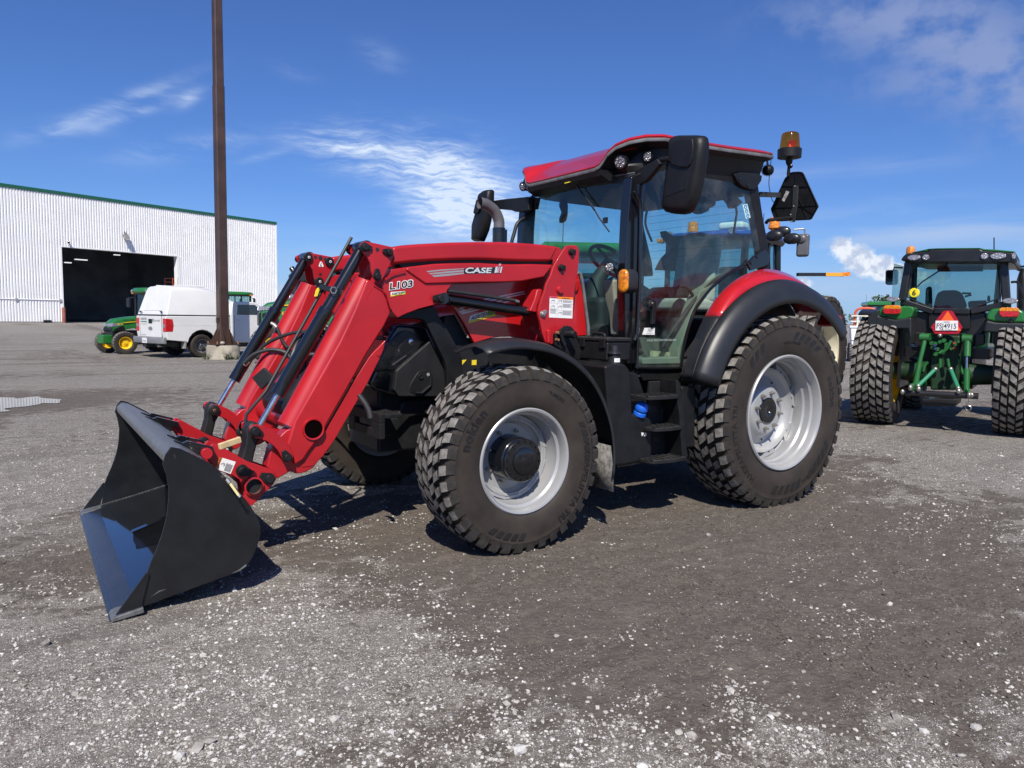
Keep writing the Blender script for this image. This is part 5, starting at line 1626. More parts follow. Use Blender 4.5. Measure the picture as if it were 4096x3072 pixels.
for s in (1, -1):
    rf = sweep((0, 0.748), 17, 139, rf_sec, 40, s).build('rear_fender', FENDER, T, solid=0.012, smooth=45)
    sweep((0, 0.748), 46, 137, rf_red, 30, s).build('fender_red_panel', RED_GLOSS, rf, solid=0.008, smooth=45)
    sweep((0, 0.748), 17, 46.5, rf_front, 12, s).build('fender_front_panel', FENDER, rf, solid=0.008, smooth=45)
    a = R(17)
    rows = [[(r * math.cos(a), s * y, 0.748 + r * math.sin(a)) for y, r in (rf_sec(0) + rf_front(0)[1:])], [(r * math.cos(a), s * y, 0.748 + r * math.sin(a)) for y, r in ((1.35, 0.86), (1.34, 0.86), (1.32, 0.86), (1.29, 0.86), (1.25, 0.86), (1.18, 0.86), (1.10, 0.84), (1.0, 0.82), (0.88, 0.74), (0.785, 0.63))]]
    MB().sheet(rows).build('fender_lip', FENDER, rf, solid=0.006)
    rows = [[(0.60 * math.cos(R(q)), s * 0.775, 0.748 + 0.60 * math.sin(R(q))) for q in range(17, 140, 6)], [(RIN(q) * math.cos(R(q)), s * 0.775, 0.748 + RIN(q) * math.sin(R(q))) for q in range(17, 140, 6)]]
    MB().sheet(rows).build('fender_liner', BLACK, rf)
    tl = MB()
    q = R(138)
    tl.obox((1.11 * math.cos(q) - 0.02, s * 1.12, 0.748 + 1.11 * math.sin(q)), (0.05, 0.20, 0.10), (0, -0.6, 0))
    tl.build('tail_light', RED_LENS, rf, bevel=0.015)

# ------------------------------------------------------------------ cab
YG = 0.765
cab = MB()
cab.box(-0.42, 1.08, -0.74, 0.74, 1.02, 1.14)
cabo = cab.build('cab_floor', INTERIOR, T, bevel=0.01)
POST = [(1.205, 2.551), (1.086, 2.609), (1.080, 2.483), (1.094, 2.277), (1.100, 1.837), (1.098, 1.379), (1.093, 1.127), (1.181, 1.129), (1.217, 1.353), (1.239, 1.831), (1.228, 2.265)]
CP = [(-0.071, 2.746), (-0.207, 2.763), (-0.252, 2.625), (-0.323, 2.401), (-0.446, 2.073), (-0.473, 1.933), (-0.364, 1.928), (-0.283, 2.194), (-0.204, 2.419), (-0.128, 2.612)]
for s in (1, -1):
    MB().prism(POST, s * 0.66, s * 0.755).build('front_post', BLACK_PAINT, T, bevel=0.012, seg=3)
    MB().prism(CP, s * 0.69, s * 0.775).build('rear_post', BLACK, T, bevel=0.018, seg=3)
    MB().prism([(0.101, 2.691), (0.029, 2.723), (-0.166, 2.742), (-0.256, 2.722), (-0.248, 2.678), (-0.176, 2.596), (-0.110, 2.591), (-0.011, 2.606), (0.062, 2.642)], s * 0.77, s * 0.80).build('hinge_plate', BLACK, T, bevel=0.008)
    hp = MB().prism([(-0.113, 1.972), (-0.193, 2.034), (-0.335, 2.108), (-0.408, 2.054), (-0.395, 1.979), (-0.313, 1.949), (-0.162, 1.912)], s * 0.775, s * 0.80).build('hinge_plate', BLACK_PAINT, T, bevel=0.006)
    for p in ((-0.156, 1.978), (-0.232, 2.036), (0.044, 2.664), (-0.064, 2.627)):
        mb = MB().lathe([(0.0, 0.812), (0.012, 0.811), (0.018, 0.80)], (p[0], 0, p[1]), 'y', 14)
        mb.v = [(x, s * y, z) for x, y, z in mb.v]
        mb.build('hinge_bolt', BLACK_PAINT, T)
DOOR = [(1.097, 2.455), (1.077, 2.584), (0.814, 2.649), (0.491, 2.698), (0.231, 2.723), (-0.001, 2.734), (-0.131, 2.736), (-0.209, 2.577), (-0.318, 2.313), (-0.409, 2.078), (-0.271, 2.025), (-0.161, 1.980), (-0.043, 1.933), (0.072, 1.880), (0.195, 1.811), (0.305, 1.734), (0.401, 1.645), (0.486, 1.548), (0.536, 1.437), (0.573, 1.326), (0.597, 1.216), (0.611, 1.119), (0.649, 1.088), (1.073, 1.098), (1.100, 1.129), (1.099, 1.445), (1.098, 1.836), (1.100, 2.197)]
for s in (1, -1):
    dr = MB().add([(p[0], s * YG, p[1]) for p in DOOR], [tuple(range(len(DOOR)))]).build('door_glass', GLASS, T, smooth=0)
    loop = [(p[0], s * (YG + 0.002), p[1]) for p in DOOR[11:] + DOOR[:2]]
    MB().tube(smooth_path(loop, 3), 0.013, 8).build('door_seal', BLACK_PAINT, dr)
    if s > 0:
        door = dr
# handle, stock-number tag and print on the glass
mb = MB()
mb.prism([(1.026, 1.597), (1.009, 1.628), (0.977, 1.638), (0.947, 1.622), (0.938, 1.580), (0.944, 1.474), (0.950, 1.443), (0.986, 1.440), (0.981, 1.486), (0.981, 1.566), (0.996, 1.581), (1.021, 1.565)], 0.768, 0.80)
mb.build('door_handle', BLACK, door, bevel=0.006)
c = (0.989, 1.605)
MB().lathe([(0.0, 0.806), (0.008, 0.805), (0.010, 0.80)], (c[0], 0, c[1]), 'y', 14).build('lock_barrel', ZINC, door)
MB().prism([(1.085, 1.596), (1.070, 1.649), (1.008, 1.664), (0.960, 1.659), (0.959, 1.632), (1.006, 1.618), (1.025, 1.565), (1.017, 1.473), (1.062, 1.472), (1.087, 1.511)], 0.70, 0.763).build('handle_box', BLACK, door, bevel=0.008)
TG = [(1.032, 0.767, 1.412), (0.921, 0.767, 1.412), (0.920, 0.767, 1.358), (1.055, 0.767, 1.359)]
MB().add(TG, [(0, 1, 2, 3)]).build('stock_tag', WHITE, door, smooth=0)
mb = MB()
for k in range(14):
    quad_rect(mb, TG, 0.36 + 0.034 * k, 0.36 + 0.034 * k + (0.018 if k % 3 else 0.010), 0.06, 0.45, 0.0006)
text_on(mb, '215004', 0.012, on_quad(TG, 0.38, 0.66, 0.0008), Vector(TG[1]) - Vector(TG[0]), (0, 0, 1), width=0.048)
quad_rect(mb, TG, 0.3, 0.9, 0.78, 0.80, 0.0006)
quad_rect(mb, TG, 0.3, 0.7, 0.86, 0.88, 0.0006)
mb.build('tag_print', BLACK_ST, door, smooth=0)
c0, c1 = [(1.002, 0.767, 1.306), (0.680, 0.767, 1.310)]
text_on(MB(), 'MULTICONTROLLER', 0.022, c0, seg(c0, c1), (0, 0, 1), width=seg(c0, c1).length, shear=0.25, bold=0.0006).build('glass_lettering', mat('etched_grey', (0.30, 0.36, 0.33), 0.5), door, smooth=0)
SG = [(-0.055, 0.767, 2.461), (-0.116, 0.767, 2.476), (-0.168, 0.767, 2.364), (-0.107, 0.767, 2.347)]
MB().add(SG, [(0, 1, 2, 3)]).build('safety_pictograms', mat('pale_blue_sticker', (0.45, 0.72, 0.75), 0.4), door, smooth=0)
mb, wb = MB(), MB()
for k, (u, v) in enumerate(((0.5, 0.18), (0.5, 0.5), (0.5, 0.83))):
    p = on_quad(SG, u, v, 0.0008)
    mb.lathe([(0.0, 0), (0.0185, 0)], p, 'y', 18)
    q = p + Vector((0, 0.0008, 0))
    wb.sphere(q + Vector((0, 0, 0.006)), 0.004, 8, 5, (1, 0.1, 1))
    wb.prism([(q.x - 0.007, q.z - 0.011), (q.x + 0.007, q.z - 0.011), (q.x + 0.004, q.z + 0.003), (q.x - 0.004, q.z + 0.003)], q.y, q.y + 0.0006)
mb.build('pictogram_disc', BLUE_ST, door, smooth=0)
wb.build('pictogram_figure', WHITE, door, smooth=0)
MB().tube(smooth_path([(1.216, 0.800, 2.429), (1.180, 0.800, 2.395), (1.150, 0.800, 2.341), (1.139, 0.800, 2.241), (1.134, 0.800, 2.013), (1.129, 0.800, 1.705), (1.130, 0.800, 1.472), (1.141, 0.800, 1.367), (1.174, 0.800, 1.315)], 4), 0.0145, 10).build('grab_rail', BLACK_PAINT, T)

# windshield and the far side
WX0, WX1 = 1.10, 1.17
rows = []
for z, x in ((1.16, 1.10), (1.6, 1.13), (2.1, 1.15), (2.60, 1.13)):
    rows.append([(x - 0.02 - 0.06 * 0 + (0.075 * (1 - (y / 0.70) ** 2)), y, z) for y in (-0.69, -0.5, -0.25, 0, 0.25, 0.5, 0.69)])
ws = MB().sheet(rows).build('windshield', WINDSHIELD, T)
mb = MB()
mb.tube([rows[3][i] for i in range(7)], 0.006, 6)
mb.build('windshield_seal', TRIM, ws)
rows2 = [[(-0.36, y, 1.62), (-0.33, y, 2.1), (-0.27, y, 2.68)] for y in (-0.70, 0, 0.70)]
rw = MB().sheet(rows2).build('rear_window', GLASS, T)
hw = MB()
for k in range(13):
    z = 1.75 + 0.07 * k
    x = -0.335 + (z - 1.62) * 0.07
    hw.tube([(x - 0.012, -0.62, z), (x - 0.012, 0.62, z)], 0.0011, 4)
hw.build('heater_wires', BLACK_ST, rw)
MB().box(-0.40, -0.30, -0.72, 0.72, 1.10, 1.62).build('rear_bulkhead', INTERIOR, T, bevel=0.02)
# cab nose below the windshield: dark panel with the console behind
MB().box(1.06, 1.10, -0.70, 0.70, 1.0, 1.20).build('cab_front_sill', BLACK, T, bevel=0.01)
# interior
mb = MB()
mb.obox((-0.12, 0.0, 1.62), (0.50, 0.50, 0.13))
st_ = mb.build('seat', SEAT, T, bevel=0.05, seg=3)
mb = MB()
mb.obox((-0.36, 0.0, 1.96), (0.13, 0.50, 0.66), (0, -0.14, 0))
mb.build('seat_back', SEAT, st_, bevel=0.055, seg=3)
MB().box(-0.30, 0.02, -0.2, 0.2, 1.14, 1.56).build('seat_base', INTERIOR, st_, bevel=0.03)
mb = MB()
mb.obox((-0.26, -0.48, 1.52), (0.36, 0.30, 0.10))
bs = mb.build('buddy_seat', SEAT_DARK, T, bevel=0.03, seg=3)
mb = MB()
BACK = [(-0.282, 1.977), (-0.352, 2.089), (-0.425, 2.152), (-0.486, 2.176), (-0.492, 2.211), (-0.462, 2.253), (-0.390, 2.293), (-0.361, 2.315), (-0.343, 2.362), (-0.358, 2.373), (-0.429, 2.344), (-0.458, 2.330), (-0.584, 2.341), (-0.655, 2.351), (-0.755, 2.379), (-0.871, 2.395), (-0.976, 2.391), (-1.053, 2.366), (-1.094, 2.204), (-1.075, 1.995)]
mb.prism(BACK, -0.50, -0.42)
mb.build('buddy_seat_back', SEAT_DARK, bs, bevel=0.02, seg=3)
c0, c1 = [(-0.582, -0.415, 2.269), (-0.729, -0.415, 2.289)]
text_on(MB(), 'CASE IH', 0.03, c0, seg(c0, c1), (0, 0, 1), width=seg(c0, c1).length).build('seat_lettering', GREY_INK, bs, smooth=0)
mb = MB()
ctr, ax = Vector((0.76, 0.02, 1.98)), Vector((-0.62, 0, 0.78)).normalized()
e1 = Vector((0, 1, 0)); e2 = ax.cross(e1)
mb.tube([ctr + (e1 * math.cos(q) + e2 * math.sin(q)) * 0.20 for q in [2 * math.pi * k / 36 for k in range(37)]], 0.017, 10, caps=False)
for q in (0.5, 2.64, 4.71):
    mb.tube([ctr, ctr + (e1 * math.cos(q) + e2 * math.sin(q)) * 0.19], 0.014, 8)
swo = mb.build('steering_wheel', INTERIOR, T)
mb = MB().tube([ctr, ctr - ax * 0.22, (0.98, 0.02, 1.30)], [0.05, 0.075, 0.11], 16)
mb.build('steering_column', INTERIOR, swo)
MB().box(0.85, 1.05, -0.25, 0.25, 1.14, 1.66).build('dashboard', INTERIOR, T, bevel=0.05, seg=3)
# side consoles and trims in grey-green
MB().prism([(1.262, 1.783), (1.186, 1.783), (1.115, 1.797), (1.009, 1.704), (1.004, 1.592), (1.022, 1.524), (1.097, 1.441), (1.123, 1.344), (1.171, 1.344), (1.197, 1.521), (1.238, 1.624)], 0.52, 0.64).build('front_console', BEIGE, T, bevel=0.02)
MB().prism([(0.365, 1.719), (0.162, 1.812), (-0.004, 1.891), (0.241, 1.723), (0.397, 1.564), (0.488, 1.394), (0.534, 1.141), (0.592, 1.114), (0.599, 1.240), (0.528, 1.394), (0.438, 1.591)], 0.60, 0.72).build('door_step_trim', BEIGE, T, bevel=0.01)
mb = MB().prism([(1.027, 1.172), (0.617, 1.179), (0.584, 1.118), (1.019, 1.122)], 0.35, 0.75)
mb.build('door_sill_mat', BEIGE, T, bevel=0.012)
MB().prism([(0.933, 1.321), (0.439, 1.320), (0.430, 1.163), (0.927, 1.164)], 0.10, 0.45).build('floor_mat', mat('olive_mat', (0.10, 0.105, 0.085), 0.9), T)
MB().add([(0.910, 0.620, 1.196), (0.807, 0.620, 1.225), (0.692, 0.620, 1.217), (0.564, 0.620, 1.205), (0.592, 0.620, 1.173), (0.899, 0.620, 1.178)], [tuple(range(6))]).build('floor_papers', mat('manila_paper', (0.42, 0.38, 0.24), 0.8, vary=0.4, vscale=12), T, smooth=0)
MB().tube(smooth_path([(0.764, 0.700, 1.249), (0.738, 0.700, 1.297), (0.591, 0.700, 1.463), (0.401, 0.700, 1.648), (0.204, 0.700, 1.796), (-0.003, 0.700, 1.913)], 4), 0.017, 10).build('inner_grab_bar', INTERIOR, T)
MB().tube(smooth_path([(0.628, 0.660, 1.663), (0.592, 0.660, 1.726), (0.535, 0.660, 1.756), (0.464, 0.660, 1.745), (0.390, 0.660, 1.684)], 4), 0.013, 8).build('armrest_bar', INTERIOR, T)
mb = MB().prism([(0.567, 1.732), (0.508, 1.756), (0.136, 1.769), (0.069, 1.734), (0.109, 1.674), (0.544, 1.661)], 0.28, 0.52)
mb.build('armrest', SEAT_DARK, T, bevel=0.03, seg=3)
MB().box(-0.25, 0.55, 0.28, 0.5, 1.14, 1.50).build('right_console', INTERIOR, T, bevel=0.03)
mb = MB()
mb.prism([(-0.471, 2.637), (-0.553, 2.669), (-0.679, 2.681), (-0.709, 2.651), (-0.686, 2.571), (-0.588, 2.533), (-0.532, 2.538), (-0.488, 2.581)], -0.24, -0.16)
mb.prism([(-0.679, 2.677), (-0.736, 2.692), (-0.773, 2.667), (-0.761, 2.626), (-0.705, 2.602)], -0.23, -0.15)
mb.build('rear_wiper_motor', BLACK, T, bevel=0.01)
mb = MB()
mb.prism([(-0.155, 2.548), (-0.172, 2.588), (-0.228, 2.617), (-0.365, 2.543), (-0.276, 2.483), (-0.224, 2.478), (-0.209, 2.511)], 0.46, 0.52)
mb.build('monitor', INTERIOR, T, bevel=0.01)
mb = MB().tube(smooth_path([(-0.288, 0.500, 2.501), (-0.305, 0.500, 2.442), (-0.291, 0.500, 2.354), (-0.272, 0.500, 2.240)], 4), 0.010, 8)
mb.build('monitor_arm', INTERIOR, T)
MB().tube(smooth_path([(-0.630, -0.780, 2.711), (-0.531, -0.780, 2.696), (-0.448, -0.780, 2.643), (-0.416, -0.780, 2.569), (-0.410, -0.780, 2.497), (-0.422, -0.780, 2.448), (-0.468, -0.780, 2.370), (-0.513, -0.780, 2.302)], 4), 0.012, 8).build('far_grab_rail', INTERIOR, T)

# ------------------------------------------------------------------ roof
half = [(1.31, 0, 2.648), (1.31, .15, 2.648), (1.31, .30, 2.648), (1.308, .44, 2.650), (1.302, .495, 2.665), (1.292, .525, 2.70), (1.28, .555, 2.745), (1.255, .62, 2.79), (1.20, .71, 2.822), (1.11, .80, 2.842), (0.98, .865, 2.850), (0.8, .885, 2.846), (.55, .89, 2.848), (.3, .89, 2.856), (.05, .89, 2.868), (-.18, .885, 2.88), (-.30, .86, 2.886), (-.355, .78, 2.89), (-.38, .6, 2.892), (-.39, .3, 2.892), (-.39, 0, 2.892)]
per = half + [(x, -y, z) for x, y, z in half[-2:0:-1]]
CX, CY = 0.42, 0.0


def inset(pts, k, dz, kx=None, zmix=0.0, zt=2.9):
    o = []
    for x, y, z in pts:
        nx_, ny_ = CX + (x - CX) * (1 - k), CY + (y - CY) * (1 - k)
        nz = z + dz
        o.append((nx_, ny_, nz * (1 - zmix) + zt * zmix))
    return o


cap = MB().loft([per, inset(per, -0.006, 0.010), inset(per, 0.006, 0.024), inset(per, 0.04, 0.036), inset(per, 0.14, 0.040, zmix=0.42, zt=2.885), inset(per, 0.30, 0.04, zmix=0.8, zt=2.905), inset(per, 0.60, 0.04, zmix=0.95, zt=2.925), inset(per, 0.98, 0.04, zmix=1.0, zt=2.93)])
roof = cap.build('roof', RED_GLOSS, T, smooth=50)
MB().loft([inset(per, -0.004, -0.002), inset(per, -0.010, -0.012), inset(per, -0.004, -0.026), inset(per, 0.03, -0.024)], caps=False).build('roof_trim', TRIM, roof, smooth=60)
low = []
for x, y, z in per:
    fx = 1.06 if x > 0.9 else x * 0.93
    low.append((min(x * 0.97 - 0.02, 1.16) if x > 0 else x * 0.9, y * 0.87, 2.66 if x > 0.9 else 2.70))
low2 = [(min(x, 1.12) * 0.98, y * 0.98, 2.585) for x, y, z in low]
rec = [(x - (0.16 if x > 0.9 and abs(y) > 0.5 else 0.03) * (1 if x > 0 else -1), y * 0.93, max(z - 0.05, 2.62)) for x, y, z in per]
und = MB().loft([inset(per, 0.012, -0.022), rec, low, low2])
und.build('roof_underside', BLACK, roof, smooth=30)
vis = []
for y in (-0.5, -0.25, 0, 0.25, 0.5):
    vis.append([(1.298, y, 2.632), (1.285, y, 2.59), (1.20, y, 2.555), (1.10, y, 2.57), (1.10, y, 2.64)])
MB().loft(vis).build('visor_underside', BLACK, roof)


def work_light(c, d, r, depth=0.05, name='work_light', sy=1.0, n=7, parent=None):
    """round LED work lamp at c facing d"""
    c, d = Vector(c), Vector(d).normalized()
    s_ = d.cross(Vector((0, 0, 1))).normalized()
    u_ = s_.cross(d)
    mb = MB()
    rings = []
    for rr, t in ((r * 0.55, -depth), (r * 0.95, -depth * 0.75), (r * 1.05, 0.0), (r * 1.05, 0.010), (r * 0.97, 0.013), (r * 0.93, 0.004)):
        rings.append([c + d * t + (s_ * math.cos(q) * sy + u_ * math.sin(q)) * rr for q in [2 * math.pi * k / 24 for k in range(24)]])
    mb.loft(rings)
    L = mb.build(name, BLACK_PAINT, parent or T, smooth=40)
    mb = MB()
    mb.loft([[c + d * 0.0055 + (s_ * math.cos(q) * sy + u_ * math.sin(q)) * rr for q in [2 * math.pi * k / 24 for k in range(24)]] for rr in (r * 0.94, 0.001)], caps=False)
    mb.build('lens', LAMP_DARK, L)
    mb = MB()
    pts = [(0, 0)] + [(0.62 * math.cos(q), 0.62 * math.sin(q)) for q in [2 * math.pi * k / n for k in range(n)]]
    for px, py in pts:
        e = c + (s_ * px * sy + u_ * py) * r * 0.95
        mb.loft([[e + d * t + (s_ * math.cos(q) * sy + u_ * math.sin(q)) * rr * r for q in [2 * math.pi * k / 12 for k in range(12)]] for rr, t in ((0.27, 0.0062), (0.25, 0.0095), (0.12, 0.012), (0.04, 0.0085))])
    mb.build('led_cells', LENS, L)
    return L


work_light([(1.210, 0.634, 2.677)][0], (0.93, 0.22, -0.28), 0.050, sy=1.12)
w2 = work_light([(1.040, 0.749, 2.720)][0], (0.9, 0.35, -0.22), 0.038, depth=0.07)
b_ = [(1.020, 0.752, 2.797)][0]
MB().bar(b_, (b_[0] - 0.01, b_[1], b_[2] + 0.05), 0.006, 0.03).build('lamp_bracket', BLACK, w2)
w3 = work_light([(1.220, -0.674, 2.670)][0], (0.95, 0.2, -0.22), 0.040, depth=0.07)
b_ = Vector([(1.200, -0.688, 2.718)][0])
MB().tube([b_, b_ + Vector((-0.03, 0, 0.07))], 0.012, 8).build('lamp_bracket', BLACK, w3)
a_ = [(1.210, 0.634, 2.677)][0]
work_light((a_[0], -a_[1], a_[2]), (0.93, -0.22, -0.28), 0.050, sy=1.12)
work_light([(1.320, 0.667, 1.872)][0], (0.80, 0.58, -0.08), 0.037, depth=0.06)
b_ = Vector([(1.270, 0.647, 1.869)][0])
MB().bar(b_, b_ + Vector((-0.12, -0.04, -0.06)), 0.02, 0.03).build('lamp_bracket', BLACK, T, bevel=0.004)
rl = MB().sphere([(-0.420, 0.725, 2.799)][0], 0.052, 16, 10, (0.9, 1, 0.9)).build('rear_work_light', BLACK, T)
p = Vector([(-0.420, 0.725, 2.799)][0])
mb = MB()
for k in range(7):
    mb.lathe([(0.052 * math.sin(0.5 + 0.28 * k) + 0.003, -0.046 + 0.0125 * k), (0.052 * math.sin(0.5 + 0.28 * k) + 0.003, -0.042 + 0.0125 * k)], p, 'x', 18)
mb.build('cooling_fins', BLACK, rl)
MB().tube([p + Vector((0, 0, 0.03)), p + Vector((0.01, -0.01, 0.11))], 0.009, 8).build('lamp_bracket', BLACK, rl)
wr = [p + Vector((0, 0.03, 0.09)), Vector([(-0.500, 0.685, 2.800)][0]), Vector([(-0.600, 0.606, 2.702)][0]), Vector([(-0.720, 0.553, 2.599)][0]), Vector([(-0.780, 0.535, 2.580)][0])]
MB().tube(smooth_path(wr, 6), 0.0035, 6).build('lamp_cable', BLACK_ST, T)

# front turn signal on its stalk
TS = [(1.476, 1.818), (1.466, 1.830), (1.444, 1.836), (1.422, 1.836), (1.403, 1.828), (1.393, 1.814), (1.384, 1.754), (1.381, 1.685), (1.389, 1.672), (1.407, 1.665), (1.437, 1.665), (1.458, 1.670), (1.468, 1.682), (1.478, 1.747)]
ts = MB()
q0 = [(1.320, 0.829, 1.761)][0]
H = [(1.320, 0.778, 1.762), (1.320, 0.878, 1.759), (1.320, 0.825, 1.846), (1.320, 0.833, 1.671)]
wy, hz = abs(H[1][1] - H[0][1]) / 2, abs(H[2][2] - H[3][2]) / 2
cyy, czz = q0[1], q0[2]
def stadium(w, h, n=10):
    return [(w * math.cos(q), (h - w) * (1 if math.sin(q) >= 0 else -1) + w * math.sin(q)) for q in [math.pi * k / n - 0.0 for k in range(n + 1)]] + [(w * math.cos(q), -(h - w) + w * math.sin(q)) for q in [math.pi + math.pi * k / n for k in range(n + 1)]]
rings = []
for k, (w_, h_, x_) in enumerate(((wy * 1.05, hz * 1.02, 1.315), (wy * 1.12, hz * 1.05, 1.29), (wy * 1.12, hz * 1.05, 1.235), (wy * 0.9, hz * 0.95, 1.215))):
    rings.append([(x_, cyy + a_, czz + b_) for a_, b_ in stadium(w_, h_)])
sig = MB().loft(rings).build('turn_signal', FENDER, T, smooth=40)
rings = []
for w_, h_, x_ in ((wy, hz, 1.314), (wy, hz, 1.328), (wy * 0.85, hz * 0.93, 1.336), (wy * 0.4, hz * 0.75, 1.340)):
    rings.append([(x_, cyy + a_, czz + b_) for a_, b_ in stadium(w_, h_)])
MB().loft(rings).build('amber_lens', AMBER, sig, smooth=40)
MB().bar((1.24, cyy, czz), (1.12, 0.72, czz - 0.02), 0.04, 0.05).build('signal_stalk', BLACK, sig, bevel=0.01)

# mirrors
def mirror_house(poly, x0, x1, parent_name='mirror'):
    n = len(poly)
    c = (sum(p[0] for p in poly) / n, sum(p[1] for p in poly) / n)
    sc = lambda k: [(c[0] + (p[0] - c[0]) * k, c[1] + (p[1] - c[1]) * k) for p in poly]
    rings = [[(x0, *p) for p in sc(0.97)], [(x0 + 0.01, *p) for p in sc(1.0)], [(x1 - 0.045, *p) for p in sc(0.99)], [(x1 - 0.01, *p) for p in sc(0.93)], [(x1, *p) for p in sc(0.80)]]
    return MB().loft(rings)


MH = [(0.968, 2.776), (0.975, 2.817), (0.999, 2.831), (1.048, 2.828), (1.220, 2.796), (1.261, 2.786), (1.287, 2.767), (1.298, 2.730), (1.296, 2.649), (1.284, 2.577), (1.270, 2.497), (1.253, 2.418), (1.233, 2.352), (1.207, 2.306), (1.181, 2.271), (1.149, 2.254), (1.096, 2.252), (0.996, 2.267), (0.940, 2.283), (0.918, 2.303), (0.915, 2.326), (0.927, 2.404), (0.940, 2.496), (0.952, 2.594), (0.961, 2.678)]
mh = mirror_house(MH, 0.965, 1.065).build('mirror', BLACK, T, smooth=50)
MB().prism([((p[0] - 1.08) * 0.9 + 1.08, (p[1] - 2.54) * 0.92 + 2.54) for p in MH], 0.960, 0.964, 'x').build('mirror_glass', MIRROR, mh, smooth=0)
mb = MB().prism([(1.023, 2.763), (1.071, 2.782), (1.233, 2.759), (1.245, 2.706), (1.243, 2.649), (1.223, 2.584), (1.196, 2.566), (1.120, 2.579), (1.031, 2.615), (1.014, 2.660)], 1.055, 1.078, 'x')
mb.build('mirror_pod', BLACK, mh, bevel=0.008, seg=3)
MB().prism([(1.003, 2.450), (1.195, 2.479), (1.184, 2.412), (1.104, 2.401), (0.966, 2.383)], 1.055, 1.068, 'x').build('mirror_ridge', BLACK, mh, bevel=0.006)
aa = [(1.100, 0.662, 2.551), (1.100, 0.676, 2.609), (1.100, 0.926, 2.667), (1.100, 0.960, 2.626), (1.100, 0.830, 2.527), (1.100, 0.714, 2.485)]
MB().prism([(p[1], p[2]) for p in aa], 1.07, 1.115, 'x').build('mirror_arm', BLACK, mh, bevel=0.008)
MB().tube(smooth_path([(1.080, 0.912, 2.654), (1.080, 0.942, 2.663), (1.080, 1.022, 2.654)], 4), 0.018, 10).build('mirror_knuckle', BLACK, mh)
MF = [(-1.414, 2.225), (-1.411, 2.364), (-1.350, 2.468), (-1.295, 2.563), (-1.287, 2.663), (-1.269, 2.679), (-1.178, 2.699), (-1.109, 2.692), (-1.089, 2.681), (-1.090, 2.578), (-1.117, 2.457), (-1.132, 2.402), (-1.168, 2.313), (-1.223, 2.245), (-1.253, 2.211)]
mfo = mirror_house(MF, 1.27, 1.35).build('mirror', BLACK, T, smooth=50)
MB().prism([(-1.322, 2.491), (-1.267, 2.607), (-1.182, 2.594), (-1.180, 2.533), (-1.228, 2.481), (-1.292, 2.470)], 1.345, 1.37, 'x').build('mirror_pod', BLACK, mfo, bevel=0.006)
MB().prism([(-1.299, 2.607), (-0.932, 2.588), (-0.583, 2.564), (-0.553, 2.555), (-0.549, 2.441), (-0.567, 2.433), (-0.775, 2.452), (-0.839, 2.473), (-1.144, 2.521)], 1.20, 1.245, 'x').build('mirror_arm', BLACK, mfo, bevel=0.01)
MB().prism([(-0.639, 2.568), (-0.520, 2.557), (-0.552, 2.457), (-0.636, 2.466)], 1.13, 1.18, 'x').build('mirror_knuckle', BLACK, mfo, bevel=0.006)

# exhaust on the far front post, with its perforated guard
ex0 = Vector([(1.508, -0.620, 2.138)][0]); ex1 = Vector([(1.511, -0.620, 2.277)][0])
xc = ex1.x
pth = [(xc, -0.62, 1.75), (xc, -0.62, ex1.z)] + [tuple(p) for p in smooth_path([(xc, -0.62, ex1.z + 0.01), (xc + 0.005, -0.62, ex1.z + 0.06), (xc + 0.05, -0.62, ex1.z + 0.135), (xc + 0.13, -0.62, ex1.z + 0.18), (xc + 0.205, -0.62, ex1.z + 0.19)], 5)]
mb = MB().tube(pth, 0.049, 22, caps=False)
exo = mb.build('exhaust_pipe', mat('grey_exhaust', (0.115, 0.115, 0.125), 0.42, 0.2, vary=0.15), T, smooth=60)
mb = MB().cyl((xc, -0.62, 1.7), (xc, -0.62, ex1.z - 0.01), 0.058, seg=24, caps=False)
mb.box(xc - 0.075, xc - 0.055, -0.64, -0.60, 1.8, ex1.z - 0.02)
gd = mb.build('exhaust_guard', BLACK_PAINT, exo, smooth=40)
hl_ = MB()
for i in range(11):
    for j in range(5):
        a = R(-10 + 14 * j + (7 if i % 2 else 0)) + 0.5
        z = ex1.z - 0.06 - 0.0155 * i
        r_ = 0.0588
        ctr_ = Vector((xc + r_ * math.cos(a), -0.62 + r_ * math.sin(a), z))
        nrm_ = Vector((math.cos(a), math.sin(a), 0)); tt = Vector((-math.sin(a), math.cos(a), 0))
        hl_.add([ctr_ + (tt * math.cos(q) + Vector((0, 0, 1)) * math.sin(q)) * 0.0058 for q in [math.pi / 3 * k for k in range(6)]], [(0, 1, 2, 3, 4, 5)])
hl_.build('guard_holes', BLACK_ST, gd, smooth=0)
MB().tube(smooth_path([(1.356, -0.660, 2.110), (1.345, -0.660, 2.165), (1.318, -0.660, 2.248), (1.295, -0.660, 2.318), (1.262, -0.660, 2.354), (1.204, -0.660, 2.390), (1.109, -0.660, 2.450)], 4), 0.0165, 10).build('hand_rail', BLACK, T)
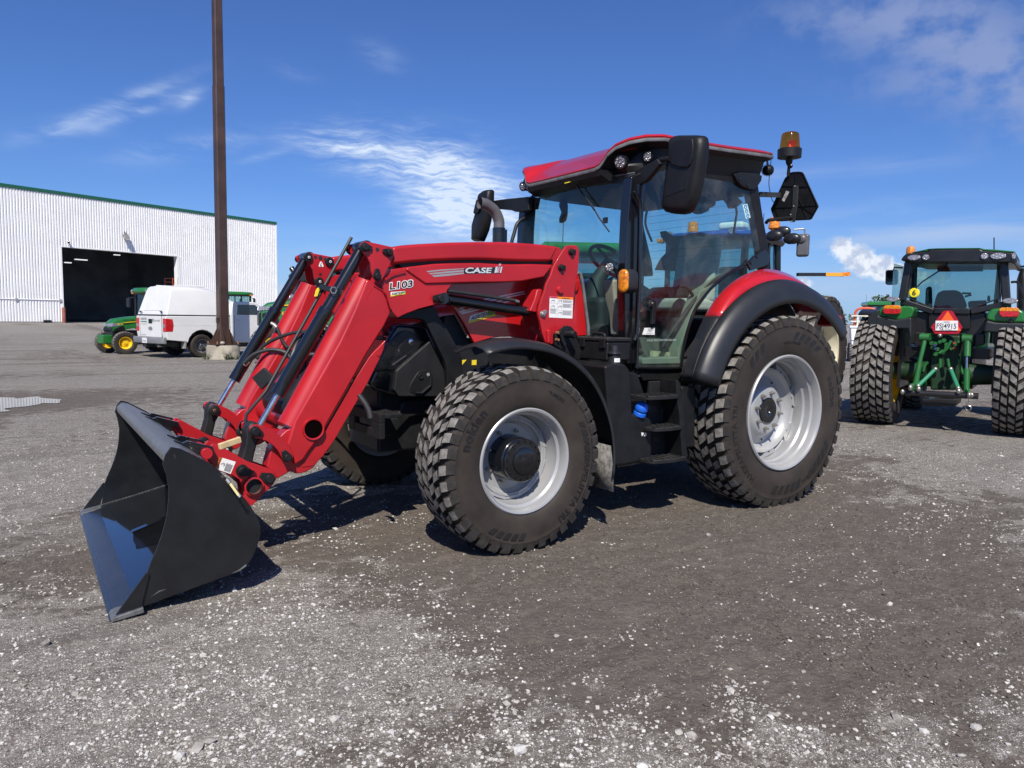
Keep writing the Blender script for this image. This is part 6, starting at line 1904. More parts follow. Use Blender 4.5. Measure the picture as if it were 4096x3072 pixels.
# wiper parked across the windshield
wa = [(1.205, 0.028, 2.643), (1.205, 0.166, 2.502), (1.205, 0.203, 2.443), (1.205, 0.298, 2.389)]
MB().tube([Vector(p) for p in [(1.225, 0.060, 2.628), (1.225, 0.203, 2.485), (1.225, 0.287, 2.409), (1.225, 0.352, 2.345)]], 0.008, 6).build('wiper_arm', BLACK, T)
MB().tube([Vector(p) for p in [(1.215, 0.215, 2.470), (1.215, 0.310, 2.386), (1.215, 0.404, 2.276), (1.215, 0.529, 2.159)]], 0.0065, 6).build('wiper_blade', BLACK_ST, T)
MB().prism([(1.247, 2.610), (1.300, 2.593), (1.302, 2.586), (1.252, 2.599)], 0.05, 0.12).build('wiper_tag', YELLOW_ST, T)
MB().prism([(0.734, 2.375), (0.706, 2.378), (0.709, 2.325), (0.737, 2.323)], -0.12, -0.08).build('interior_mirror', INTERIOR, T)
MB().prism([(0.822, 2.556), (0.801, 2.583), (0.770, 2.595), (0.748, 2.589), (0.737, 2.531), (0.738, 2.447), (0.753, 2.395), (0.785, 2.374), (0.817, 2.373), (0.820, 2.414), (0.793, 2.475), (0.821, 2.523)], -0.66, -0.62).build('speaker', INTERIOR, T, bevel=0.01)

# beacon and slow-vehicle emblem behind the cab
bx = -0.80
cB = Vector([(-0.800, 0.658, 2.997)][0]); 
bt = [(-0.800, 0.659, 3.190), (-0.800, 0.657, 3.047), (-0.800, 0.660, 2.962), (-0.800, 0.664, 2.913), (-0.800, 0.660, 2.848)]
zt, zb, zc0, zd, ze = [p[2] for p in bt]
ze -= 0.05
yb = cB.y
rb = abs([(-0.800, 0.572, 3.065)][0][1] - [(-0.800, 0.751, 3.033)][0][1]) / 2
be = MB().lathe([(0.012, ze), (0.016, ze + 0.02), (0.012, zd - 0.02), (0.026, zd), (0.034, zc0 - 0.01), (rb * 1.16, zc0 + 0.004), (rb * 1.18, zb - 0.006), (rb * 1.05, zb), (0, zb)], (bx, yb, 0), 'z', 28).build('beacon_base', BLACK, T, smooth=40)
MB().lathe([(rb, zb), (rb * 1.0, zb + 0.01), (rb * 0.86, zt - 0.022), (rb * 0.78, zt - 0.008), (rb * 0.6, zt), (0, zt + 0.002)], (bx, yb, 0), 'z', 28).build('beacon_dome', AMBER_GLASS, be, smooth=50)
MB().lathe([(rb * 0.55, zb), (rb * 0.5, zb + 0.012), (0.012, zb + 0.02), (0.012, zb + 0.03), (0, zb + 0.045)], (bx, yb, 0), 'z', 16).build('beacon_bulb', mat('amber_bulb', (0.9, 0.38, 0.03), 0.15, 0.3), be)
MB().prism([(yb - rb * 0.5, zb + 0.02), (yb + rb * 0.5, zb + 0.02), (yb + rb * 0.45, zb + 0.07), (yb, zb + 0.085), (yb - rb * 0.45, zb + 0.07)], bx - 0.03, bx - 0.024, 'x').build('beacon_reflector', mat('dark_amber', (0.30, 0.08, 0.01), 0.3), be)
cl_ = [(-0.800, 0.676, 2.889)][0]
MB().sphere(cl_, 0.020, 10, 8).build('beacon_clamp', BLACK, be)
MB().tube([cl_, (cl_[0] + 0.03, cl_[1] + 0.03, cl_[2] + 0.004)], 0.005, 6).build('clamp_wing', ZINC, be)
SM = [(0.675, 2.834), (0.701, 2.837), (0.767, 2.829), (0.793, 2.820), (0.809, 2.802), (0.966, 2.514), (0.973, 2.494), (0.912, 2.395), (0.893, 2.387), (0.553, 2.406), (0.525, 2.423), (0.482, 2.513), (0.478, 2.536), (0.491, 2.553), (0.615, 2.791)]
sm = MB().prism(SM, -0.822, -0.812, 'x').build('slow_vehicle_emblem', BLACK, T, bevel=0.003)
n_ = len(SM)
c_ = (sum(p[0] for p in SM) / n_, sum(p[1] for p in SM) / n_)
ring_o, ring_i = [(-0.8115, p[0], p[1]) for p in SM], [(-0.8115, c_[0] + (p[0] - c_[0]) * 0.955, c_[1] + (p[1] - c_[1]) * 0.955) for p in SM]
mb = MB()
mb.loft([[(x + 0.005, y, z) for x, y, z in ring_o], [(x + 0.005, y, z) for x, y, z in ring_i], ring_i], caps=False)
for a, b in (([(0.724, 2.831)][0], [(0.725, 2.718)][0]), ([(0.585, 2.724)][0], [(0.853, 2.681)][0]), ([(0.499, 2.533)][0], [(0.966, 2.505)][0]), ([(0.750, 2.636)][0], [(0.860, 2.398)][0]), ([(0.792, 2.526)][0], [(0.937, 2.424)][0]), ([(0.521, 2.522)][0], [(0.581, 2.412)][0])):
    mb.bar((-0.808, *a), (-0.808, *b), 0.004, 0.004)
mb.build('emblem_ribs', BLACK_PAINT, sm)
MB().prism([(c_[0] + (p[0] - c_[0]) * 0.96, c_[1] + (p[1] - c_[1]) * 0.96) for p in SM], -0.8265, -0.8235, 'x').build('emblem_face', mat('orange_reflective', (0.85, 0.10, 0.02), 0.4), sm, smooth=0)
bp_ = [(0.710, 2.705), (0.725, 2.710), (0.761, 2.704), (0.767, 2.684), (0.768, 2.519), (0.756, 2.441), (0.749, 2.381), (0.702, 2.385), (0.702, 2.473), (0.715, 2.525)]
MB().prism(bp_, -0.806, -0.800, 'x').build('emblem_bracket', mat('dark_steel_strap', (0.06, 0.068, 0.072), 0.4, 0.4, vary=0.2), sm, bevel=0.002)
mb = MB()
for p in [(-0.800, 0.731, 2.702), (-0.800, 0.730, 2.524), (-0.800, 0.702, 2.452), (-0.800, 0.716, 2.389)]:
    mb.sphere(p, 0.008, 8, 6)
mb.build('bracket_bolts', ZINC, sm)
MB().add([(-0.8105, *p) for p in [(0.635, 2.677), (0.670, 2.662), (0.619, 2.579), (0.592, 2.594)]], [(0, 1, 2, 3)]).build('emblem_label', mat('torn_label', (0.42, 0.40, 0.38), 0.7, vary=0.5, vscale=60), sm, smooth=0)
MB().tube(smooth_path([Vector(p) for p in [(-0.550, 0.629, 2.359), (-0.550, 0.647, 2.379), (-0.550, 0.683, 2.386)]] + [Vector([(-0.800, 0.714, 2.425)][0])], 5), 0.015, 10).build('emblem_arm', BLACK, T)
mb = MB().bar([(-0.400, 0.666, 2.597)][0], [(-0.820, 0.571, 2.646)][0], 0.01, 0.045)
mb.build('emblem_strap', mat('dark_steel_strap', (0, 0, 0)), T)

# ------------------------------------------------------------------ left side: tank, steps, toolbox
TK = [(1.713, 1.147), (1.640, 1.168), (1.529, 1.161), (1.478, 1.118), (1.455, 0.996), (1.441, 0.793), (1.311, 0.783), (1.272, 0.769), (1.245, 0.729), (1.233, 0.474), (1.251, 0.443), (1.500, 0.432), (1.584, 0.431), (1.608, 0.518), (1.630, 0.626), (1.665, 0.765)]
tank = MB().prism(TK, 0.62, 1.10).build('fuel_tank', BLACK, T, bevel=0.02, seg=4)
MB().prism([(1.437, 1.121), (1.342, 1.086), (1.290, 1.079), (1.233, 0.967), (1.209, 0.911), (1.202, 0.767), (1.394, 0.778)], 0.62, 0.985).build('urea_tank', BLACK, tank, bevel=0.02, seg=3)
MB().prism([(1.562, 0.449), (1.231, 0.470), (1.227, 0.450), (1.258, 0.428), (1.404, 0.412), (1.560, 0.411)], 0.65, 1.085).build('tank_shield', BLACK, tank, bevel=0.01)
bc = Vector([(1.354, 1.085, 0.795)][0])
d = Vector((-0.10, 0.30, 0.95)).normalized()
mb = MB()
mb.cyl(bc - d * 0.02, bc + d * 0.012, 0.047, seg=28)
cap_ = mb.build('urea_cap', BLUE_CAP, T, bevel=0.006, seg=3)
MB().cyl(bc + d * 0.012, bc + d * 0.022, 0.034, seg=20).build('cap_neck', BLACK, cap_)
mb = MB().tube([bc + d * 0.022, bc + d * 0.034, bc + d * 0.060, bc + d * 0.078, bc + d * 0.084], [0.045, 0.049, 0.046, 0.034, 0.012], 24)
mb.build('cap_dome', BLUE_CAP, cap_, smooth=60)
sidev = d.cross(Vector((1, 0, 0))).normalized()
mb = MB().bar(bc + d * 0.07 - sidev * 0.036, bc + d * 0.07 + sidev * 0.036, 0.022, 0.036, up=d)
mb.build('cap_grip', BLUE_CAP, cap_, bevel=0.008, seg=3)
fc = Vector([(1.567, 1.030, 1.162)][0])
mb = MB().lathe([(0.0, 0.128), (0.018, 0.128), (0.026, 0.122), (0.030, 0.085), (0.048, 0.078), (0.050, 0.068), (0.036, 0.06), (0.036, 0.045), (0.046, 0.042), (0.048, 0.0), (0.04, -0.01)], fc, 'z', 28)
fcap = mb.build('fuel_cap', FENDER, T, smooth=40)
LT = [fc + Vector((0.0487 * math.cos(q), 0.0487 * math.sin(q), z)) for q, z in ((0.95, 0.012), (1.75, 0.012), (1.75, 0.038), (0.95, 0.038))]
cols = []
mb = MB()
for k in range(7):
    q = 0.85 + 0.95 * k / 6
    cols.append([fc + Vector((0.0488 * math.cos(q), 0.0488 * math.sin(q), z)) for z in (0.010, 0.038)])
mb.sheet(cols).build('fuel_label', WHITE, fcap)
q = 1.33
text_on(MB(), 'LF', 0.014, fc + Vector((0.0495 * math.cos(q - 0.12), 0.0495 * math.sin(q - 0.12), 0.019)), (-math.sin(q), math.cos(q), 0), (0, 0, 1)).build('fuel_letters', BLACK_ST, fcap, smooth=0)
mb = MB()
for pts in ([(1.351, 1.102, 0.656), (1.324, 1.102, 0.652), (1.329, 1.102, 0.637), (1.344, 1.102, 0.628)], [(1.317, 1.102, 0.654), (1.298, 1.102, 0.648), (1.297, 1.102, 0.628), (1.323, 1.102, 0.626), (1.315, 1.102, 0.641)]):
    mb.add(pts, [tuple(range(len(pts)))])
mb.build('torn_sticker', WHITE, tank, smooth=0)

# toolbox
tb0, tb1, tb2 = (1.610, 1.312), (1.605, 1.176), (1.383, 1.311)
X1, X0, ZT, ZB = tb0[0], tb2[0], tb0[1], tb1[1]
tbx = MB().box(X0, X1, 0.66, 1.0, ZB, ZT).build('toolbox', BLACK, T, bevel=0.014, seg=3)
MB().box(X0 - 0.004, X1 + 0.006, 0.655, 1.006, ZT + 0.001, ZT + 0.03).build('toolbox_lid', BLACK_DUSTY, tbx, bevel=0.010, seg=3)
for y in (0.70, 0.93):
    MB().box(X1 + 0.001, X1 + 0.016, y, y + 0.055, ZT - 0.045, ZT + 0.022).build('toolbox_latch', BLACK, tbx, bevel=0.004)
mb = MB().tube(smooth_path([(X1 - 0.06, 0.76, ZT + 0.03), (X1 - 0.06, 0.77, ZT + 0.052), (X1 - 0.06, 0.83, ZT + 0.058), (X1 - 0.06, 0.89, ZT + 0.052), (X1 - 0.06, 0.90, ZT + 0.03)], 4), 0.011, 8)
mb.build('toolbox_handle', BLACK, tbx)
# multi-coupler: disc guard, lever knob, block
mb = MB().prism([(1.842, 1.372), (1.831, 1.398), (1.809, 1.413), (1.773, 1.423), (1.740, 1.417), (1.714, 1.399), (1.702, 1.372), (1.709, 1.356), (1.743, 1.382), (1.772, 1.387), (1.797, 1.375), (1.804, 1.349), (1.791, 1.316), (1.774, 1.287), (1.794, 1.269), (1.820, 1.310)], 0.73, 0.742)
cp = mb.build('coupler_lever', BLACK, T, bevel=0.003)
kc = Vector([(1.791, 0.760, 1.360)][0])
MB().tube([kc + Vector((0, -0.09, 0)), kc + Vector((-0.03, 0.06, 0.0))], 0.026, 20).build('coupler_knob', BLACK, cp, bevel=0.004)
MB().prism([(1.853, 1.368), (1.796, 1.394), (1.712, 1.381), (1.642, 1.321), (1.598, 1.247), (1.599, 1.186), (1.628, 1.146), (1.697, 1.187), (1.774, 1.222), (1.850, 1.269)], 0.66, 0.71).build('coupler_block', BLACK, T, bevel=0.02)
for p in ((1.842, 1.370), (1.844, 1.320)):
    MB().cyl((p[0], 0.70, p[1]), (p[0], 0.735, p[1]), 0.010, seg=6).build('coupler_bolt', RUSTY, T)

# access steps
sx = [(1.435, 0.934), (1.079, 0.918)]
stp = []
for (xa, xb, yy) in ((1842, 2082, 316), (1890, 2106, 532), (1872, 2128, 752)):
    pass
STEPS = ([(1.413, 0.933), (1.059, 0.921)], [(1.336, 0.700), (1.009, 0.682)], [(1.349, 0.464), (0.961, 0.432)])
bk = MB().prism([(1.203, 1.017), (0.910, 1.018), (0.884, 0.989), (0.833, 0.770), (0.790, 0.513), (0.750, 0.439), (0.747, 0.386), (1.205, 0.401), (1.222, 0.792)], 1.0, 1.03).build('step_frame', BLACK_DUSTY, T, bevel=0.004)
MB().prism([(1.106, 1.039), (1.069, 1.005), (1.025, 0.801), (0.988, 0.556), (0.964, 0.488), (0.961, 0.420), (1.012, 0.425), (1.035, 0.560), (1.067, 0.793), (1.108, 0.936)], 1.02, 1.20).build('step_side', BLACK, bk, bevel=0.006)
for (p0, p1) in STEPS:
    xa, xb, z = p0[0], p1[0], p0[1]
    xm = (xa + xb) / 2
    hwid = (xa - xb) / 2
    outl = [(xa, 1.03), (xb, 1.03), (xb, 1.17), (xb + 0.02, 1.205), (xb + 0.05, 1.22), (xm, 1.235), (xa - 0.05, 1.22), (xa - 0.02, 1.205), (xa, 1.17)]
    so = MB().prism(outl, z - 0.028, z, 'z').build('step', BLACK_DUSTY, bk, bevel=0.005)
    for k in range(7):
        gt = MB()
        x = xb + 0.02 + k * (xa - xb - 0.04) / 6
        for y in (1.06, 1.115, 1.17):
            gt.box(x - 0.008, x + 0.008, y, y + 0.038, z + 0.0005, z + 0.006)
        gt.build('step_grip', BLACK_DUSTY, so)
mb = MB()
for poly in ([(1.232, 0.849), (1.156, 0.834), (1.124, 0.805), (1.123, 0.777), (1.207, 0.793)], [(1.094, 0.803), (1.071, 0.819), (0.964, 0.841), (0.962, 0.807), (1.085, 0.775)], [(1.160, 0.601), (1.106, 0.586), (1.090, 0.556), (1.159, 0.567)], [(1.052, 0.570), (1.022, 0.590), (0.928, 0.600), (0.926, 0.566), (1.042, 0.535)]):
    MB().prism(poly, 1.031, 1.034).build('step_cutout', FENDER, bk, smooth=0)
MB().prism([(1.000, 0.980), (0.855, 0.979), (0.849, 0.920), (0.829, 0.513), (0.956, 0.512)], 0.95, 1.15).build('battery_box', BLACK, T, bevel=0.015, seg=3)
MB().prism([(1.074, 1.098), (0.566, 1.078), (0.603, 0.994), (0.654, 0.966), (0.748, 0.991), (1.007, 0.992)], 0.55, 0.75).build('cab_sill', BLACK, T, bevel=0.01)
MB().box(0.45, 1.75, 0.30, 0.62, 0.62, 1.12).build('side_frame', IRON, T, bevel=0.03)


# ------------------------------------------------------------------ building across the yard
W0, WDIR, WNOR = Vector((7.105, -93.463, 0)), Vector((-0.92345747, -0.38370079, 0)), Vector((-0.38370079, 0.92345747, 0))
WALLP = mat('white_corrugated_steel', (0.84, 0.842, 0.835), 0.42, 0, 0, 0.4, vary=0.04, vscale=0.5, dirt=(0.45, 0.43, 0.39), dirt_amt=0.10, dscale=0.7)
GREEN_TRIM = mat('dark_green_flashing', (0.015, 0.11, 0.065), 0.45, vary=0.15)
DARKIN = mat('unlit_interior', (0.42, 0.45, 0.5), 0.9, vary=0.3, vscale=0.2)
bld = thing('workshop_building', label='long white corrugated metal workshop with green roof edge and open dark bay door', cat='building')
bld.matrix_world = Matrix(((WDIR.x, WNOR.x, 0, W0.x), (WDIR.y, WNOR.y, 0, W0.y), (0, 0, 1, 0), (0, 0, 0, 1)))


def corrugated(x0, x1, z0, z1, pitch=0.30):
    mb = MB()
    n = int(round((x1 - x0) / pitch))
    pt = []
    for k in range(n):
        xa = x0 + (x1 - x0) * k / n
        w = (x1 - x0) / n
        pt += [(xa, -0.03), (xa + 0.16 * w, -0.03), (xa + 0.26 * w, 0.055), (xa + 0.34 * w, 0.075), (xa + 0.82 * w, 0.075), (xa + 0.90 * w, 0.055)]
    pt.append((x1, -0.03))
    mb.sheet([[(x, y, z0) for x, y in pt], [(x, y, z1) for x, y in pt]])
    return mb


DX0, DX1, DZ = 6.5, 21.0, 8.78
for nm, a in (('wall', (-14, DX0, 0.15, 14.75)), ('wall', (DX0, DX1, DZ, 14.75)), ('wall', (DX1, 36.85, 0.15, 14.75))):
    corrugated(*a).build(nm, WALLP, bld, smooth=20)
MB().box(-14, 36.9, -60, -0.3, 14.6, 14.72).build('roof', mat('roof_grey', (0.3, 0.31, 0.31), 0.6), bld)
MB().box(-14.1, 36.95, -0.15, 0.16, 14.72, 15.10).build('roof_flashing', GREEN_TRIM, bld, bevel=0.03)
MB().box(36.78, 36.97, -0.05, 0.10, 0.1, 14.72).build('corner_trim', WALLP, bld)
MB().box(36.80, 36.88, -60, -0.06, 0.1, 14.6).build('side_wall', WALLP, bld)
MB().box(-14, DX0, -0.3, 0.12, 0, 0.15).build('footing', mat('concrete_grey', (0.30, 0.29, 0.27), 0.9, vary=0.2), bld)
MB().box(DX1, 36.85, -0.3, 0.12, 0, 0.15).build('footing', MATS['concrete_grey'], bld)
fr = MB()
fr.box(DX0 - 0.10, DX0 + 0.08, -0.7, 0.10, 0, DZ + 0.1)
fr.box(DX1 - 0.08, DX1 + 0.28, -0.7, 0.10, 0, DZ + 0.1)
fr.box(DX0 + 0.08, DX1 - 0.08, -0.7, 0.10, DZ, DZ + 0.12)
fr.build('door_frame', WALLP, bld)
inn = MB()
inn.sheet([[(-6, -0.35, 0.02), (-6, -34, 0.02)], [(-6, -0.35, 13), (-6, -34, 13)], [(33, -0.35, 13), (33, -34, 13)], [(33, -0.35, 0.02), (33, -34, 0.02)]])
inn.add([(-6, -34, 0), (33, -34, 0), (33, -34, 13), (-6, -34, 13)], [(0, 1, 2, 3)])
inn.build('interior_walls', DARKIN, bld, smooth=0)
MB().box(-6, 33, -34, -0.35, -0.1, 0.012).build('interior_floor', mat('dark_concrete', (0.20, 0.195, 0.19), 0.7), bld)
TUBE_L = mat('strip_light', (0.9, 0.9, 0.9), 0.4, emit=((0.92, 0.97, 1.0), 0.75))
l1, l2, l3 = [(11.388, 7.865)], [(11.073, 7.507)], [(17.931, 9.056)]
for (x, z, d, w) in ((l1[0][0], l1[0][1], -7, 1.5), (l2[0][0], l2[0][1], -9, 0.8), (l3[0][0], l3[0][1], -10, 0.8)):
    MB().box(x, x + w, d - 0.15, d + 0.15, z, z + 0.12).build('ceiling_light', TUBE_L, bld)
MB().tube([(-14, 0.10, 2.62), (DX0 - 0.15, 0.10, 2.62)], 0.05, 8).build('conduit_pipe', WALLP, bld)
for x in (0.35 * 4.6, 6.2):
    MB().box(x - 0.12, x + 0.12, 0.06, 0.2, 2.45, 2.75).build('junction_box', mat('grey_box', (0.35, 0.35, 0.34), 0.5), bld, bevel=0.02)
MB().box(4.3, 5.1, 0.06, 0.3, 0.0, 0.32).build('wall_vent', BLACK, bld, bevel=0.02)


def on_wall(x, y, z):
    return W0 + WDIR * x + WNOR * y + Vector((0, 0, z))


WZ = math.atan2(WDIR.y, WDIR.x)
fl = thing('flood_light', on_wall(13.95, 0.06, 10.6), WZ + math.pi, 'grey flood light on a bracket above the workshop bay door', 'flood light')
MB().obox((0, 0.45, 0), (0.62, 0.30, 0.75), (0.5, 0, 0)).build('lamp_housing', mat('weathered_grey', (0.22, 0.22, 0.215), 0.5), fl, bevel=0.05)
MB().obox((0, 0.62, -0.09), (0.5, 0.02, 0.6), (0.5, 0, 0)).build('lamp_lens', mat('milky_lens', (0.45, 0.45, 0.43), 0.3), fl)
mb = MB().tube([(0, 0, 0.55), (0, 0.35, 0.5), (0, 0.45, 0.3)], 0.05, 8)
mb.tube([(-0.12, 0.3, 0.45), (-0.12, 0.3, 0.75)], 0.03, 6)
mb.tube([(0.12, 0.3, 0.45), (0.15, 0.3, 0.7)], 0.03, 6)
mb.build('lamp_bracket', BLACK, fl)
cm = thing('security_camera', on_wall(7.25, 0.06, 9.35), WZ + math.pi, 'small dark security camera on the wall above the bay door corner', 'camera')
MB().sphere((0, 0.28, 0), 0.14, 12, 8).build('camera_dome', BLACK_PAINT, cm)
MB().cyl((0, 0, 0.12), (0, 0.28, 0.12), 0.07, seg=10).build('camera_arm', WALLP, cm)
bo = MB().tube([on_wall(6.42, 0.35, 0), on_wall(6.42, 0.35, 1.7), on_wall(6.42, 0.35, 1.78), on_wall(6.42, 0.35, 1.82)], [0.19, 0.19, 0.15, 0.04], 16).build('bollard', mat('rusty_red_bollard', (0.24, 0.085, 0.06), 0.75, vary=0.25))
tag(bo, 'rusty red bollard beside the workshop bay door', 'bollard')
# orange platform lift just inside the bay
pl_ = [(21.181, 6.030)][0]
lf = thing('platform_lift', on_wall(pl_[0] - 1.1, -1.2, pl_[1] - 5.0), WZ, 'orange scaffold frame with dark platform just inside the bay door', 'lift')
ORANGE = mat('orange_steel', (0.62, 0.085, 0.02), 0.5, vary=0.1)
mb = MB()
for x in (0.9, 1.35):
    mb.tube([(x, 0, 0), (x, 0, 5.0)], 0.045, 6)
for k in range(9):
    mb.tube([(0.9, 0, 0.4 + 0.55 * k), (1.35, 0, 0.7 + 0.52 * k)], 0.035, 6)
mb.build('scaffold_post', ORANGE, lf)
mb = MB()
for z in (3.9, 4.4, 4.85):
    mb.tube([(-0.2, 0, z), (0.9, 0, z)], 0.03, 6)
mb.tube([(-0.2, 0, 3.6), (-0.2, 0, 4.85)], 0.03, 6)
mb.box(-0.2, 0.9, -0.6, 0.0, 3.45, 3.6)
mb.build('guard_rail', mat('dark_red_steel', (0.16, 0.03, 0.025), 0.6), lf)

# ------------------------------------------------------------------ light pole on a concrete footing
BRONZE = mat('bronze_painted_steel', (0.062, 0.036, 0.028), 0.42, 0, 0, 0.5, vary=0.25, vscale=1.2, dirt=(0.13, 0.08, 0.06), dirt_amt=0.15, dscale=2)
CONC = mat('weathered_concrete', (0.34, 0.31, 0.25), 0.92, vary=0.25, vscale=2.5, dirt=(0.13, 0.115, 0.09), dirt_amt=0.45, dscale=3.5, bump=0.4, bscale=14)
pg = (-0.239, -19.899, 0.000)
PX, PY = pg[0] - 0.06, pg[1] - 0.10
pole_ = thing('light_pole', (PX, PY, 0), R(12), 'tall square bronze light pole bolted to a round concrete footing', 'light pole')
ft = MB().tube([(0, 0, -0.1), (0, 0, 0.40), (0, 0, 0.44)], [0.52, 0.50, 0.47], 36).build('concrete_footing', CONC, pole_)
HW = 0.155


def sq(z, h):
    c = [(h * 0.8, -h), (h, -h * 0.8), (h, h * 0.8), (h * 0.8, h), (-h * 0.8, h), (-h, h * 0.8), (-h, -h * 0.8), (-h * 0.8, -h)]
    return [(x, y, z) for x, y in c]


MB().loft([sq(0.50, HW), sq(8.55, HW * 0.94)]).build('pole_shaft', BRONZE, pole_, smooth=0)
MB().loft([sq(8.5, HW * 0.86), sq(14.0, HW * 0.74)]).build('pole_upper_shaft', BRONZE, pole_, smooth=0)
MB().box(-0.40, 0.40, -0.40, 0.40, 0.455, 0.485).build('base_plate', BRONZE, pole_, bevel=0.004)
gs = MB()
for s_ in (-1, 1):
    for t in (-0.10, 0.10):
        gs.prism([(s_ * HW, 0.485), (s_ * 0.37, 0.485), (s_ * 0.37, 0.53), (s_ * HW, 0.98)], t - 0.008, t + 0.008)
        m2 = MB().prism([(s_ * HW, 0.485), (s_ * 0.37, 0.485), (s_ * 0.37, 0.53), (s_ * HW, 0.98)], t - 0.008, t + 0.008)
        gs.merge(m2, Matrix.Rotation(math.pi / 2, 4, 'Z'))
gs.build('gusset_plates', BRONZE, pole_)
bt_ = MB()
for x in (-0.34, 0.34):
    for y in (-0.34, 0.34):
        bt_.cyl((x, y, 0.485), (x, y, 0.56), 0.025, seg=8)
bt_.build('anchor_bolts', RUSTY, pole_)
MB().box(HW, HW + 0.05, -0.05, 0.05, 1.15, 1.32).build('access_cover', BRONZE, pole_)
MB().sphere((0.20, 0.40, 0.52), 0.07, 8, 6, (1.1, 0.8, 0.8)).build('grout_lump', CONC, pole_)
mb = MB()
for s_ in (-1, 1):
    mb.bar((0, 0, 13.9), (s_ * 0.8, 0, 13.95), 0.06, 0.06)
    mb.box(s_ * 0.6 - 0.25, s_ * 0.6 + 0.55 * s_ + 0.2, -0.2, 0.2, 13.85, 14.0)
mb.build('lamp_head', BRONZE, pole_)
LEAF = mat('weed_green', (0.07, 0.115, 0.035), 0.7, vary=0.4, vscale=9)


def weed(name, c, label, n, h, seed, spread=0.12):
    rr = random.Random(seed)
    mb = MB()
    for k in range(n):
        b = Vector((rr.uniform(-spread, spread), rr.uniform(-spread, spread) * 0.6, 0))
        top = b + Vector((rr.uniform(-0.12, 0.12), rr.uniform(-0.12, 0.12), h * rr.uniform(0.5, 1.0)))
        for j in range(7):
            p = b.lerp(top, (j + 0.5) / 7)
            a = rr.uniform(0, 6.28)
            L = 0.05 * rr.uniform(0.6, 1.3) * (1.2 - j / 9)
            d = Vector((math.cos(a), math.sin(a), rr.uniform(0.1, 0.7)))
            s_ = Vector((-math.sin(a), math.cos(a), 0)) * L * 0.28
            mb.add([p, p + d * L * 0.5 + s_, p + d * L, p + d * L * 0.5 - s_], [(0, 1, 2, 3)])
        w = Vector((0.003, 0.003, 0))
        mb.add([b - w, b + w, top], [(0, 1, 2)])
    o = mb.build(name, LEAF, smooth=0)
    o.location = c
    return tag(o, label, 'weed', 'weeds round the light pole footing')


weed('weed', (PX + 0.50, PY + 0.20, 0), 'green weeds at the left side of the concrete pole footing', 26, 0.26, 3, 0.16)
weed('weed', (PX - 0.05, PY + 0.55, 0), 'tallest green weeds in front of the concrete pole footing', 30, 0.34, 4, 0.14)
weed('weed', (PX - 0.38, PY + 0.42, 0), 'low green weeds at the right front of the concrete pole footing', 14, 0.16, 5, 0.12)

# ------------------------------------------------------------------ generic farm tractor
JGREEN = mat('green_paint', (0.018, 0.155, 0.028), 0.32, 0, 0.6, 0.5, vary=0.08, vscale=3)
JYEL = mat('yellow_paint', (0.78, 0.52, 0.012), 0.36, 0, 0.4, 0.5, vary=0.08)
CREAM = mat('cream_rim', (0.66, 0.63, 0.50), 0.4, 0, 0.2, 0.5, vary=0.06)
NBLUE = mat('blue_paint', (0.02, 0.09, 0.42), 0.3, 0, 0.6, 0.5)
CLEAN_BLACK = mat('clean_black', (0.012, 0.012, 0.013), 0.35, 0, 0.2, 0.5, vary=0.2)
_wheel_cache = {}


def bg_wheel(parent, c, Rw, w, rim_r, rimmat, steer=0.0, n=26, side=1, detail=False, road=False):
    key = (round(Rw, 3), round(w, 3), round(rim_r, 3), rimmat.name, detail)
    if key not in _wheel_cache:
        ty = tyre_mesh(Rw, w, rim_r, 0 if road else n, Rw * (0.012 if road else 0.05), detail=detail, seg=48)
        rm = MB().lathe([(rim_r, w * 0.42), (rim_r * 1.03, w * 0.45), (rim_r * 0.96, w * 0.44), (rim_r * 0.93, w * 0.2), (rim_r * 0.90, w * 0.08), (rim_r * 0.70, w * 0.02), (rim_r * 0.55, w * 0.14), (rim_r * 0.28, w * 0.16), (rim_r * 0.27, w * 0.30), (0, w * 0.31)], (0, 0, 0), 'y', 40)
        rm.lathe([(rim_r * 0.90, w * 0.0), (rim_r * 0.94, -w * 0.3), (rim_r * 1.03, -w * 0.44), (rim_r, -w * 0.42)], (0, 0, 0), 'y', 40)
        rm.lathe([(rim_r * 0.9, w * 0.02), (0.0, -w * 0.02)], (0, 0, 0), 'y', 40)
        _wheel_cache[key] = (ty.mesh('tyre', [RUBBER, TREAD, TREAD_SIDE], 28), rm.mesh('wheel', rimmat, 35))
    tm, rmesh = _wheel_cache[key]
    o = bpy.data.objects.new('wheel', rmesh)
    COL.objects.link(o)
    o.parent = parent
    o.location = c
    # local axis Y of the wheel mesh points outwards = +-X of the vehicle
    o.rotation_euler = (0, 0, (-math.pi / 2 if side > 0 else math.pi / 2) + steer)
    t = bpy.data.objects.new('tyre', tm)
    COL.objects.link(t)
    t.parent = o
    return o


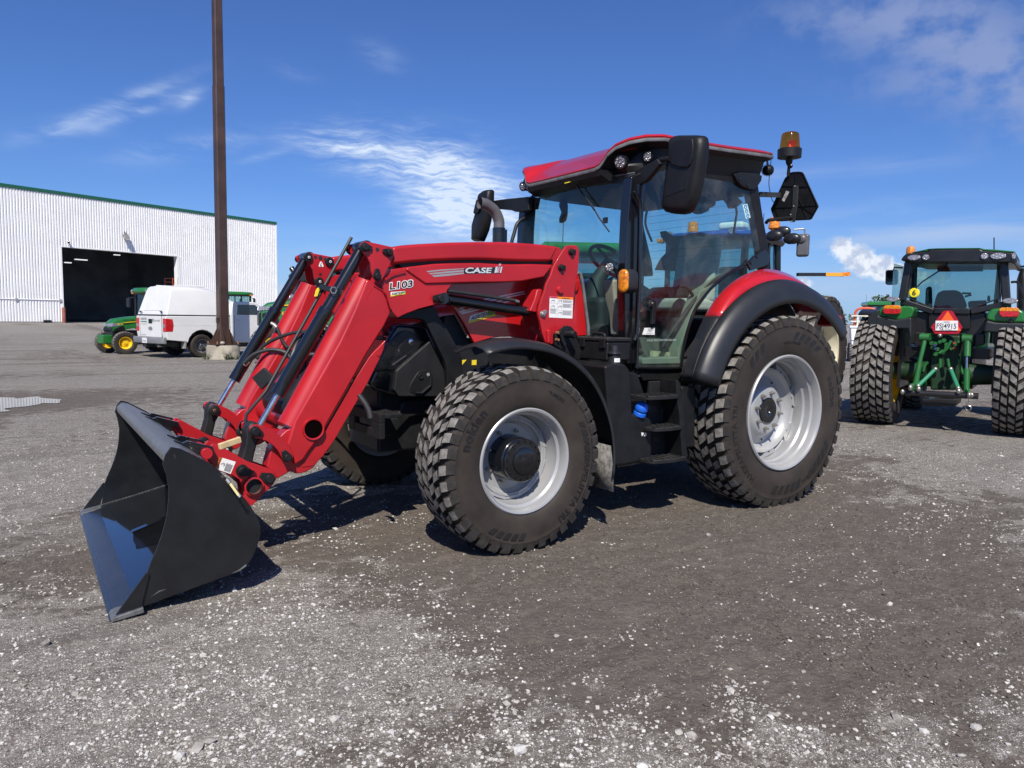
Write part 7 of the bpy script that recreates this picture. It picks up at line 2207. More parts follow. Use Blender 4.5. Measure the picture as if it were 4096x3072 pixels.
def farm_tractor(name, label, loc, az, body=None, rim=None, roofm=None, wr=0.82, wf=0.62, wb=2.45, tr=0.86, tf=0.78, ww=0.44, wwf=0.36, hood=(1.35, 0.36, 1.05, 1.62), cab=(-0.30, 1.05, 0.72, 1.15, 2.52), roof_h=0.16, steer=0.0, stripe=True, fenderm=None, detail=False, beacon=(), text=(), exhaust=False, mirrors=True, fenders=True, rear_rim=None, cat='tractor', grp=None):
    """local axes: X right, Y forward, Z up; origin on the ground under the rear axle"""
    t = thing(name, loc, R(az - 90), label, cat, grp)
    body, rim, roofm = body or JGREEN, rim or JYEL, roofm or body or JGREEN
    for s in (1, -1):
        bg_wheel(t, (s * tr, 0, wr - 0.02), wr, ww, wr * 0.58, rear_rim or rim, 0, 26, s, detail)
        bg_wheel(t, (s * tf, wb, wf - 0.02), wf, wwf, wf * 0.52, rim, steer, 24, s, detail)
    mb = MB()
    mb.box(-0.26, 0.26, -0.4, wb + 0.25, wf * 0.75, wf * 0.75 + 0.5)
    mb.cyl((-tr, 0, wr - 0.02), (tr, 0, wr - 0.02), 0.12, seg=12)
    mb.build('chassis', CLEAN_BLACK, t, bevel=0.03)
    mb = MB()
    mb.cyl((-tf, wb, wf - 0.02), (tf, wb, wf - 0.02), 0.09, seg=12)
    mb.box(-0.2, 0.2, wb - 0.2, wb + 0.55, wf - 0.05, wf + 0.25)
    mb.build('front_axle', body, t, bevel=0.03)
    L, hw, z0, z1 = hood
    y1 = cab[1]
    yf = y1 + L
    # hood: crowned shell, drooping towards the nose
    rows = []
    for k in range(9):
        u = k / 8
        y = y1 - 0.05 + (L + 0.05) * u
        zt = z1 - (z1 - z0) * 0.30 * max(0, u - 0.15) ** 1.7 - (0.10 if k == 8 else 0)
        w_ = hw * (1 - 0.18 * u ** 2)
        zb = z0 + (z1 - z0) * (0.10 + 0.32 * (1 - u))
        rows.append([(w_, y, zb), (w_ * 1.0, y, zt - 0.14), (w_ * 0.93, y, zt - 0.05), (w_ * 0.6, y, zt), (0, y, zt + 0.015), (-w_ * 0.6, y, zt), (-w_ * 0.93, y, zt - 0.05), (-w_, y, zt - 0.14), (-w_, y, zb)])
    hd = MB().sheet(rows)
    hd.add(rows[-1], [tuple(range(9))])
    h = hd.build('hood', body, t, smooth=45)
    mb = MB()
    mb.loft([[(x * 0.98, y, z) for x, y, z in ((hw * 0.86, yf + 0.012, z0 + 0.05), (hw * 0.86, yf + 0.012, z1 - 0.40), (-hw * 0.86, yf + 0.012, z1 - 0.40), (-hw * 0.86, yf + 0.012, z0 + 0.05))], [(x * 0.8, y, z) for x, y, z in ((hw * 0.86, yf + 0.06, z0 + 0.1), (hw * 0.86, yf + 0.06, z1 - 0.46), (-hw * 0.86, yf + 0.06, z1 - 0.46), (-hw * 0.86, yf + 0.06, z0 + 0.1))]])
    for s in (1, -1):
        mb.prism([(yf - 0.55 * L * 0.6, z0 + 0.10), (yf - 0.05, z0 + 0.06), (yf - 0.02, z1 - 0.45), (yf - 0.45 * L * 0.6, z1 - 0.32)], s * hw * 0.90, s * (hw * 0.90 + 0.03), 'x')
        mb.prism([(y1 + 0.12, z0 + 0.42 * (z1 - z0)), (y1 + 0.34, z0 + 0.40 * (z1 - z0)), (y1 + 0.42, z1 - 0.22), (y1 + 0.22, z1 - 0.20)], s * hw * 0.97, s * (hw + 0.006), 'x')
    mb.build('grille', CLEAN_BLACK, h)
    for s in (1, -1):
        MB().loft([[(s * hw * 0.86, yf + 0.02, z1 - 0.36), (s * hw * 0.20, yf + 0.07, z1 - 0.36), (s * hw * 0.28, yf + 0.05, z1 - 0.26), (s * hw * 0.86, yf - 0.02, z1 - 0.24)], [(s * hw * 0.9, yf - 0.26, z1 - 0.34), (s * hw * 0.2, yf - 0.2, z1 - 0.34), (s * hw * 0.2, yf - 0.2, z1 - 0.27), (s * hw * 0.9, yf - 0.26, z1 - 0.25)]]).build('headlight', LENS, h)
        if stripe:
            MB().prism([(yf - 0.42, z1 - 0.235), (yf - 0.30, z1 - 0.225), (y1 + 0.05, z1 - 0.105), (y1 + 0.05, z1 - 0.165)], s * (hw * 0.955), s * (hw * 1.0 + 0.008), 'x').build('yellow_stripe', JYEL, h)
    for side, yy, z, s_, sz, m in text:
        q = MB()
        text_on(q, s_, sz, (side * (hw + 0.016), yy, z), (0, -side * -1 if False else (1 if side > 0 else -1), 0), (0, 0, 1), bold=sz * 0.02)
        q.build('hood_lettering', m, h, smooth=0)
    # fenders over the rear wheels
    for s in (1, -1) if fenders else ():
        rows = []
        for k in range(13):
            a = R(10 + 150 * k / 12)
            rr = wr + 0.09
            rows.append([(s * (cab[2] - 0.05), rr * math.cos(a), wr + rr * math.sin(a) + 0.03), (s * (tr + ww * 0.35), rr * math.cos(a), wr + rr * math.sin(a)), (s * (tr + ww * 0.55), rr * 0.97 * math.cos(a), wr + rr * 0.97 * math.sin(a) - 0.03)])
        MB().sheet(rows).build('fender', fenderm or body, t, solid=0.02, smooth=50)
    # cab
    c0, c1, cw, cz0, cz1 = cab
    mb = MB()
    for s in (1, -1):
        mb.bar((s * cw * 0.97, c0, cz0 + 0.3), (s * cw * 0.93, c0 + 0.06, cz1), 0.09, 0.09)
        mb.bar((s * cw * 0.98, c0 + 0.45, cz0), (s * cw * 0.94, c0 + 0.45, cz1), 0.06, 0.06)
        mb.bar((s * cw * 0.88, c1, cz0), (s * cw * 0.90, c1 - 0.04, cz1), 0.08, 0.08)
    mb.box(-cw, cw, c0, c1, cz0 - 0.12, cz0)
    mb.box(-cw * 0.7, cw * 0.7, c0 + 0.02, c0 + 0.2, cz0, cz0 + 0.35)
    cb = mb.build('cab_frame', CLEAN_BLACK, t)
    for s in (1, -1):
        MB().add([(s * cw * 0.985, c0 + 0.03, cz0 + 0.35), (s * cw * 0.985, c0 + 0.45, cz0), (s * cw * 0.9, c1, cz0), (s * cw * 0.9, c1 - 0.03, cz1), (s * cw * 0.93, c0 + 0.07, cz1)], [(0, 1, 2, 3, 4)]).build('side_window', GLASS_DARK, cb, smooth=0)
    MB().add([(-cw * 0.88, c1, cz0), (cw * 0.88, c1, cz0), (cw * 0.90, c1 - 0.04, cz1), (-cw * 0.90, c1 - 0.04, cz1)], [(0, 1, 2, 3)]).build('windshield', GLASS_DARK, cb, smooth=0)
    MB().add([(-cw * 0.9, c0 + 0.02, cz0 + 0.35), (cw * 0.9, c0 + 0.02, cz0 + 0.35), (cw * 0.90, c0 + 0.07, cz1), (-cw * 0.90, c0 + 0.07, cz1)], [(0, 1, 2, 3)]).build('rear_window', GLASS_DARK, cb, smooth=0)
    mb = MB()
    mb.obox((0, c0 + 0.45, cz0 + 0.38), (0.48, 0.46, 0.14))
    mb.obox((0, c0 + 0.24, cz0 + 0.75), (0.46, 0.14, 0.62))
    mb.build('seat', SEAT_DARK, cb, bevel=0.05)
    mb = MB()
    rr = [(cw + 0.06, c0 - 0.12), (cw + 0.10, c0 + 0.3), (cw + 0.08, c1 - 0.1), (cw * 0.75, c1 + 0.16), (0, c1 + 0.20)]
    ol = rr + [(-x, y) for x, y in rr[-2::-1]]
    sc_ = lambda k, z: [(x * k, (y - (c0 + c1) / 2) * k + (c0 + c1) / 2, z) for x, y in ol]
    mb.loft([sc_(0.97, cz1 + 0.0), sc_(1.0, cz1 + 0.03), sc_(1.0, cz1 + roof_h * 0.55), sc_(0.93, cz1 + roof_h * 0.9), sc_(0.6, cz1 + roof_h)])
    rf_ = mb.build('roof', roofm, t, smooth=40)
    MB().loft([sc_(0.93, cz1 - 0.06), sc_(0.965, cz1 - 0.002)]).build('roof_liner', CLEAN_BLACK, rf_)
    for s in (1, -1):
        MB().cyl((s * cw * 0.72, c1 + 0.155, cz1 + 0.07), (s * cw * 0.72, c1 + 0.195, cz1 + 0.07), 0.05, seg=12).build('roof_lamp', LENS, rf_)
        MB().obox((s * (cw + 0.085), c1 - 0.05, cz1 + 0.0), (0.06, 0.18, 0.07)).build('marker_lamp', AMBER, rf_, bevel=0.015)
    for (bx_, by_) in beacon:
        MB().lathe([(0.05, cz1 + roof_h), (0.055, cz1 + roof_h + 0.05), (0.06, cz1 + roof_h + 0.055), (0.05, cz1 + roof_h + 0.15), (0.0, cz1 + roof_h + 0.17)], (bx_, by_, 0), 'z', 14).build('beacon', AMBER, rf_)
    if mirrors:
        for s in (1, -1):
            m_ = MB().obox((s * (cw + 0.30), c1 + 0.05, cz1 - 0.35), (0.20, 0.08, 0.34)).build('mirror', CLEAN_BLACK, t, bevel=0.03)
            MB().tube([(s * cw * 0.9, c1, cz1 - 0.15), (s * (cw + 0.30), c1 + 0.05, cz1 - 0.18)], 0.018, 6).build('mirror_arm', CLEAN_BLACK, m_)
    if exhaust:
        MB().tube([(cw * 0.80, c1 + 0.12, z1 - 0.3), (cw * 0.80, c1 + 0.12, cz1 - 0.12), (cw * 0.80, c1 + 0.12, cz1 - 0.02), (cw * 0.80, c1 + 0.2, cz1 + 0.06)], [0.08, 0.08, 0.05, 0.05], 14).build('exhaust_stack', CLEAN_BLACK, t)
    MB().tube([(-cw * 0.6, c0 + 0.1, cz1 + roof_h), (-cw * 0.6, c0 + 0.06, cz1 + roof_h + 0.4)], 0.006, 5).build('antenna', CLEAN_BLACK, rf_)
    return t


rot = lambda az: (math.cos(R(az)), math.sin(R(az)))
# compact tractor with its front wheels turned towards us, left of the pickup
az = 22.0
f = rot(az)
farm_tractor('compact_tractor', 'small green tractor with turned front wheels half hidden left of the white pickup', (2.37 - f[0] * 1.85, -24.25 - f[1] * 1.85, 0), az, wr=0.62, wf=0.40, wb=1.85, tr=0.62, tf=0.58, ww=0.36, wwf=0.28, hood=(1.30, 0.34, 0.72, 1.30), cab=(-0.35, 0.80, 0.66, 0.95, 2.14), roof_h=0.20, steer=R(-14), beacon=(), text=((-1, 1.75, 1.135, 'JOHN DEERE', 0.075, CLEAN_BLACK), (-1, 1.98, 1.00, '4075R', 0.085, JYEL)))
# cab of a bigger one, far behind the pickup
az = 188
farm_tractor('cab_tractor', 'far green tractor cab with amber beacon showing over the white pickup', (-5.0, -40.2, 0), az, beacon=((-0.5, -0.2),), hood=(1.5, 0.38, 1.05, 1.70), cab=(-0.35, 1.05, 0.74, 1.2, 2.52), roof_h=0.2)
# tractor right of the light pole, seen through the red loader
az = -10.0
f = rot(az)
n0 = [(-0.300, -15.858, 0.031)][0]
farm_tractor('row_crop_tractor', 'green tractor with yellow rims seen between the red loader arms', (n0[0] - f[0] * 2.3 + 0.8 * math.sin(R(az)) - 0.45, n0[1] - f[1] * 2.3 - 0.8 * math.cos(R(az)) + 0.08, 0), az, wr=0.86, wf=0.56, wb=2.30, tr=0.86, tf=0.80, hood=(1.50, 0.42, 1.05, 1.92), cab=(-0.30, 1.10, 0.78, 1.3, 2.72), exhaust=False, text=((1, 2.05, 1.45, '6R', 0.13, JYEL), (-1, 2.05, 1.45, '6R', 0.13, JYEL)), beacon=())
rc = [o for o in COL.objects if o.name.startswith('row_crop_tractor')][0]
ri = (Matrix.Translation(rc.location) @ Matrix.Rotation(rc.rotation_euler.z, 4, 'Z')).inverted()
es = [ri @ Vector(p) for p in [(-0.995, -14.632, 1.876), (-1.006, -14.658, 2.190), (-0.997, -14.707, 2.592), (-0.936, -14.760, 2.702)]]
MB().tube([es[0], es[1], es[2] + Vector((0, 0, -0.1)), es[2], es[3]], [0.155, 0.155, 0.15, 0.08, 0.07], 16).build('exhaust_stack', CLEAN_BLACK, rc)
es = [ri @ Vector(p) for p in [(-1.100, -14.625, 2.460), (-1.268, -14.513, 2.463)]]
MB().bar(es[0], es[1], 0.14, 0.26).build('mirror_bracket', CLEAN_BLACK, rc, bevel=0.03)
es = [ri @ Vector(p) for p in [(-1.080, -14.578, 1.900), (-1.110, -14.577, 2.080), (-1.159, -14.565, 2.271), (-1.188, -14.550, 2.305), (-1.235, -14.519, 2.317), (-1.275, -14.500, 2.385)]]
MB().tube(smooth_path(es, 4), 0.025, 6).build('hand_rail', CLEAN_BLACK, rc)
es = ri @ Vector([(-0.814, -14.515, 1.914)][0])
MB().sphere(es, 0.13, 12, 8, (1, 1, 0.7)).build('work_light', LENS, rc)
# green tractor behind, seen through the red tractor's windshield
az = -122
farm_tractor('utility_tractor', 'green roofed tractor cab seen through the red tractor windshield', (-2.65, -4.45, 0), az, wr=0.80, hood=(1.4, 0.38, 1.05, 1.62), cab=(-0.35, 1.0, 0.74, 1.15, 2.52), roof_h=0.17, beacon=())
# blue tractor parked beyond the red one
az = 16
bt2 = farm_tractor('blue_tractor', 'blue roofed tractor with cream rims parked behind the red tractor cab', (-5.76, -3.77, 0), az, body=NBLUE, rim=CREAM, roofm=NBLUE, wr=0.98, wf=0.70, wb=2.6, tr=1.22, tf=0.95, ww=0.55, hood=(1.6, 0.42, 1.1, 1.85), cab=(0.40, 1.72, 0.74, 1.35, 2.80), roof_h=0.10, stripe=False, fenders=False, mirrors=False)
bm_ = [(-4.572, -1.994, 2.853), (-4.670, -1.930, 2.864), (-4.709, -1.903, 2.859), (-4.710, -1.891, 2.751)]
inv = (Matrix.Translation(bt2.location) @ Matrix.Rotation(R(az - 90), 4, 'Z')).inverted()
loc_ = lambda p: inv @ Vector(p)
mm = [loc_(p) for p in [(-4.621, -1.954, 2.793), (-4.771, -1.856, 2.803), (-4.739, -1.836, 2.428), (-4.594, -1.936, 2.457)]]
c_ = sum(mm, Vector()) / 4
bmr = MB().obox(c_, ((mm[1] - mm[0]).length, 0.10, (mm[0] - mm[3]).length), (0, 0, R(10))).build('mirror', mat('grey_mirror_shell', (0.10, 0.10, 0.105), 0.35, vary=0.1), bt2, bevel=0.04, seg=3)
MB().tube(smooth_path([loc_(p) for p in bm_], 4), 0.012, 8).build('mirror_arm', ZINC, bmr)
pod = MB().sphere(loc_([(-4.683, -1.905, 2.714)][0]) + Vector((0, 0.06, 0)), 0.07, 10, 6, (1, 0.5, 0.9)).build('mirror_pod', MATS['grey_mirror_shell'], bmr)
for px in ([(-4.605, -2.212, 2.843)][0], [(-4.549, -1.994, 2.718)][0], [(-4.331, -2.144, 2.758)][0]):
    MB().sphere(loc_(px), 0.115 if px[2] > 2.68 else 0.055, 14, 8, (1.15, 0.55, 0.75)).build('work_light', CLEAN_BLACK, bt2)
for px in ([(-4.593, -2.353, 2.965)][0], [(-4.236, -3.679, 2.997)][0]):
    p = loc_(px)
    MB().lathe([(0.05, p.z - 0.16), (0.03, p.z - 0.10), (0.09, p.z - 0.06), (0.09, p.z - 0.02), (0.085, p.z - 0.02), (0.075, p.z + 0.10), (0.0, p.z + 0.12)], (p.x, p.y, 0), 'z', 16).build('beacon', AMBER, bt2)
gp = loc_([(-4.477, -3.036, 2.989)][0])
MB().obox(gp, (0.42, 0.28, 0.12)).build('satellite_dome', mat('white_plastic', (0.75, 0.75, 0.73), 0.4), bt2, bevel=0.05, seg=3)
a0, a1, a2, a3 = [loc_(p) for p in [(-4.945, -2.158, 2.212), (-5.304, -1.921, 2.219), (-5.525, -1.775, 2.223), (-5.615, -1.716, 2.232)]]
arm = MB().bar(a0, a1, 0.07, 0.05).build('marker_arm', CLEAN_BLACK, bt2)
MB().bar(a1, a2, 0.075, 0.052).build('reflector_strip', mat('amber_reflector', (0.78, 0.36, 0.03), 0.4), arm)
MB().bar(a2, a3, 0.09, 0.062).build('marker_light', AMBER, arm)

# far right: green cab tractor, white utility box trailer with orange hoop, a tree
farm_tractor('orchard_tractor', 'distant green tractor with flat roof behind the white trailer', (-33.7, -17.55, 0), 131, wr=0.8, cab=(-0.6, 1.4, 0.85, 1.2, 2.45), roof_h=0.22, beacon=((-0.7, 1.2),), hood=(1.4, 0.4, 1.0, 1.6))
tr_ = thing('utility_trailer', (-22.35, -11.45, 0), R(-55), 'white box utility trailer with orange hoop and pale rails', 'trailer')
WBOX = mat('white_box_paint', (0.76, 0.77, 0.77), 0.4, vary=0.04)
mb = MB().prism([(-0.44, 0.42), (0.44, 0.42), (0.52, 1.30), (-0.52, 1.30)], -0.6, 0.6)
bx_ = mb.build('box', WBOX, tr_, bevel=0.02)
MB().box(-0.56, 0.56, -0.63, 0.63, 1.30, 1.38).build('box_rim', WBOX, tr_, bevel=0.01)
MB().box(-0.48, 0.48, 0.601, 0.612, 0.80, 0.82).build('box_seam', BLACK_ST, bx_)
MB().cyl((0.05, 0.6, 0.60), (0.05, 0.63, 0.60), 0.075, seg=20).build('filler_cap', BLACK, bx_)
MB().box(-0.30, -0.05, 0.603, 0.61, 0.93, 0.97).build('box_marking', RED_LENS, bx_)
mb = MB().tube(smooth_path([(-0.36, 0.3, 1.35), (-0.36, 0.3, 1.85), (-0.26, 0.3, 2.03), (0, 0.3, 2.06), (0.26, 0.3, 2.03), (0.38, 0.3, 1.85), (0.38, 0.3, 1.35)], 5), 0.045, 8)
mb.build('orange_hoop', ORANGE, tr_)
mb = MB()
RAILM = mat('pale_rail', (0.66, 0.62, 0.52), 0.6)
for z in (1.52, 1.74):
    mb.box(-0.50, 0.52, 0.36, 0.42, z, z + 0.055)
for x in (-0.42, 0.0, 0.28):
    mb.box(x - 0.03, x + 0.03, 0.42, 0.45, 1.36, 1.78)
mb.build('rails', RAILM, tr_)
for s in (1, -1):
    for y in (-0.45, 0.45):
        bg_wheel(tr_, (s * 0.42, y, 0.34), 0.36, 0.22, 0.19, BLACK, 0, 20, s)


def tree(name, label, c, h, w, seed, n=1500):
    rr = random.Random(seed)
    t = thing(name, c, 0, label, 'tree')
    tk = MB().tube([(0, 0, 0), (0.1, 0, h * 0.3), (0, 0.1, h * 0.6), (0.1, 0, h * 0.9)], [0.25, 0.2, 0.12, 0.03], 8)
    lobes = []
    for k in range(9):
        a, e = rr.uniform(0, 6.28), rr.uniform(0.35, 0.95)
        q = Vector((math.cos(a) * w * rr.uniform(0.15, 0.62), math.sin(a) * w * rr.uniform(0.15, 0.62), h * e))
        lobes.append((q, w * rr.uniform(0.22, 0.42)))
        tk.tube([(0, 0, h * 0.3), tuple(q * 0.5 + Vector((0, 0, h * 0.1))), tuple(q)], [0.09, 0.06, 0.02], 6)
    tk.build('trunk', mat('bark', (0.06, 0.05, 0.04), 0.9), t)
    mb = MB()
    for k in range(n):
        q, r_ = rr.choice(lobes)
        d = Vector((rr.gauss(0, 1), rr.gauss(0, 1), rr.gauss(0, 0.8))).normalized() * r_ * rr.uniform(0.55, 1.05)
        p = q + d
        s_ = rr.uniform(0.10, 0.24)
        u = Vector((rr.gauss(0, 1), rr.gauss(0, 1), rr.gauss(0, 1))).normalized() * s_
        v = Vector((rr.gauss(0, 1), rr.gauss(0, 1), rr.gauss(0, 1))).normalized() * s_
        mb.add([p - u, p + v, p + u, p - v], [(0, 1, 2, 3)])
    mb.build('crown', mat('tree_leaves', (0.055, 0.085, 0.03), 0.8, vary=0.4, vscale=1.0), t, smooth=0)
    return t


tree('broadleaf_tree', 'small dark green tree on the horizon left of the right hand tractor', (-111.2, -62.4, 0), 5.6, 2.6, 8)
farw = MB()
rr = random.Random(77)
for k in range(2600):
    a = R(rr.uniform(-170, -80))
    if -120 < math.degrees(a) < -109 and False:
        continue
    d = rr.uniform(620, 660)
    hgt = 5 + 4 * math.sin(a * 41) + 3 * math.sin(a * 97) + 2.5 * math.sin(a * 210)
    p = Vector((5 + d * math.cos(a), 5 + d * math.sin(a), rr.uniform(0, max(2.5, hgt))))
    u = Vector((rr.gauss(0, 1), rr.gauss(0, 1), rr.gauss(0, 1))).normalized() * rr.uniform(1.0, 2.4)
    v = Vector((rr.gauss(0, 1), rr.gauss(0, 1), rr.gauss(0, 1))).normalized() * rr.uniform(1.0, 2.4)
    farw.add([p - u, p + v, p + u, p - v], [(0, 1, 2, 3)])
tag(farw.build('distant_woodland', mat('far_leaves', (0.07, 0.10, 0.07), 0.9, vary=0.3, vscale=0.05), smooth=0), 'low distant woodland along the horizon', kind='stuff')


# ------------------------------------------------------------------ white pickup with a service cap
WPAINT = mat('white_truck_paint', (0.74, 0.74, 0.72), 0.35, 0, 0.5, 0.5, vary=0.03, vscale=2, dirt=(0.42, 0.38, 0.32), dirt_amt=0.10, dscale=2.2)
pk = thing('pickup_truck', (0.47, -21.82, 0), R(198 - 90), 'white pickup truck with a tall white bed cap parked by the light pole', 'pickup')
# body side profile (y, z) with wheel arches cut out
def arch(yc, r, zc, z0):
    o = []
    a0 = math.asin(max(-1, (z0 - zc) / r))
    for k in range(9):
        a = a0 + (math.pi - 2 * a0) * k / 8
        o.append((yc + r * math.cos(a), zc + r * math.sin(a)))
    return o
low_ = [(-1.12, 0.62), (-1.18, 0.85), (-1.18, 1.34), (0.98, 1.34), (1.02, 1.36), (1.04, 1.40), (1.06, 1.40)]
bedp = [(-1.16, 0.58), (-1.20, 0.80), (-1.20, 1.35), (1.00, 1.35), (1.00, 0.48)] + [(0.52, 0.48)] + arch(0.0, 0.50, 0.40, 0.48) + [(-0.55, 0.52)]
bed = MB().prism(bedp, -1.0, 1.0, 'x').build('bed', WPAINT, pk, bevel=0.05, seg=3)
cabp = [(1.03, 0.46), (1.03, 1.40), (1.12, 1.80), (1.20, 1.86), (1.9, 1.87), (2.05, 1.84), (2.72, 1.38), (3.9, 1.28), (4.25, 1.18), (4.35, 0.95), (4.33, 0.50), (3.98, 0.48)] + arch(3.45, 0.50, 0.40, 0.48) + [(2.92, 0.46)]
cb = MB().prism(cabp, -0.98, 0.98, 'x').build('cab', WPAINT, pk, bevel=0.07, seg=3)
for s in (1, -1):
    w = MB().prism([(1.28, 1.42), (1.30, 1.76), (1.95, 1.77), (2.48, 1.42)], s * 0.975, s * 0.985, 'x').build('side_window', mat('dark_car_glass', (0.02, 0.03, 0.035), 0.05, 0, 0.5, 0.8), cb, bevel=0.004)
    MB().prism([(1.16, 0.62), (1.17, 0.625), (1.17, 1.40), (1.16, 1.40)], s * 0.978, s * 0.983, 'x').build('door_seam', BLACK_ST, cb, smooth=0)
    MB().box(min(s * 0.98, s * 1.0), max(s * 0.98, s * 1.0), 1.25, 1.42, 1.22, 1.26).build('door_handle', WPAINT, cb, bevel=0.008)
    m_ = MB().obox((s * 1.10, 2.28, 1.42), (0.20, 0.12, 0.17)).build('door_mirror', CLEAN_BLACK, cb, bevel=0.03)
    MB().prism([(-1.16, 1.06), (1.0, 1.06), (1.0, 1.075), (-1.16, 1.075)], s * 0.998, s * 1.003, 'x').build('bed_crease', WPAINT, bed)
    bg_wheel(pk, (s * 0.86, 0, 0.375), 0.385, 0.26, 0.225, mat('steel_wheel_grey', (0.16, 0.16, 0.165), 0.5, 0.3, vary=0.2), 0, 34, s, road=True)
    bg_wheel(pk, (s * 0.86, 3.45, 0.375), 0.385, 0.26, 0.225, MATS['steel_wheel_grey'], 0, 34, s, road=True)
    MB().lathe([(0.0, 0.0), (0.07, -0.005), (0.085, -0.03)], (s * 1.0, 0, 0.375), 'x', 18).build('hub_cap', CHROME, pk)
    hb = MB()
    for k in range(16):
        a = 2 * math.pi * k / 16
        hb.cyl((s * 0.955, 0.165 * math.cos(a), 0.375 + 0.165 * math.sin(a)), (s * 0.962, 0.165 * math.cos(a), 0.375 + 0.165 * math.sin(a)), 0.016, seg=8)
    hb.build('wheel_slots', BLACK_ST, pk)
    MB().prism([(-0.62, 0.30), (-0.56, 0.30), (-0.52, 0.85), (-0.58, 0.62)], s * 0.78, s * 0.99, 'x').build('mud_flap', mat('grey_flap', (0.28, 0.27, 0.26), 0.7), pk)
    t_ = MB()
    t_.prism([(-1.215, 0.84), (-1.215, 1.27), (-0.98, 1.25), (-0.95, 1.05), (-0.98, 0.84)], s * 0.80, s * 1.008, 'x')
    tl = t_.build('tail_light', RED_LENS, pk, bevel=0.02)
    MB().box(min(s * 0.82, s * 0.96), max(s * 0.82, s * 0.96), -1.222, -1.214, 0.98, 1.08).build('reverse_lamp', LENS, tl)
fa = MB()
for s in (1, -1):
    for yc in (0.0, 3.45):
        rows = [[(s * x, yc + 0.495 * math.cos(a), 0.40 + 0.495 * math.sin(a)) for a in [R(5 + 170 * k / 12) for k in range(13)]] for x in (0.5, 0.985)]
        fa.sheet(rows)
fa.build('wheel_wells', BLACK_ST, pk)
MB().box(-0.72, 0.72, -1.212, -1.19, 0.66, 1.34).build('tailgate', WPAINT, pk, bevel=0.012)
mb = MB()
mb.box(-0.73, -0.722, -1.21, -1.20, 0.62, 1.34)
mb.box(0.722, 0.73, -1.21, -1.20, 0.62, 1.34)
mb.box(-0.99, 0.99, -1.205, 1.0, 1.352, 1.372)
mb.build('body_seams', BLACK_ST, pk, smooth=0)
MB().box(-0.12, 0.12, -1.225, -1.212, 1.10, 1.24).build('tailgate_handle', BLACK, pk, bevel=0.01)
tx = MB()
text_on(tx, 'AGRITEX', 0.105, (-0.66, -1.2145, 1.20), (1, 0, 0), (0, 0, 1), bold=0.002, width=0.42)
text_on(tx, 'www.agritex.ca', 0.05, (-0.66, -1.2145, 1.06), (1, 0, 0), (0, 0, 1), width=0.42)
text_on(tx, 'JOHN DEERE', 0.085, (0.24, -1.2145, 1.16), (1, 0, 0), (0, 0, 1), width=0.40)
text_on(tx, 'SILVERADO', 0.05, (-0.66, -1.2145, 0.70), (1, 0, 0), (0, 0, 1), width=0.34)
tx.build('tailgate_lettering', mat('dark_grey_print', (0.06, 0.07, 0.07), 0.5), pk, smooth=0)
mb = MB()
mb.box(-0.66, -0.24, -1.2142, -1.2135, 1.13, 1.165)
mb.box(0.14, 0.21, -1.2142, -1.2135, 1.15, 1.25)
mb.build('tailgate_decal', mat('teal_green_print', (0.03, 0.22, 0.13), 0.5), pk, smooth=0)
mb = MB().prism([(-0.13, 0.90), (-0.05, 0.90), (-0.05, 0.87), (0.05, 0.87), (0.05, 0.90), (0.13, 0.90), (0.11, 0.97), (0.05, 0.97), (0.05, 1.0), (-0.05, 1.0), (-0.05, 0.97), (-0.15, 0.97)], -1.222, -1.213)
mb.build('tailgate_emblem', mat('dull_chrome', (0.35, 0.36, 0.37), 0.35, 0.6), pk)
bu = MB().loft([[(x, y, z) for y, z in ((-1.20, 0.45), (yy, 0.46), (yy - 0.02, 0.60), (yy, 0.66), (-1.20, 0.66))] for x, yy in ((-1.02, -1.28), (-0.8, -1.40), (0.8, -1.40), (1.02, -1.28))]).build('rear_bumper', mat('grey_bumper', (0.20, 0.205, 0.215), 0.5, 0.1, vary=0.15), pk, bevel=0.02)
MB().box(-0.16, 0.16, -1.425, -1.415, 0.47, 0.63).build('licence_plate', WHITE, pk, smooth=0)
tx = text_on(MB(), 'FDT3065', 0.085, (-0.13, -1.4265, 0.505), (1, 0, 0), (0, 0, 1), width=0.26)
tx.build('plate_lettering', MATS['dark_grey_print'], pk, smooth=0)
MB().tube([(0.55, -1.25, 0.38), (0.55, -0.9, 0.40)], 0.045, 12).build('tailpipe', CHROME, pk)
mb = MB()
mb.box(-0.7, 0.7, -1.15, 1.0, 0.36, 0.5)
mb.box(-0.6, 0.6, 1.0, 4.0, 0.30, 0.48)
mb.box(-0.06, 0.06, -1.42, -1.1, 0.34, 0.42)
mb.build('underbody', BLACK_ST, pk)
# cap: tall rounded box tapering forward to the cab roof
def capring(y, w0, w1, z1, lean=0.0):
    return [(w0, y, 1.372), (w1 + 0.03, y + lean * 0.8, z1 - 0.16), (w1 - 0.02, y + lean * 0.95, z1 - 0.05), (w1 - 0.14, y + lean, z1), (0, y + lean, z1 + 0.03), (-w1 + 0.14, y + lean, z1), (-w1 + 0.02, y + lean * 0.95, z1 - 0.05), (-w1 - 0.03, y + lean * 0.8, z1 - 0.16), (-w0, y, 1.372)]
cp_ = MB().loft([capring(-1.17, 0.985, 0.80, 2.30, 0.28), capring(-0.3, 0.985, 0.84, 2.31), capring(0.4, 0.985, 0.84, 2.25), capring(0.85, 0.985, 0.83, 2.08), capring(1.25, 0.97, 0.80, 1.90), capring(1.45, 0.90, 0.72, 1.80)])
cap_o = cp_.build('bed_cap', WPAINT, pk, bevel=0.03, seg=3, smooth=50)
hz = [(-0.78, 1.42), (0.78, 1.42), (0.66, 2.14), (-0.66, 2.14)]
yl = lambda z: -1.175 + 0.28 * max(0, min(1, (z - 1.372) / 0.8))
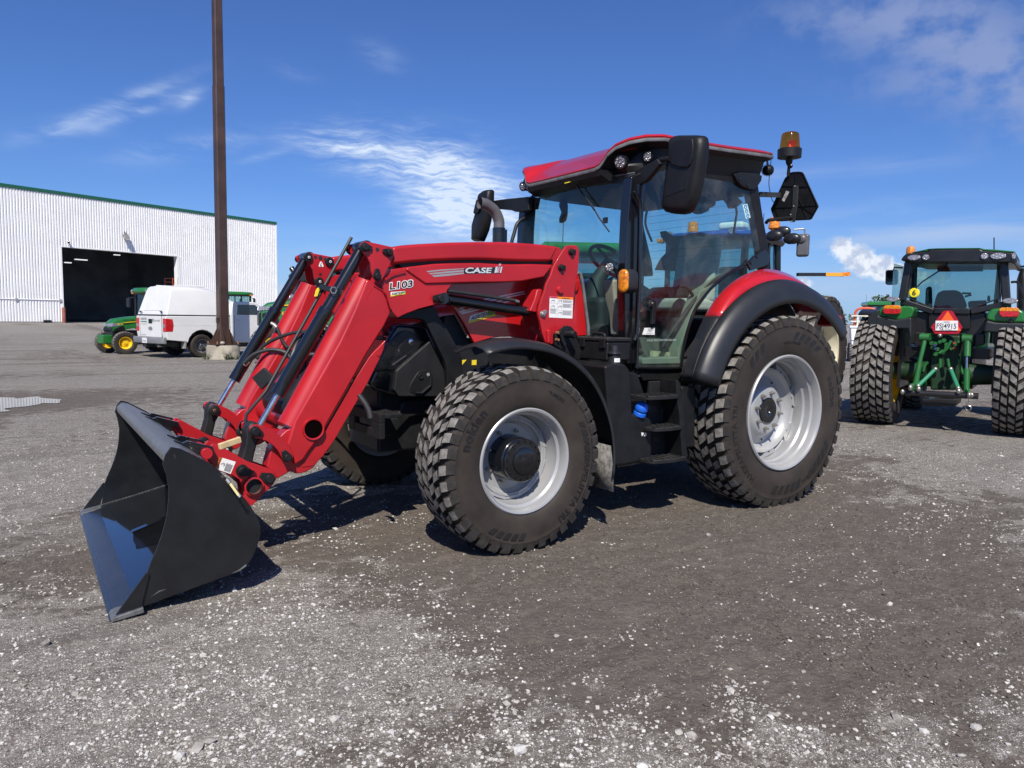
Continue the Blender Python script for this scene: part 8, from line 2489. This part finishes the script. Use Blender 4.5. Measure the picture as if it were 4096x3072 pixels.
MB().add([(x, yl(z) - 0.012, z) for x, z in [(-0.64, 1.52), (0.64, 1.52), (0.56, 2.02), (-0.56, 2.02)]] + [(x * 0.94, yl(z) + 0.012, z) for x, z in [(-0.64, 1.55), (0.64, 1.55), (0.56, 1.99), (-0.56, 1.99)]], [(0, 1, 5, 4), (1, 2, 6, 5), (2, 3, 7, 6), (3, 0, 4, 7), (4, 5, 6, 7)]).build('hatch_panel', WPAINT, cap_o)
mb = MB()
mb.box(-0.13, 0.13, yl(2.1) - 0.03, yl(2.1), 2.08, 2.115)
mb.build('brake_lamp', mat('dull_brown_lens', (0.16, 0.10, 0.08), 0.4), cap_o)
mb = MB()
for s in (1, -1):
    mb.box(min(s * 0.62, s * 0.74), max(s * 0.62, s * 0.74), -1.21, -1.18, 1.47, 1.50)
    mb.box(min(s * 0.70, s * 0.73), max(s * 0.70, s * 0.73), -1.22, -1.18, 1.44, 1.50)
mb.build('hatch_latches', BLACK_ST, cap_o)
rows = [[(x, yl(1.40 + 0.75 * k / 6) - 0.004, 1.40 + 0.75 * k / 6) for k in range(7)] for x in (-0.76, -0.75)]
mb = MB()
mb.tube([(-0.60, -0.70, 2.33), (-0.60, 0.3, 2.33)], 0.03, 6)
mb.tube([(0.60, -0.70, 2.33), (0.60, 0.3, 2.33)], 0.03, 6)
mb.build('roof_rails', WPAINT, cap_o)


# ------------------------------------------------------------------ green tractor on the right, seen from behind
JO, JAZ = (-5.92, -0.32, 0), math.degrees(math.atan2(-0.3445, -0.9388))
gt = thing('tractor', JO, R(JAZ - 90), 'green tractor seen from behind with orange triangle and FSJ4915 plate', 'tractor')
RW_, RT = 0.80, 0.87
for s in (1, -1):
    bg_wheel(gt, (s * RT, 0, RW_ - 0.015), RW_, 0.52, 0.45, JYEL, 0, 34, s, True)
    bg_wheel(gt, (s * 0.80, 2.5, 0.60), 0.615, 0.42, 0.32, JYEL, 0, 30, s, False)
jw = lambda pts, y: [(x, y, z) for x, z in pts]


def jprism(pts, y0, y1):
    return MB().prism(pts, y0, y1)


def jdisc(c, rx, rz, y0, y1, n=20):
    mb = MB()
    mb.loft([[(c[0] + rx * math.cos(2 * math.pi * k / n) * s_, y, c[1] + rz * math.sin(2 * math.pi * k / n) * s_) for k in range(n)] for y, s_ in ((y1, 1.0), (y0 + 0.01, 1.0), (y0, 0.86))])
    return mb


# body under the cab
body = [(-0.504, 1.657), (0.421, 1.665), (0.452, 1.438), (0.291, 1.167), (0.305, 0.667), (-0.234, 0.632), (-0.369, 1.143), (-0.491, 1.418)]
jprism(body, 0.05, 0.5).build('rear_housing', CLEAN_BLACK, gt, bevel=0.03)
for poly in ([(-0.288, 1.637), (0.246, 1.642), (0.252, 1.415), (-0.265, 1.403)], [(-0.447, 1.360), (-0.316, 1.363), (-0.295, 1.138), (-0.436, 1.162)], [(0.302, 1.359), (0.431, 1.363), (0.440, 1.212), (0.314, 1.170)]):
    jprism(poly, 0.0, 0.06).build('rear_panel', CLEAN_BLACK, gt, bevel=0.02)
# cab rear frame and window
frame_o = [(-0.641, 2.448), (0.685, 2.362), (0.741, 1.740), (0.425, 1.664), (0.198, 1.677), (-0.255, 1.681), (-0.538, 1.735), (-0.705, 1.784), (-0.687, 1.993)]
glass_p = [(-0.506, 2.365), (0.509, 2.331), (0.570, 1.850), (0.221, 1.695), (-0.216, 1.700), (-0.411, 1.793), (-0.563, 1.872)]
ob = [(x, z) for x, z in frame_o]
fr_ = MB()
cz = (sum(p[0] for p in glass_p) / 7, sum(p[1] for p in glass_p) / 7)
for a, b in (([(-0.569, 2.398), (-0.624, 1.813)]), ([(0.585, 2.350), (0.657, 1.757)])):
    fr_.bar((a[0], 0.03, a[1]), (b[0], 0.0, b[1]), 0.10, 0.13, up=(0, 1, 0))
for a, b in (([(-0.642, 1.813), (-0.214, 1.658)]), ([(0.671, 1.776), (0.235, 1.661)]), ([(-0.214, 1.673), (0.235, 1.665)])):
    fr_.bar((a[0], 0.02, a[1]), (b[0], 0.02, b[1]), 0.09, 0.10, up=(0, 1, 0))
cabf = fr_.build('cab_frame', CLEAN_BLACK, gt, bevel=0.02)
rw_ = MB().add(jw(glass_p, 0.0), [tuple(range(7))]).build('rear_window', GLASS_DARK, cabf, smooth=0)
cl = glass_p + glass_p[:1]
MB().tube(jw(cl, -0.005), 0.012, 6).build('window_seal', BLACK_ST, rw_)
# far side of the cab: front posts and windshield, floor, seat
zt, zb = [(-0.087, 2.368)][0][1], [(-0.047, 1.697)][0][1]
xl, xr = [(-0.717, 2.202)][0][0], [(0.500, 2.181)][0][0]
hwc = (xr - xl) / 2
xm = (xr + xl) / 2
fp = MB()
for s in (1, -1):
    fp.bar((xm + s * (hwc - 0.05), 1.45, 1.2), (xm + s * (hwc - 0.02), 1.40, zt + 0.05), 0.07, 0.07)
    fp.bar((xm + s * (hwc + 0.02), 0.75, 1.2), (xm + s * (hwc + 0.0), 0.75, zt + 0.05), 0.05, 0.05)
fp.box(xm - hwc, xm + hwc, 0.06, 1.45, 1.0, 1.15)
fp.build('front_posts', CLEAN_BLACK, cabf)
MB().add([(xm - hwc, 1.46, 1.2), (xm + hwc, 1.46, 1.2), (xm + hwc, 1.41, zt), (xm - hwc, 1.41, zt)], [(0, 1, 2, 3)]).build('windshield', GLASS_DARK, cabf, smooth=0)
for s in (1, -1):
    MB().add([(xm + s * (hwc + 0.06), 0.05, zb), (xm + s * (hwc + 0.03), 0.75, 1.15), (xm + s * (hwc - 0.04), 1.45, 1.15), (xm + s * (hwc - 0.02), 1.40, zt), (xm + s * (hwc + 0.06), 0.05, zt)], [(0, 1, 2, 3, 4)]).build('side_window', GLASS_DARK, cabf, smooth=0)
seat = jprism([(-0.265, 1.744), (-0.246, 1.864), (-0.224, 1.943), (-0.157, 1.979), (-0.002, 1.981), (0.068, 1.957), (0.109, 1.883), (0.155, 1.765), (0.151, 1.710), (-0.263, 1.708)], 0.36, 0.48).build('seat_back', SEAT_DARK, gt, bevel=0.05, seg=3)
jprism([(-0.378, 2.005), (-0.344, 2.038), (-0.304, 2.034), (-0.298, 2.004), (-0.273, 1.720), (-0.373, 1.763)], 0.34, 0.40).build('headrest', SEAT_DARK, seat, bevel=0.02)
MB().tube([(0.051, 1.950), (0.163, 1.946), (0.170, 1.925), (0.088, 1.900)] and [(p[0], 0.8, p[1]) for p in [(0.051, 1.950), (0.163, 1.946), (0.170, 1.925), (0.088, 1.900)]], 0.015, 6).build('steering_wheel', INTERIOR, gt)
for poly in ([(0.153, 1.810), (0.186, 1.829), (0.379, 1.839), (0.384, 1.751), (0.167, 1.726)], [(0.388, 1.829), (0.392, 1.908), (0.416, 1.908), (0.431, 1.810)]):
    jprism(poly, 0.55, 0.65).build('console', INTERIOR, gt, bevel=0.01)
MB().tube([(p[0], -0.03, p[1]) for p in [(-0.028, 2.392), (-0.193, 2.225), (-0.381, 2.084), (-0.438, 2.017)]], 0.010, 6).build('rear_wiper', CLEAN_BLACK, gt)
jprism([(-0.306, 2.376), (0.284, 2.359), (0.290, 2.275), (-0.300, 2.283)], 0.88, 0.90).build('sun_visor', INTERIOR, gt)
c = [(-0.475, 1.930)][0]
dk = jdisc(c, 0.070, 0.070, -0.016, -0.008).build('speed_sticker', mat('yellow_disc', (0.82, 0.68, 0.02), 0.4), rw_)
text_on(MB(), '6', 0.105, (c[0] - 0.026, -0.0185, c[1] - 0.037), (1, 0, 0), (0, 0, 1), bold=0.003).build('speed_number', BLACK_ST, dk, smooth=0)
# roof: black lamp band under a green cap
band = [(-0.653, 2.390), (-0.629, 2.442), (-0.588, 2.485), (-0.314, 2.507), (-0.290, 2.531), (0.313, 2.514), (0.339, 2.491), (0.680, 2.450), (0.731, 2.395), (0.745, 2.331), (0.712, 2.296), (0.665, 2.325), (0.535, 2.327), (-0.511, 2.359), (-0.599, 2.389)]
rf_ = jprism(band, -0.18, 1.5).build('roof_band', CLEAN_BLACK, gt, bevel=0.04, seg=3)
capp = [(-0.441, 2.510), (-0.305, 2.539), (-0.154, 2.541), (0.302, 2.526), (0.366, 2.505), (0.476, 2.497), (0.707, 2.462), (0.721, 2.440), (0.678, 2.451), (0.335, 2.493), (0.311, 2.514), (-0.297, 2.533), (-0.320, 2.510), (-0.526, 2.498)]
jprism([(x, z + 0.006) for x, z in capp], -0.16, 1.6).build('roof', JGREEN, gt, bevel=0.012)
for cx_, cy_, rx_, rz_ in ((655,240,40,18), (742,238,20,19), (1175,230,22,20), (1275,229,42,20)):
    pass
for c, rx, rz in (([(-0.482, 2.423)][0], 0.085, 0.040), ([(-0.333, 2.422)][0], 0.045, 0.042), ([(0.371, 2.412)][0], 0.046, 0.043), ([(0.525, 2.409)][0], 0.092, 0.044), ([(0.703, 2.404)][0], 0.025, 0.045)):
    jdisc(c, rx, rz, -0.205, -0.15).build('work_light', LENS, rf_)
c = [(-0.631, 2.562)][0]
MB().lathe([(0.062, c[1] - 0.02), (0.062, c[1] + 0.04), (0.05, c[1] + 0.075), (0.02, c[1] + 0.092), (0, c[1] + 0.094)], (c[0], 0.5, 0), 'z', 18).build('beacon', AMBER, rf_)
c, d_ = [(0.426, 2.568), (0.415, 2.738)]
MB().tube([(c[0], 0.6, c[1]), (d_[0], 0.6, d_[1])], 0.008, 6).build('antenna', CLEAN_BLACK, rf_)
# mirrors
mr = jprism([(-1.092, 2.325), (-1.078, 2.353), (-0.928, 2.354), (-0.904, 2.327), (-0.904, 2.134), (-0.924, 2.113), (-1.058, 2.110), (-1.084, 2.133)], 1.27, 1.35).build('mirror', CLEAN_BLACK, gt, bevel=0.02)
jprism([(-1.069, 2.322), (-1.060, 2.337), (-0.931, 2.338), (-0.916, 2.318), (-0.914, 2.142), (-0.929, 2.126), (-1.044, 2.126), (-1.059, 2.139)], 1.262, 1.268).build('mirror_glass', mat('dark_mirror', (0.16, 0.20, 0.20), 0.04, 1.0), mr)
MB().tube([(p[0], 1.3, p[1]) for p in [(-0.977, 2.351), (-0.966, 2.394), (-0.841, 2.382)]], 0.014, 6).build('mirror_arm', CLEAN_BLACK, mr)
MB().tube([(p[0], 1.3, p[1]) for p in [(0.622, 2.352), (0.789, 2.362)]], 0.016, 6).build('mirror_bracket', CLEAN_BLACK, gt)
ex = [(p[0], 1.6, p[1]) for p in [(0.802, 1.692), (0.770, 2.187), (0.764, 2.269), (0.772, 2.351)]]
MB().tube(ex, [0.085, 0.085, 0.06, 0.05], 14).build('exhaust_stack', CLEAN_BLACK, gt)
MB().tube(smooth_path([(p[0], 1.4, p[1]) for p in [(0.623, 2.134), (0.691, 2.137), (0.731, 2.096), (0.808, 1.892)]], 4), 0.018, 6).build('hand_rail', CLEAN_BLACK, gt)
# fenders with lights
FG = ([(-0.862, 1.583), (-0.854, 1.670), (-0.829, 1.713), (-0.777, 1.729), (-0.481, 1.730), (-0.420, 1.715), (-0.405, 1.673), (-0.437, 1.573), (-0.504, 1.542), (-0.643, 1.536)], [(0.454, 1.548), (0.460, 1.640), (0.502, 1.694), (0.600, 1.709), (0.794, 1.710), (0.871, 1.661), (0.895, 1.520), (0.777, 1.514), (0.566, 1.521)])
FB = ([(-1.004, 1.457), (-0.999, 1.546), (-0.955, 1.629), (-0.859, 1.681), (-0.853, 1.583), (-0.638, 1.536), (-0.433, 1.569), (-0.411, 1.190), (-0.472, 1.409), (-0.842, 1.401)], [(0.436, 1.384), (0.453, 1.548), (0.568, 1.521), (0.896, 1.516), (0.934, 1.379), (0.638, 1.375)])
for k, s in ((0, -1), (1, 1)):
    fo = MB().prism(FB[k], -0.42, -0.10).build('fender', FENDER, gt, bevel=0.03, seg=3)
    MB().prism(FG[k], -0.40, 0.15).build('fender_top', JGREEN, fo, bevel=0.04, seg=3)
    rows = []
    for q in range(13):
        a = R(66 + 80 * q / 12)
        rows.append([(s * 0.58, -0.89 * math.cos(a) * -1 * -1, 0.79 + 0.89 * math.sin(a)), (s * 1.14, 0.89 * -math.cos(a), 0.79 + 0.89 * math.sin(a))])
    MB().sheet(rows).build('fender_arch', FENDER, fo, solid=0.02)
TLS = (([(-0.798, 1.645), (-0.793, 1.713), (-0.769, 1.738), (-0.604, 1.742), (-0.575, 1.723), (-0.569, 1.662), (-0.576, 1.628), (-0.604, 1.614), (-0.771, 1.616)], [(-0.794, 1.687), (-0.788, 1.715), (-0.765, 1.738), (-0.602, 1.742), (-0.573, 1.723), (-0.569, 1.681)]), ([(0.603, 1.621), (0.596, 1.689), (0.621, 1.714), (0.791, 1.715), (0.813, 1.694), (0.821, 1.633), (0.809, 1.592), (0.643, 1.586)], [(0.599, 1.664), (0.598, 1.693), (0.621, 1.714), (0.790, 1.715), (0.814, 1.694), (0.819, 1.662)]))
for a, b in TLS:
    tl = MB().prism(a, -0.47, -0.40).build('tail_light', RED_LENS, gt, bevel=0.012, seg=3)
    MB().prism(b, -0.474, -0.402).build('amber_lens', AMBER, tl, bevel=0.008)
for c in ([(-0.702, 1.828)][0], [(0.701, 1.806)][0]):
    l_ = jdisc(c, 0.088, 0.037, -0.33, -0.22).build('work_light', LENS, gt)
    MB().box(c[0] - 0.018, c[0] + 0.018, -0.28, -0.24, c[1] - 0.12, c[1] - 0.03).build('lamp_bracket', CLEAN_BLACK, l_)
for poly in ([(-0.773, 1.584), (-0.728, 1.584), (-0.725, 1.538), (-0.770, 1.537)], [(0.710, 1.563), (0.754, 1.563), (0.757, 1.517), (0.713, 1.516)]):
    MB().prism(poly, -0.425, -0.40).build('fender_socket', CLEAN_BLACK, gt, bevel=0.006)
# slow vehicle triangle and licence plate
YS_ = -0.20
tri = jprism([(-0.051, 1.673), (0.025, 1.673), (0.048, 1.657), (0.173, 1.448), (0.160, 1.404), (0.133, 1.353), (-0.152, 1.345), (-0.179, 1.383), (-0.208, 1.440), (-0.077, 1.655)], YS_, YS_ + 0.012).build('slow_vehicle_emblem', mat('dark_red_reflective', (0.42, 0.012, 0.03), 0.35), gt)
jprism([(-0.017, 1.669), (0.160, 1.395), (-0.164, 1.387)], YS_ - 0.004, YS_ - 0.001).build('emblem_face', mat('fluorescent_orange', (0.95, 0.13, 0.02), 0.5), tri, smooth=0)
pp_ = [(-0.157, 1.529), (0.116, 1.533), (0.123, 1.398), (-0.151, 1.391)]
pl = jprism(pp_, YS_ - 0.014, YS_ - 0.008).build('licence_plate', WHITE, tri, bevel=0.002)
px0, px1, pz0, pz1 = pp_[3][0], pp_[1][0], pp_[3][1], pp_[1][1]
tx = MB()
text_on(tx, 'FSJ4915', (pz1 - pz0) * 0.72, (px0 + 0.012, YS_ - 0.0155, pz0 + (pz1 - pz0) * 0.22), (1, 0, 0), (0, 0, 1), width=(px1 - px0) * 0.90, bold=0.0008)
text_on(tx, 'Québec', (pz1 - pz0) * 0.20, (px0 + (px1 - px0) * 0.36, YS_ - 0.0155, pz0 + (pz1 - pz0) * 0.81), (1, 0, 0), (0, 0, 1), width=(px1 - px0) * 0.28)
text_on(tx, 'Je me souviens', (pz1 - pz0) * 0.15, (px0 + (px1 - px0) * 0.2, YS_ - 0.0155, pz0 + (pz1 - pz0) * 0.06), (1, 0, 0), (0, 0, 1), width=(px1 - px0) * 0.55)
tx.build('plate_lettering', mat('navy_print', (0.02, 0.025, 0.06), 0.5), pl, smooth=0)
# three point hitch
HG = mat('hitch_green', (0.018, 0.13, 0.03), 0.4, 0, 0.3, 0.5, vary=0.15, dirt=(0.06, 0.055, 0.045), dirt_amt=0.2)
jbar = lambda a, b, ya, yb, w, h: MB().bar((a[0], ya, a[1]), (b[0], yb, b[1]), w, h)
jprism([(-0.211, 1.327), (0.142, 1.327), (0.171, 0.973), (0.164, 0.557), (-0.181, 0.533), (-0.215, 0.954)], -0.05, 0.4).build('axle_housing', mat('dark_green_casting', (0.008, 0.035, 0.012), 0.5, vary=0.3), gt, bevel=0.03)
for s in (1, -1):
    MB().cyl((s * 0.25, 0, 0.79), (s * 0.72, 0, 0.79), 0.16, 0.12, 20).build('axle_tube', MATS['dark_green_casting'], gt)
lf = [(-0.259, 1.281), (-0.299, 0.944), (-0.327, 0.624)]
h1 = MB().tube([(lf[0][0], -0.30, lf[0][1]), (lf[1][0], -0.38, lf[1][1]), (lf[2][0], -0.42, lf[2][1])], [0.030, 0.030, 0.042], 12).build('lift_rod', HG, gt)
rg = [(0.252, 1.277), (0.265, 1.046), (0.275, 0.879), (0.295, 0.544)]
MB().tube([(rg[0][0], -0.30, rg[0][1]), (rg[1][0], -0.36, rg[1][1])], 0.045, 12).build('lift_rod', HG, gt)
MB().tube([(rg[1][0], -0.36, rg[1][1]), (rg[2][0], -0.38, rg[2][1])], 0.022, 12).build('lift_rod_chrome', CHROME, gt)
MB().tube([(rg[2][0], -0.38, rg[2][1]), (rg[3][0], -0.44, rg[3][1])], 0.038, 12).build('lift_rod_end', HG, gt)
for a, b in ([(-0.119, 0.845), (-0.289, 0.610)], [(0.069, 0.855), (0.196, 0.615)]):
    st_ = MB().tube([(a[0], -0.22, a[1]), (b[0], -0.46, b[1])], 0.028, 12).build('stabilizer', mat('bright_green', (0.03, 0.22, 0.12), 0.35, 0, 0.4), gt)
    MB().sphere((a[0], -0.22, a[1]), 0.035, 10, 8).build('stabilizer_joint', ZINC, st_)
    MB().sphere((b[0], -0.46, b[1]), 0.030, 10, 8).build('stabilizer_joint', ZINC, st_)
for x0_, x1_ in (([(-0.360, 0.593)][0], [(-0.247, 0.645)][0]), ([(0.344, 0.540)][0], [(0.164, 0.671)][0])):
    la = MB().bar((x0_[0], -0.62, x0_[1]), (x1_[0], 0.15, x1_[1]), 0.04, 0.10).build('lower_link', HG, gt, bevel=0.01)
    MB().sphere((x0_[0], -0.62, x0_[1]), 0.045, 12, 8, (0.7, 1, 1)).build('link_ball', ZINC, la)
c0, c1 = [(-0.433, 0.514), (0.442, 0.529)]
MB().tube([(c0[0], -0.55, c0[1]), (c1[0], -0.55, c1[1])], 0.042, 12).build('draw_bar', CLEAN_BLACK, gt)
for x, z in [(-0.461, 0.525), (-0.262, 0.578), (0.216, 0.584), (0.368, 0.540)]:
    MB().sphere((x, -0.60, z), 0.030, 10, 8, (1, 1, 1.3)).build('hitch_fitting', ZINC, gt)
for a, b in ([(-0.267, 1.293), (-0.315, 1.250)], [(0.247, 1.290), (0.222, 1.229)]):
    MB().cyl((a[0] - 0.06, -0.3, a[1]), (a[0] + 0.06, -0.3, a[1]), 0.055, seg=14).build('lift_arm_pin', HG, gt)
    MB().bar((a[0], -0.28, a[1]), (a[0] * 0.6, 0.1, a[1] + 0.02), 0.05, 0.10).build('lift_arm', HG, gt, bevel=0.01)
vv = MB()
for (x, z), r_ in zip([(-0.192, 1.212), (-0.149, 1.203), (-0.092, 1.234), (-0.043, 1.255), (-0.007, 1.199), (0.041, 1.239), (0.092, 1.202), (0.131, 1.242), (-0.172, 1.145), (-0.120, 1.127), (-0.050, 1.091), (-0.004, 1.151), (0.063, 1.144), (-0.133, 1.059)], (0.03, 0.03, 0.025, 0.03, 0.028, 0.02, 0.03, 0.02, 0.03, 0.028, 0.035, 0.03, 0.028, 0.03)):
    vv.cyl((x, -0.16, z), (x, 0.0, z), r_, seg=10)
vv.build('remote_valves', HG, gt)
for pts in ([(-0.094, 1.072), (-0.029, 1.103), (0.009, 1.162), (0.038, 1.239)], [(-0.221, 0.940), (-0.261, 0.880), (-0.273, 0.801)], [(0.151, 0.996), (0.182, 0.884), (0.220, 0.791)], [(-0.073, 0.995), (-0.066, 0.871)], [(0.019, 1.000), (0.042, 0.886)]):
    MB().tube(smooth_path([(x, -0.16, z) for x, z in pts], 4), 0.020, 8).build('hydraulic_pipe', HG, gt)
c = [(-0.095, 1.321)][0]
MB().sphere((c[0], -0.18, c[1]), 0.033, 12, 8).build('hitch_ball', ZINC, gt)
for (x, z) in [(0.090, 1.222), (0.091, 1.150)]:
    MB().cyl((x, -0.2, z), (x, -0.1, z), 0.018, seg=8).build('valve_cap', mat('red_brown_cap', (0.25, 0.06, 0.03), 0.5), gt)
for (x, z) in [(-0.146, 1.186), (-0.133, 1.134)]:
    MB().cyl((x, -0.2, z), (x, -0.1, z), 0.020, seg=8).build('valve_cap', mat('blue_grey_cap', (0.03, 0.05, 0.13), 0.5), gt)
x0_, x1_ = [(0.328, 0.430), (0.334, 0.327)]
MB().tube([(x0_[0], -0.5, x0_[1] + 0.08), (x0_[0], -0.5, x0_[1])], 0.004, 5).build('chain', ZINC, gt)
MB().lathe([(0.03, -0.006), (0.04, 0), (0.03, 0.006)], (x1_[0], -0.5, x1_[1] + 0.03), 'y', 14, closed=False).build('chain_ring', ZINC, gt)
dbb = [(-0.244, 0.429), (0.178, 0.461), (0.184, 0.355), (-0.238, 0.320)]
jprism(dbb, -0.4, 0.3).build('drawbar_frame', CLEAN_BLACK, gt, bevel=0.02)
for s in (1, -1):
    MB().box(min(s * 0.56, s * 0.60), max(s * 0.56, s * 0.60), -0.2, 0.6, 0.55, 1.55).build('inner_guard', CLEAN_BLACK, gt)
MB().box(-0.3, 0.3, 0.4, 2.8, 0.55, 1.1).build('chassis', CLEAN_BLACK, gt)
MB().box(-0.38, 0.38, 1.5, 3.0, 1.0, 1.62).build('hood', JGREEN, gt, bevel=0.10, seg=4)
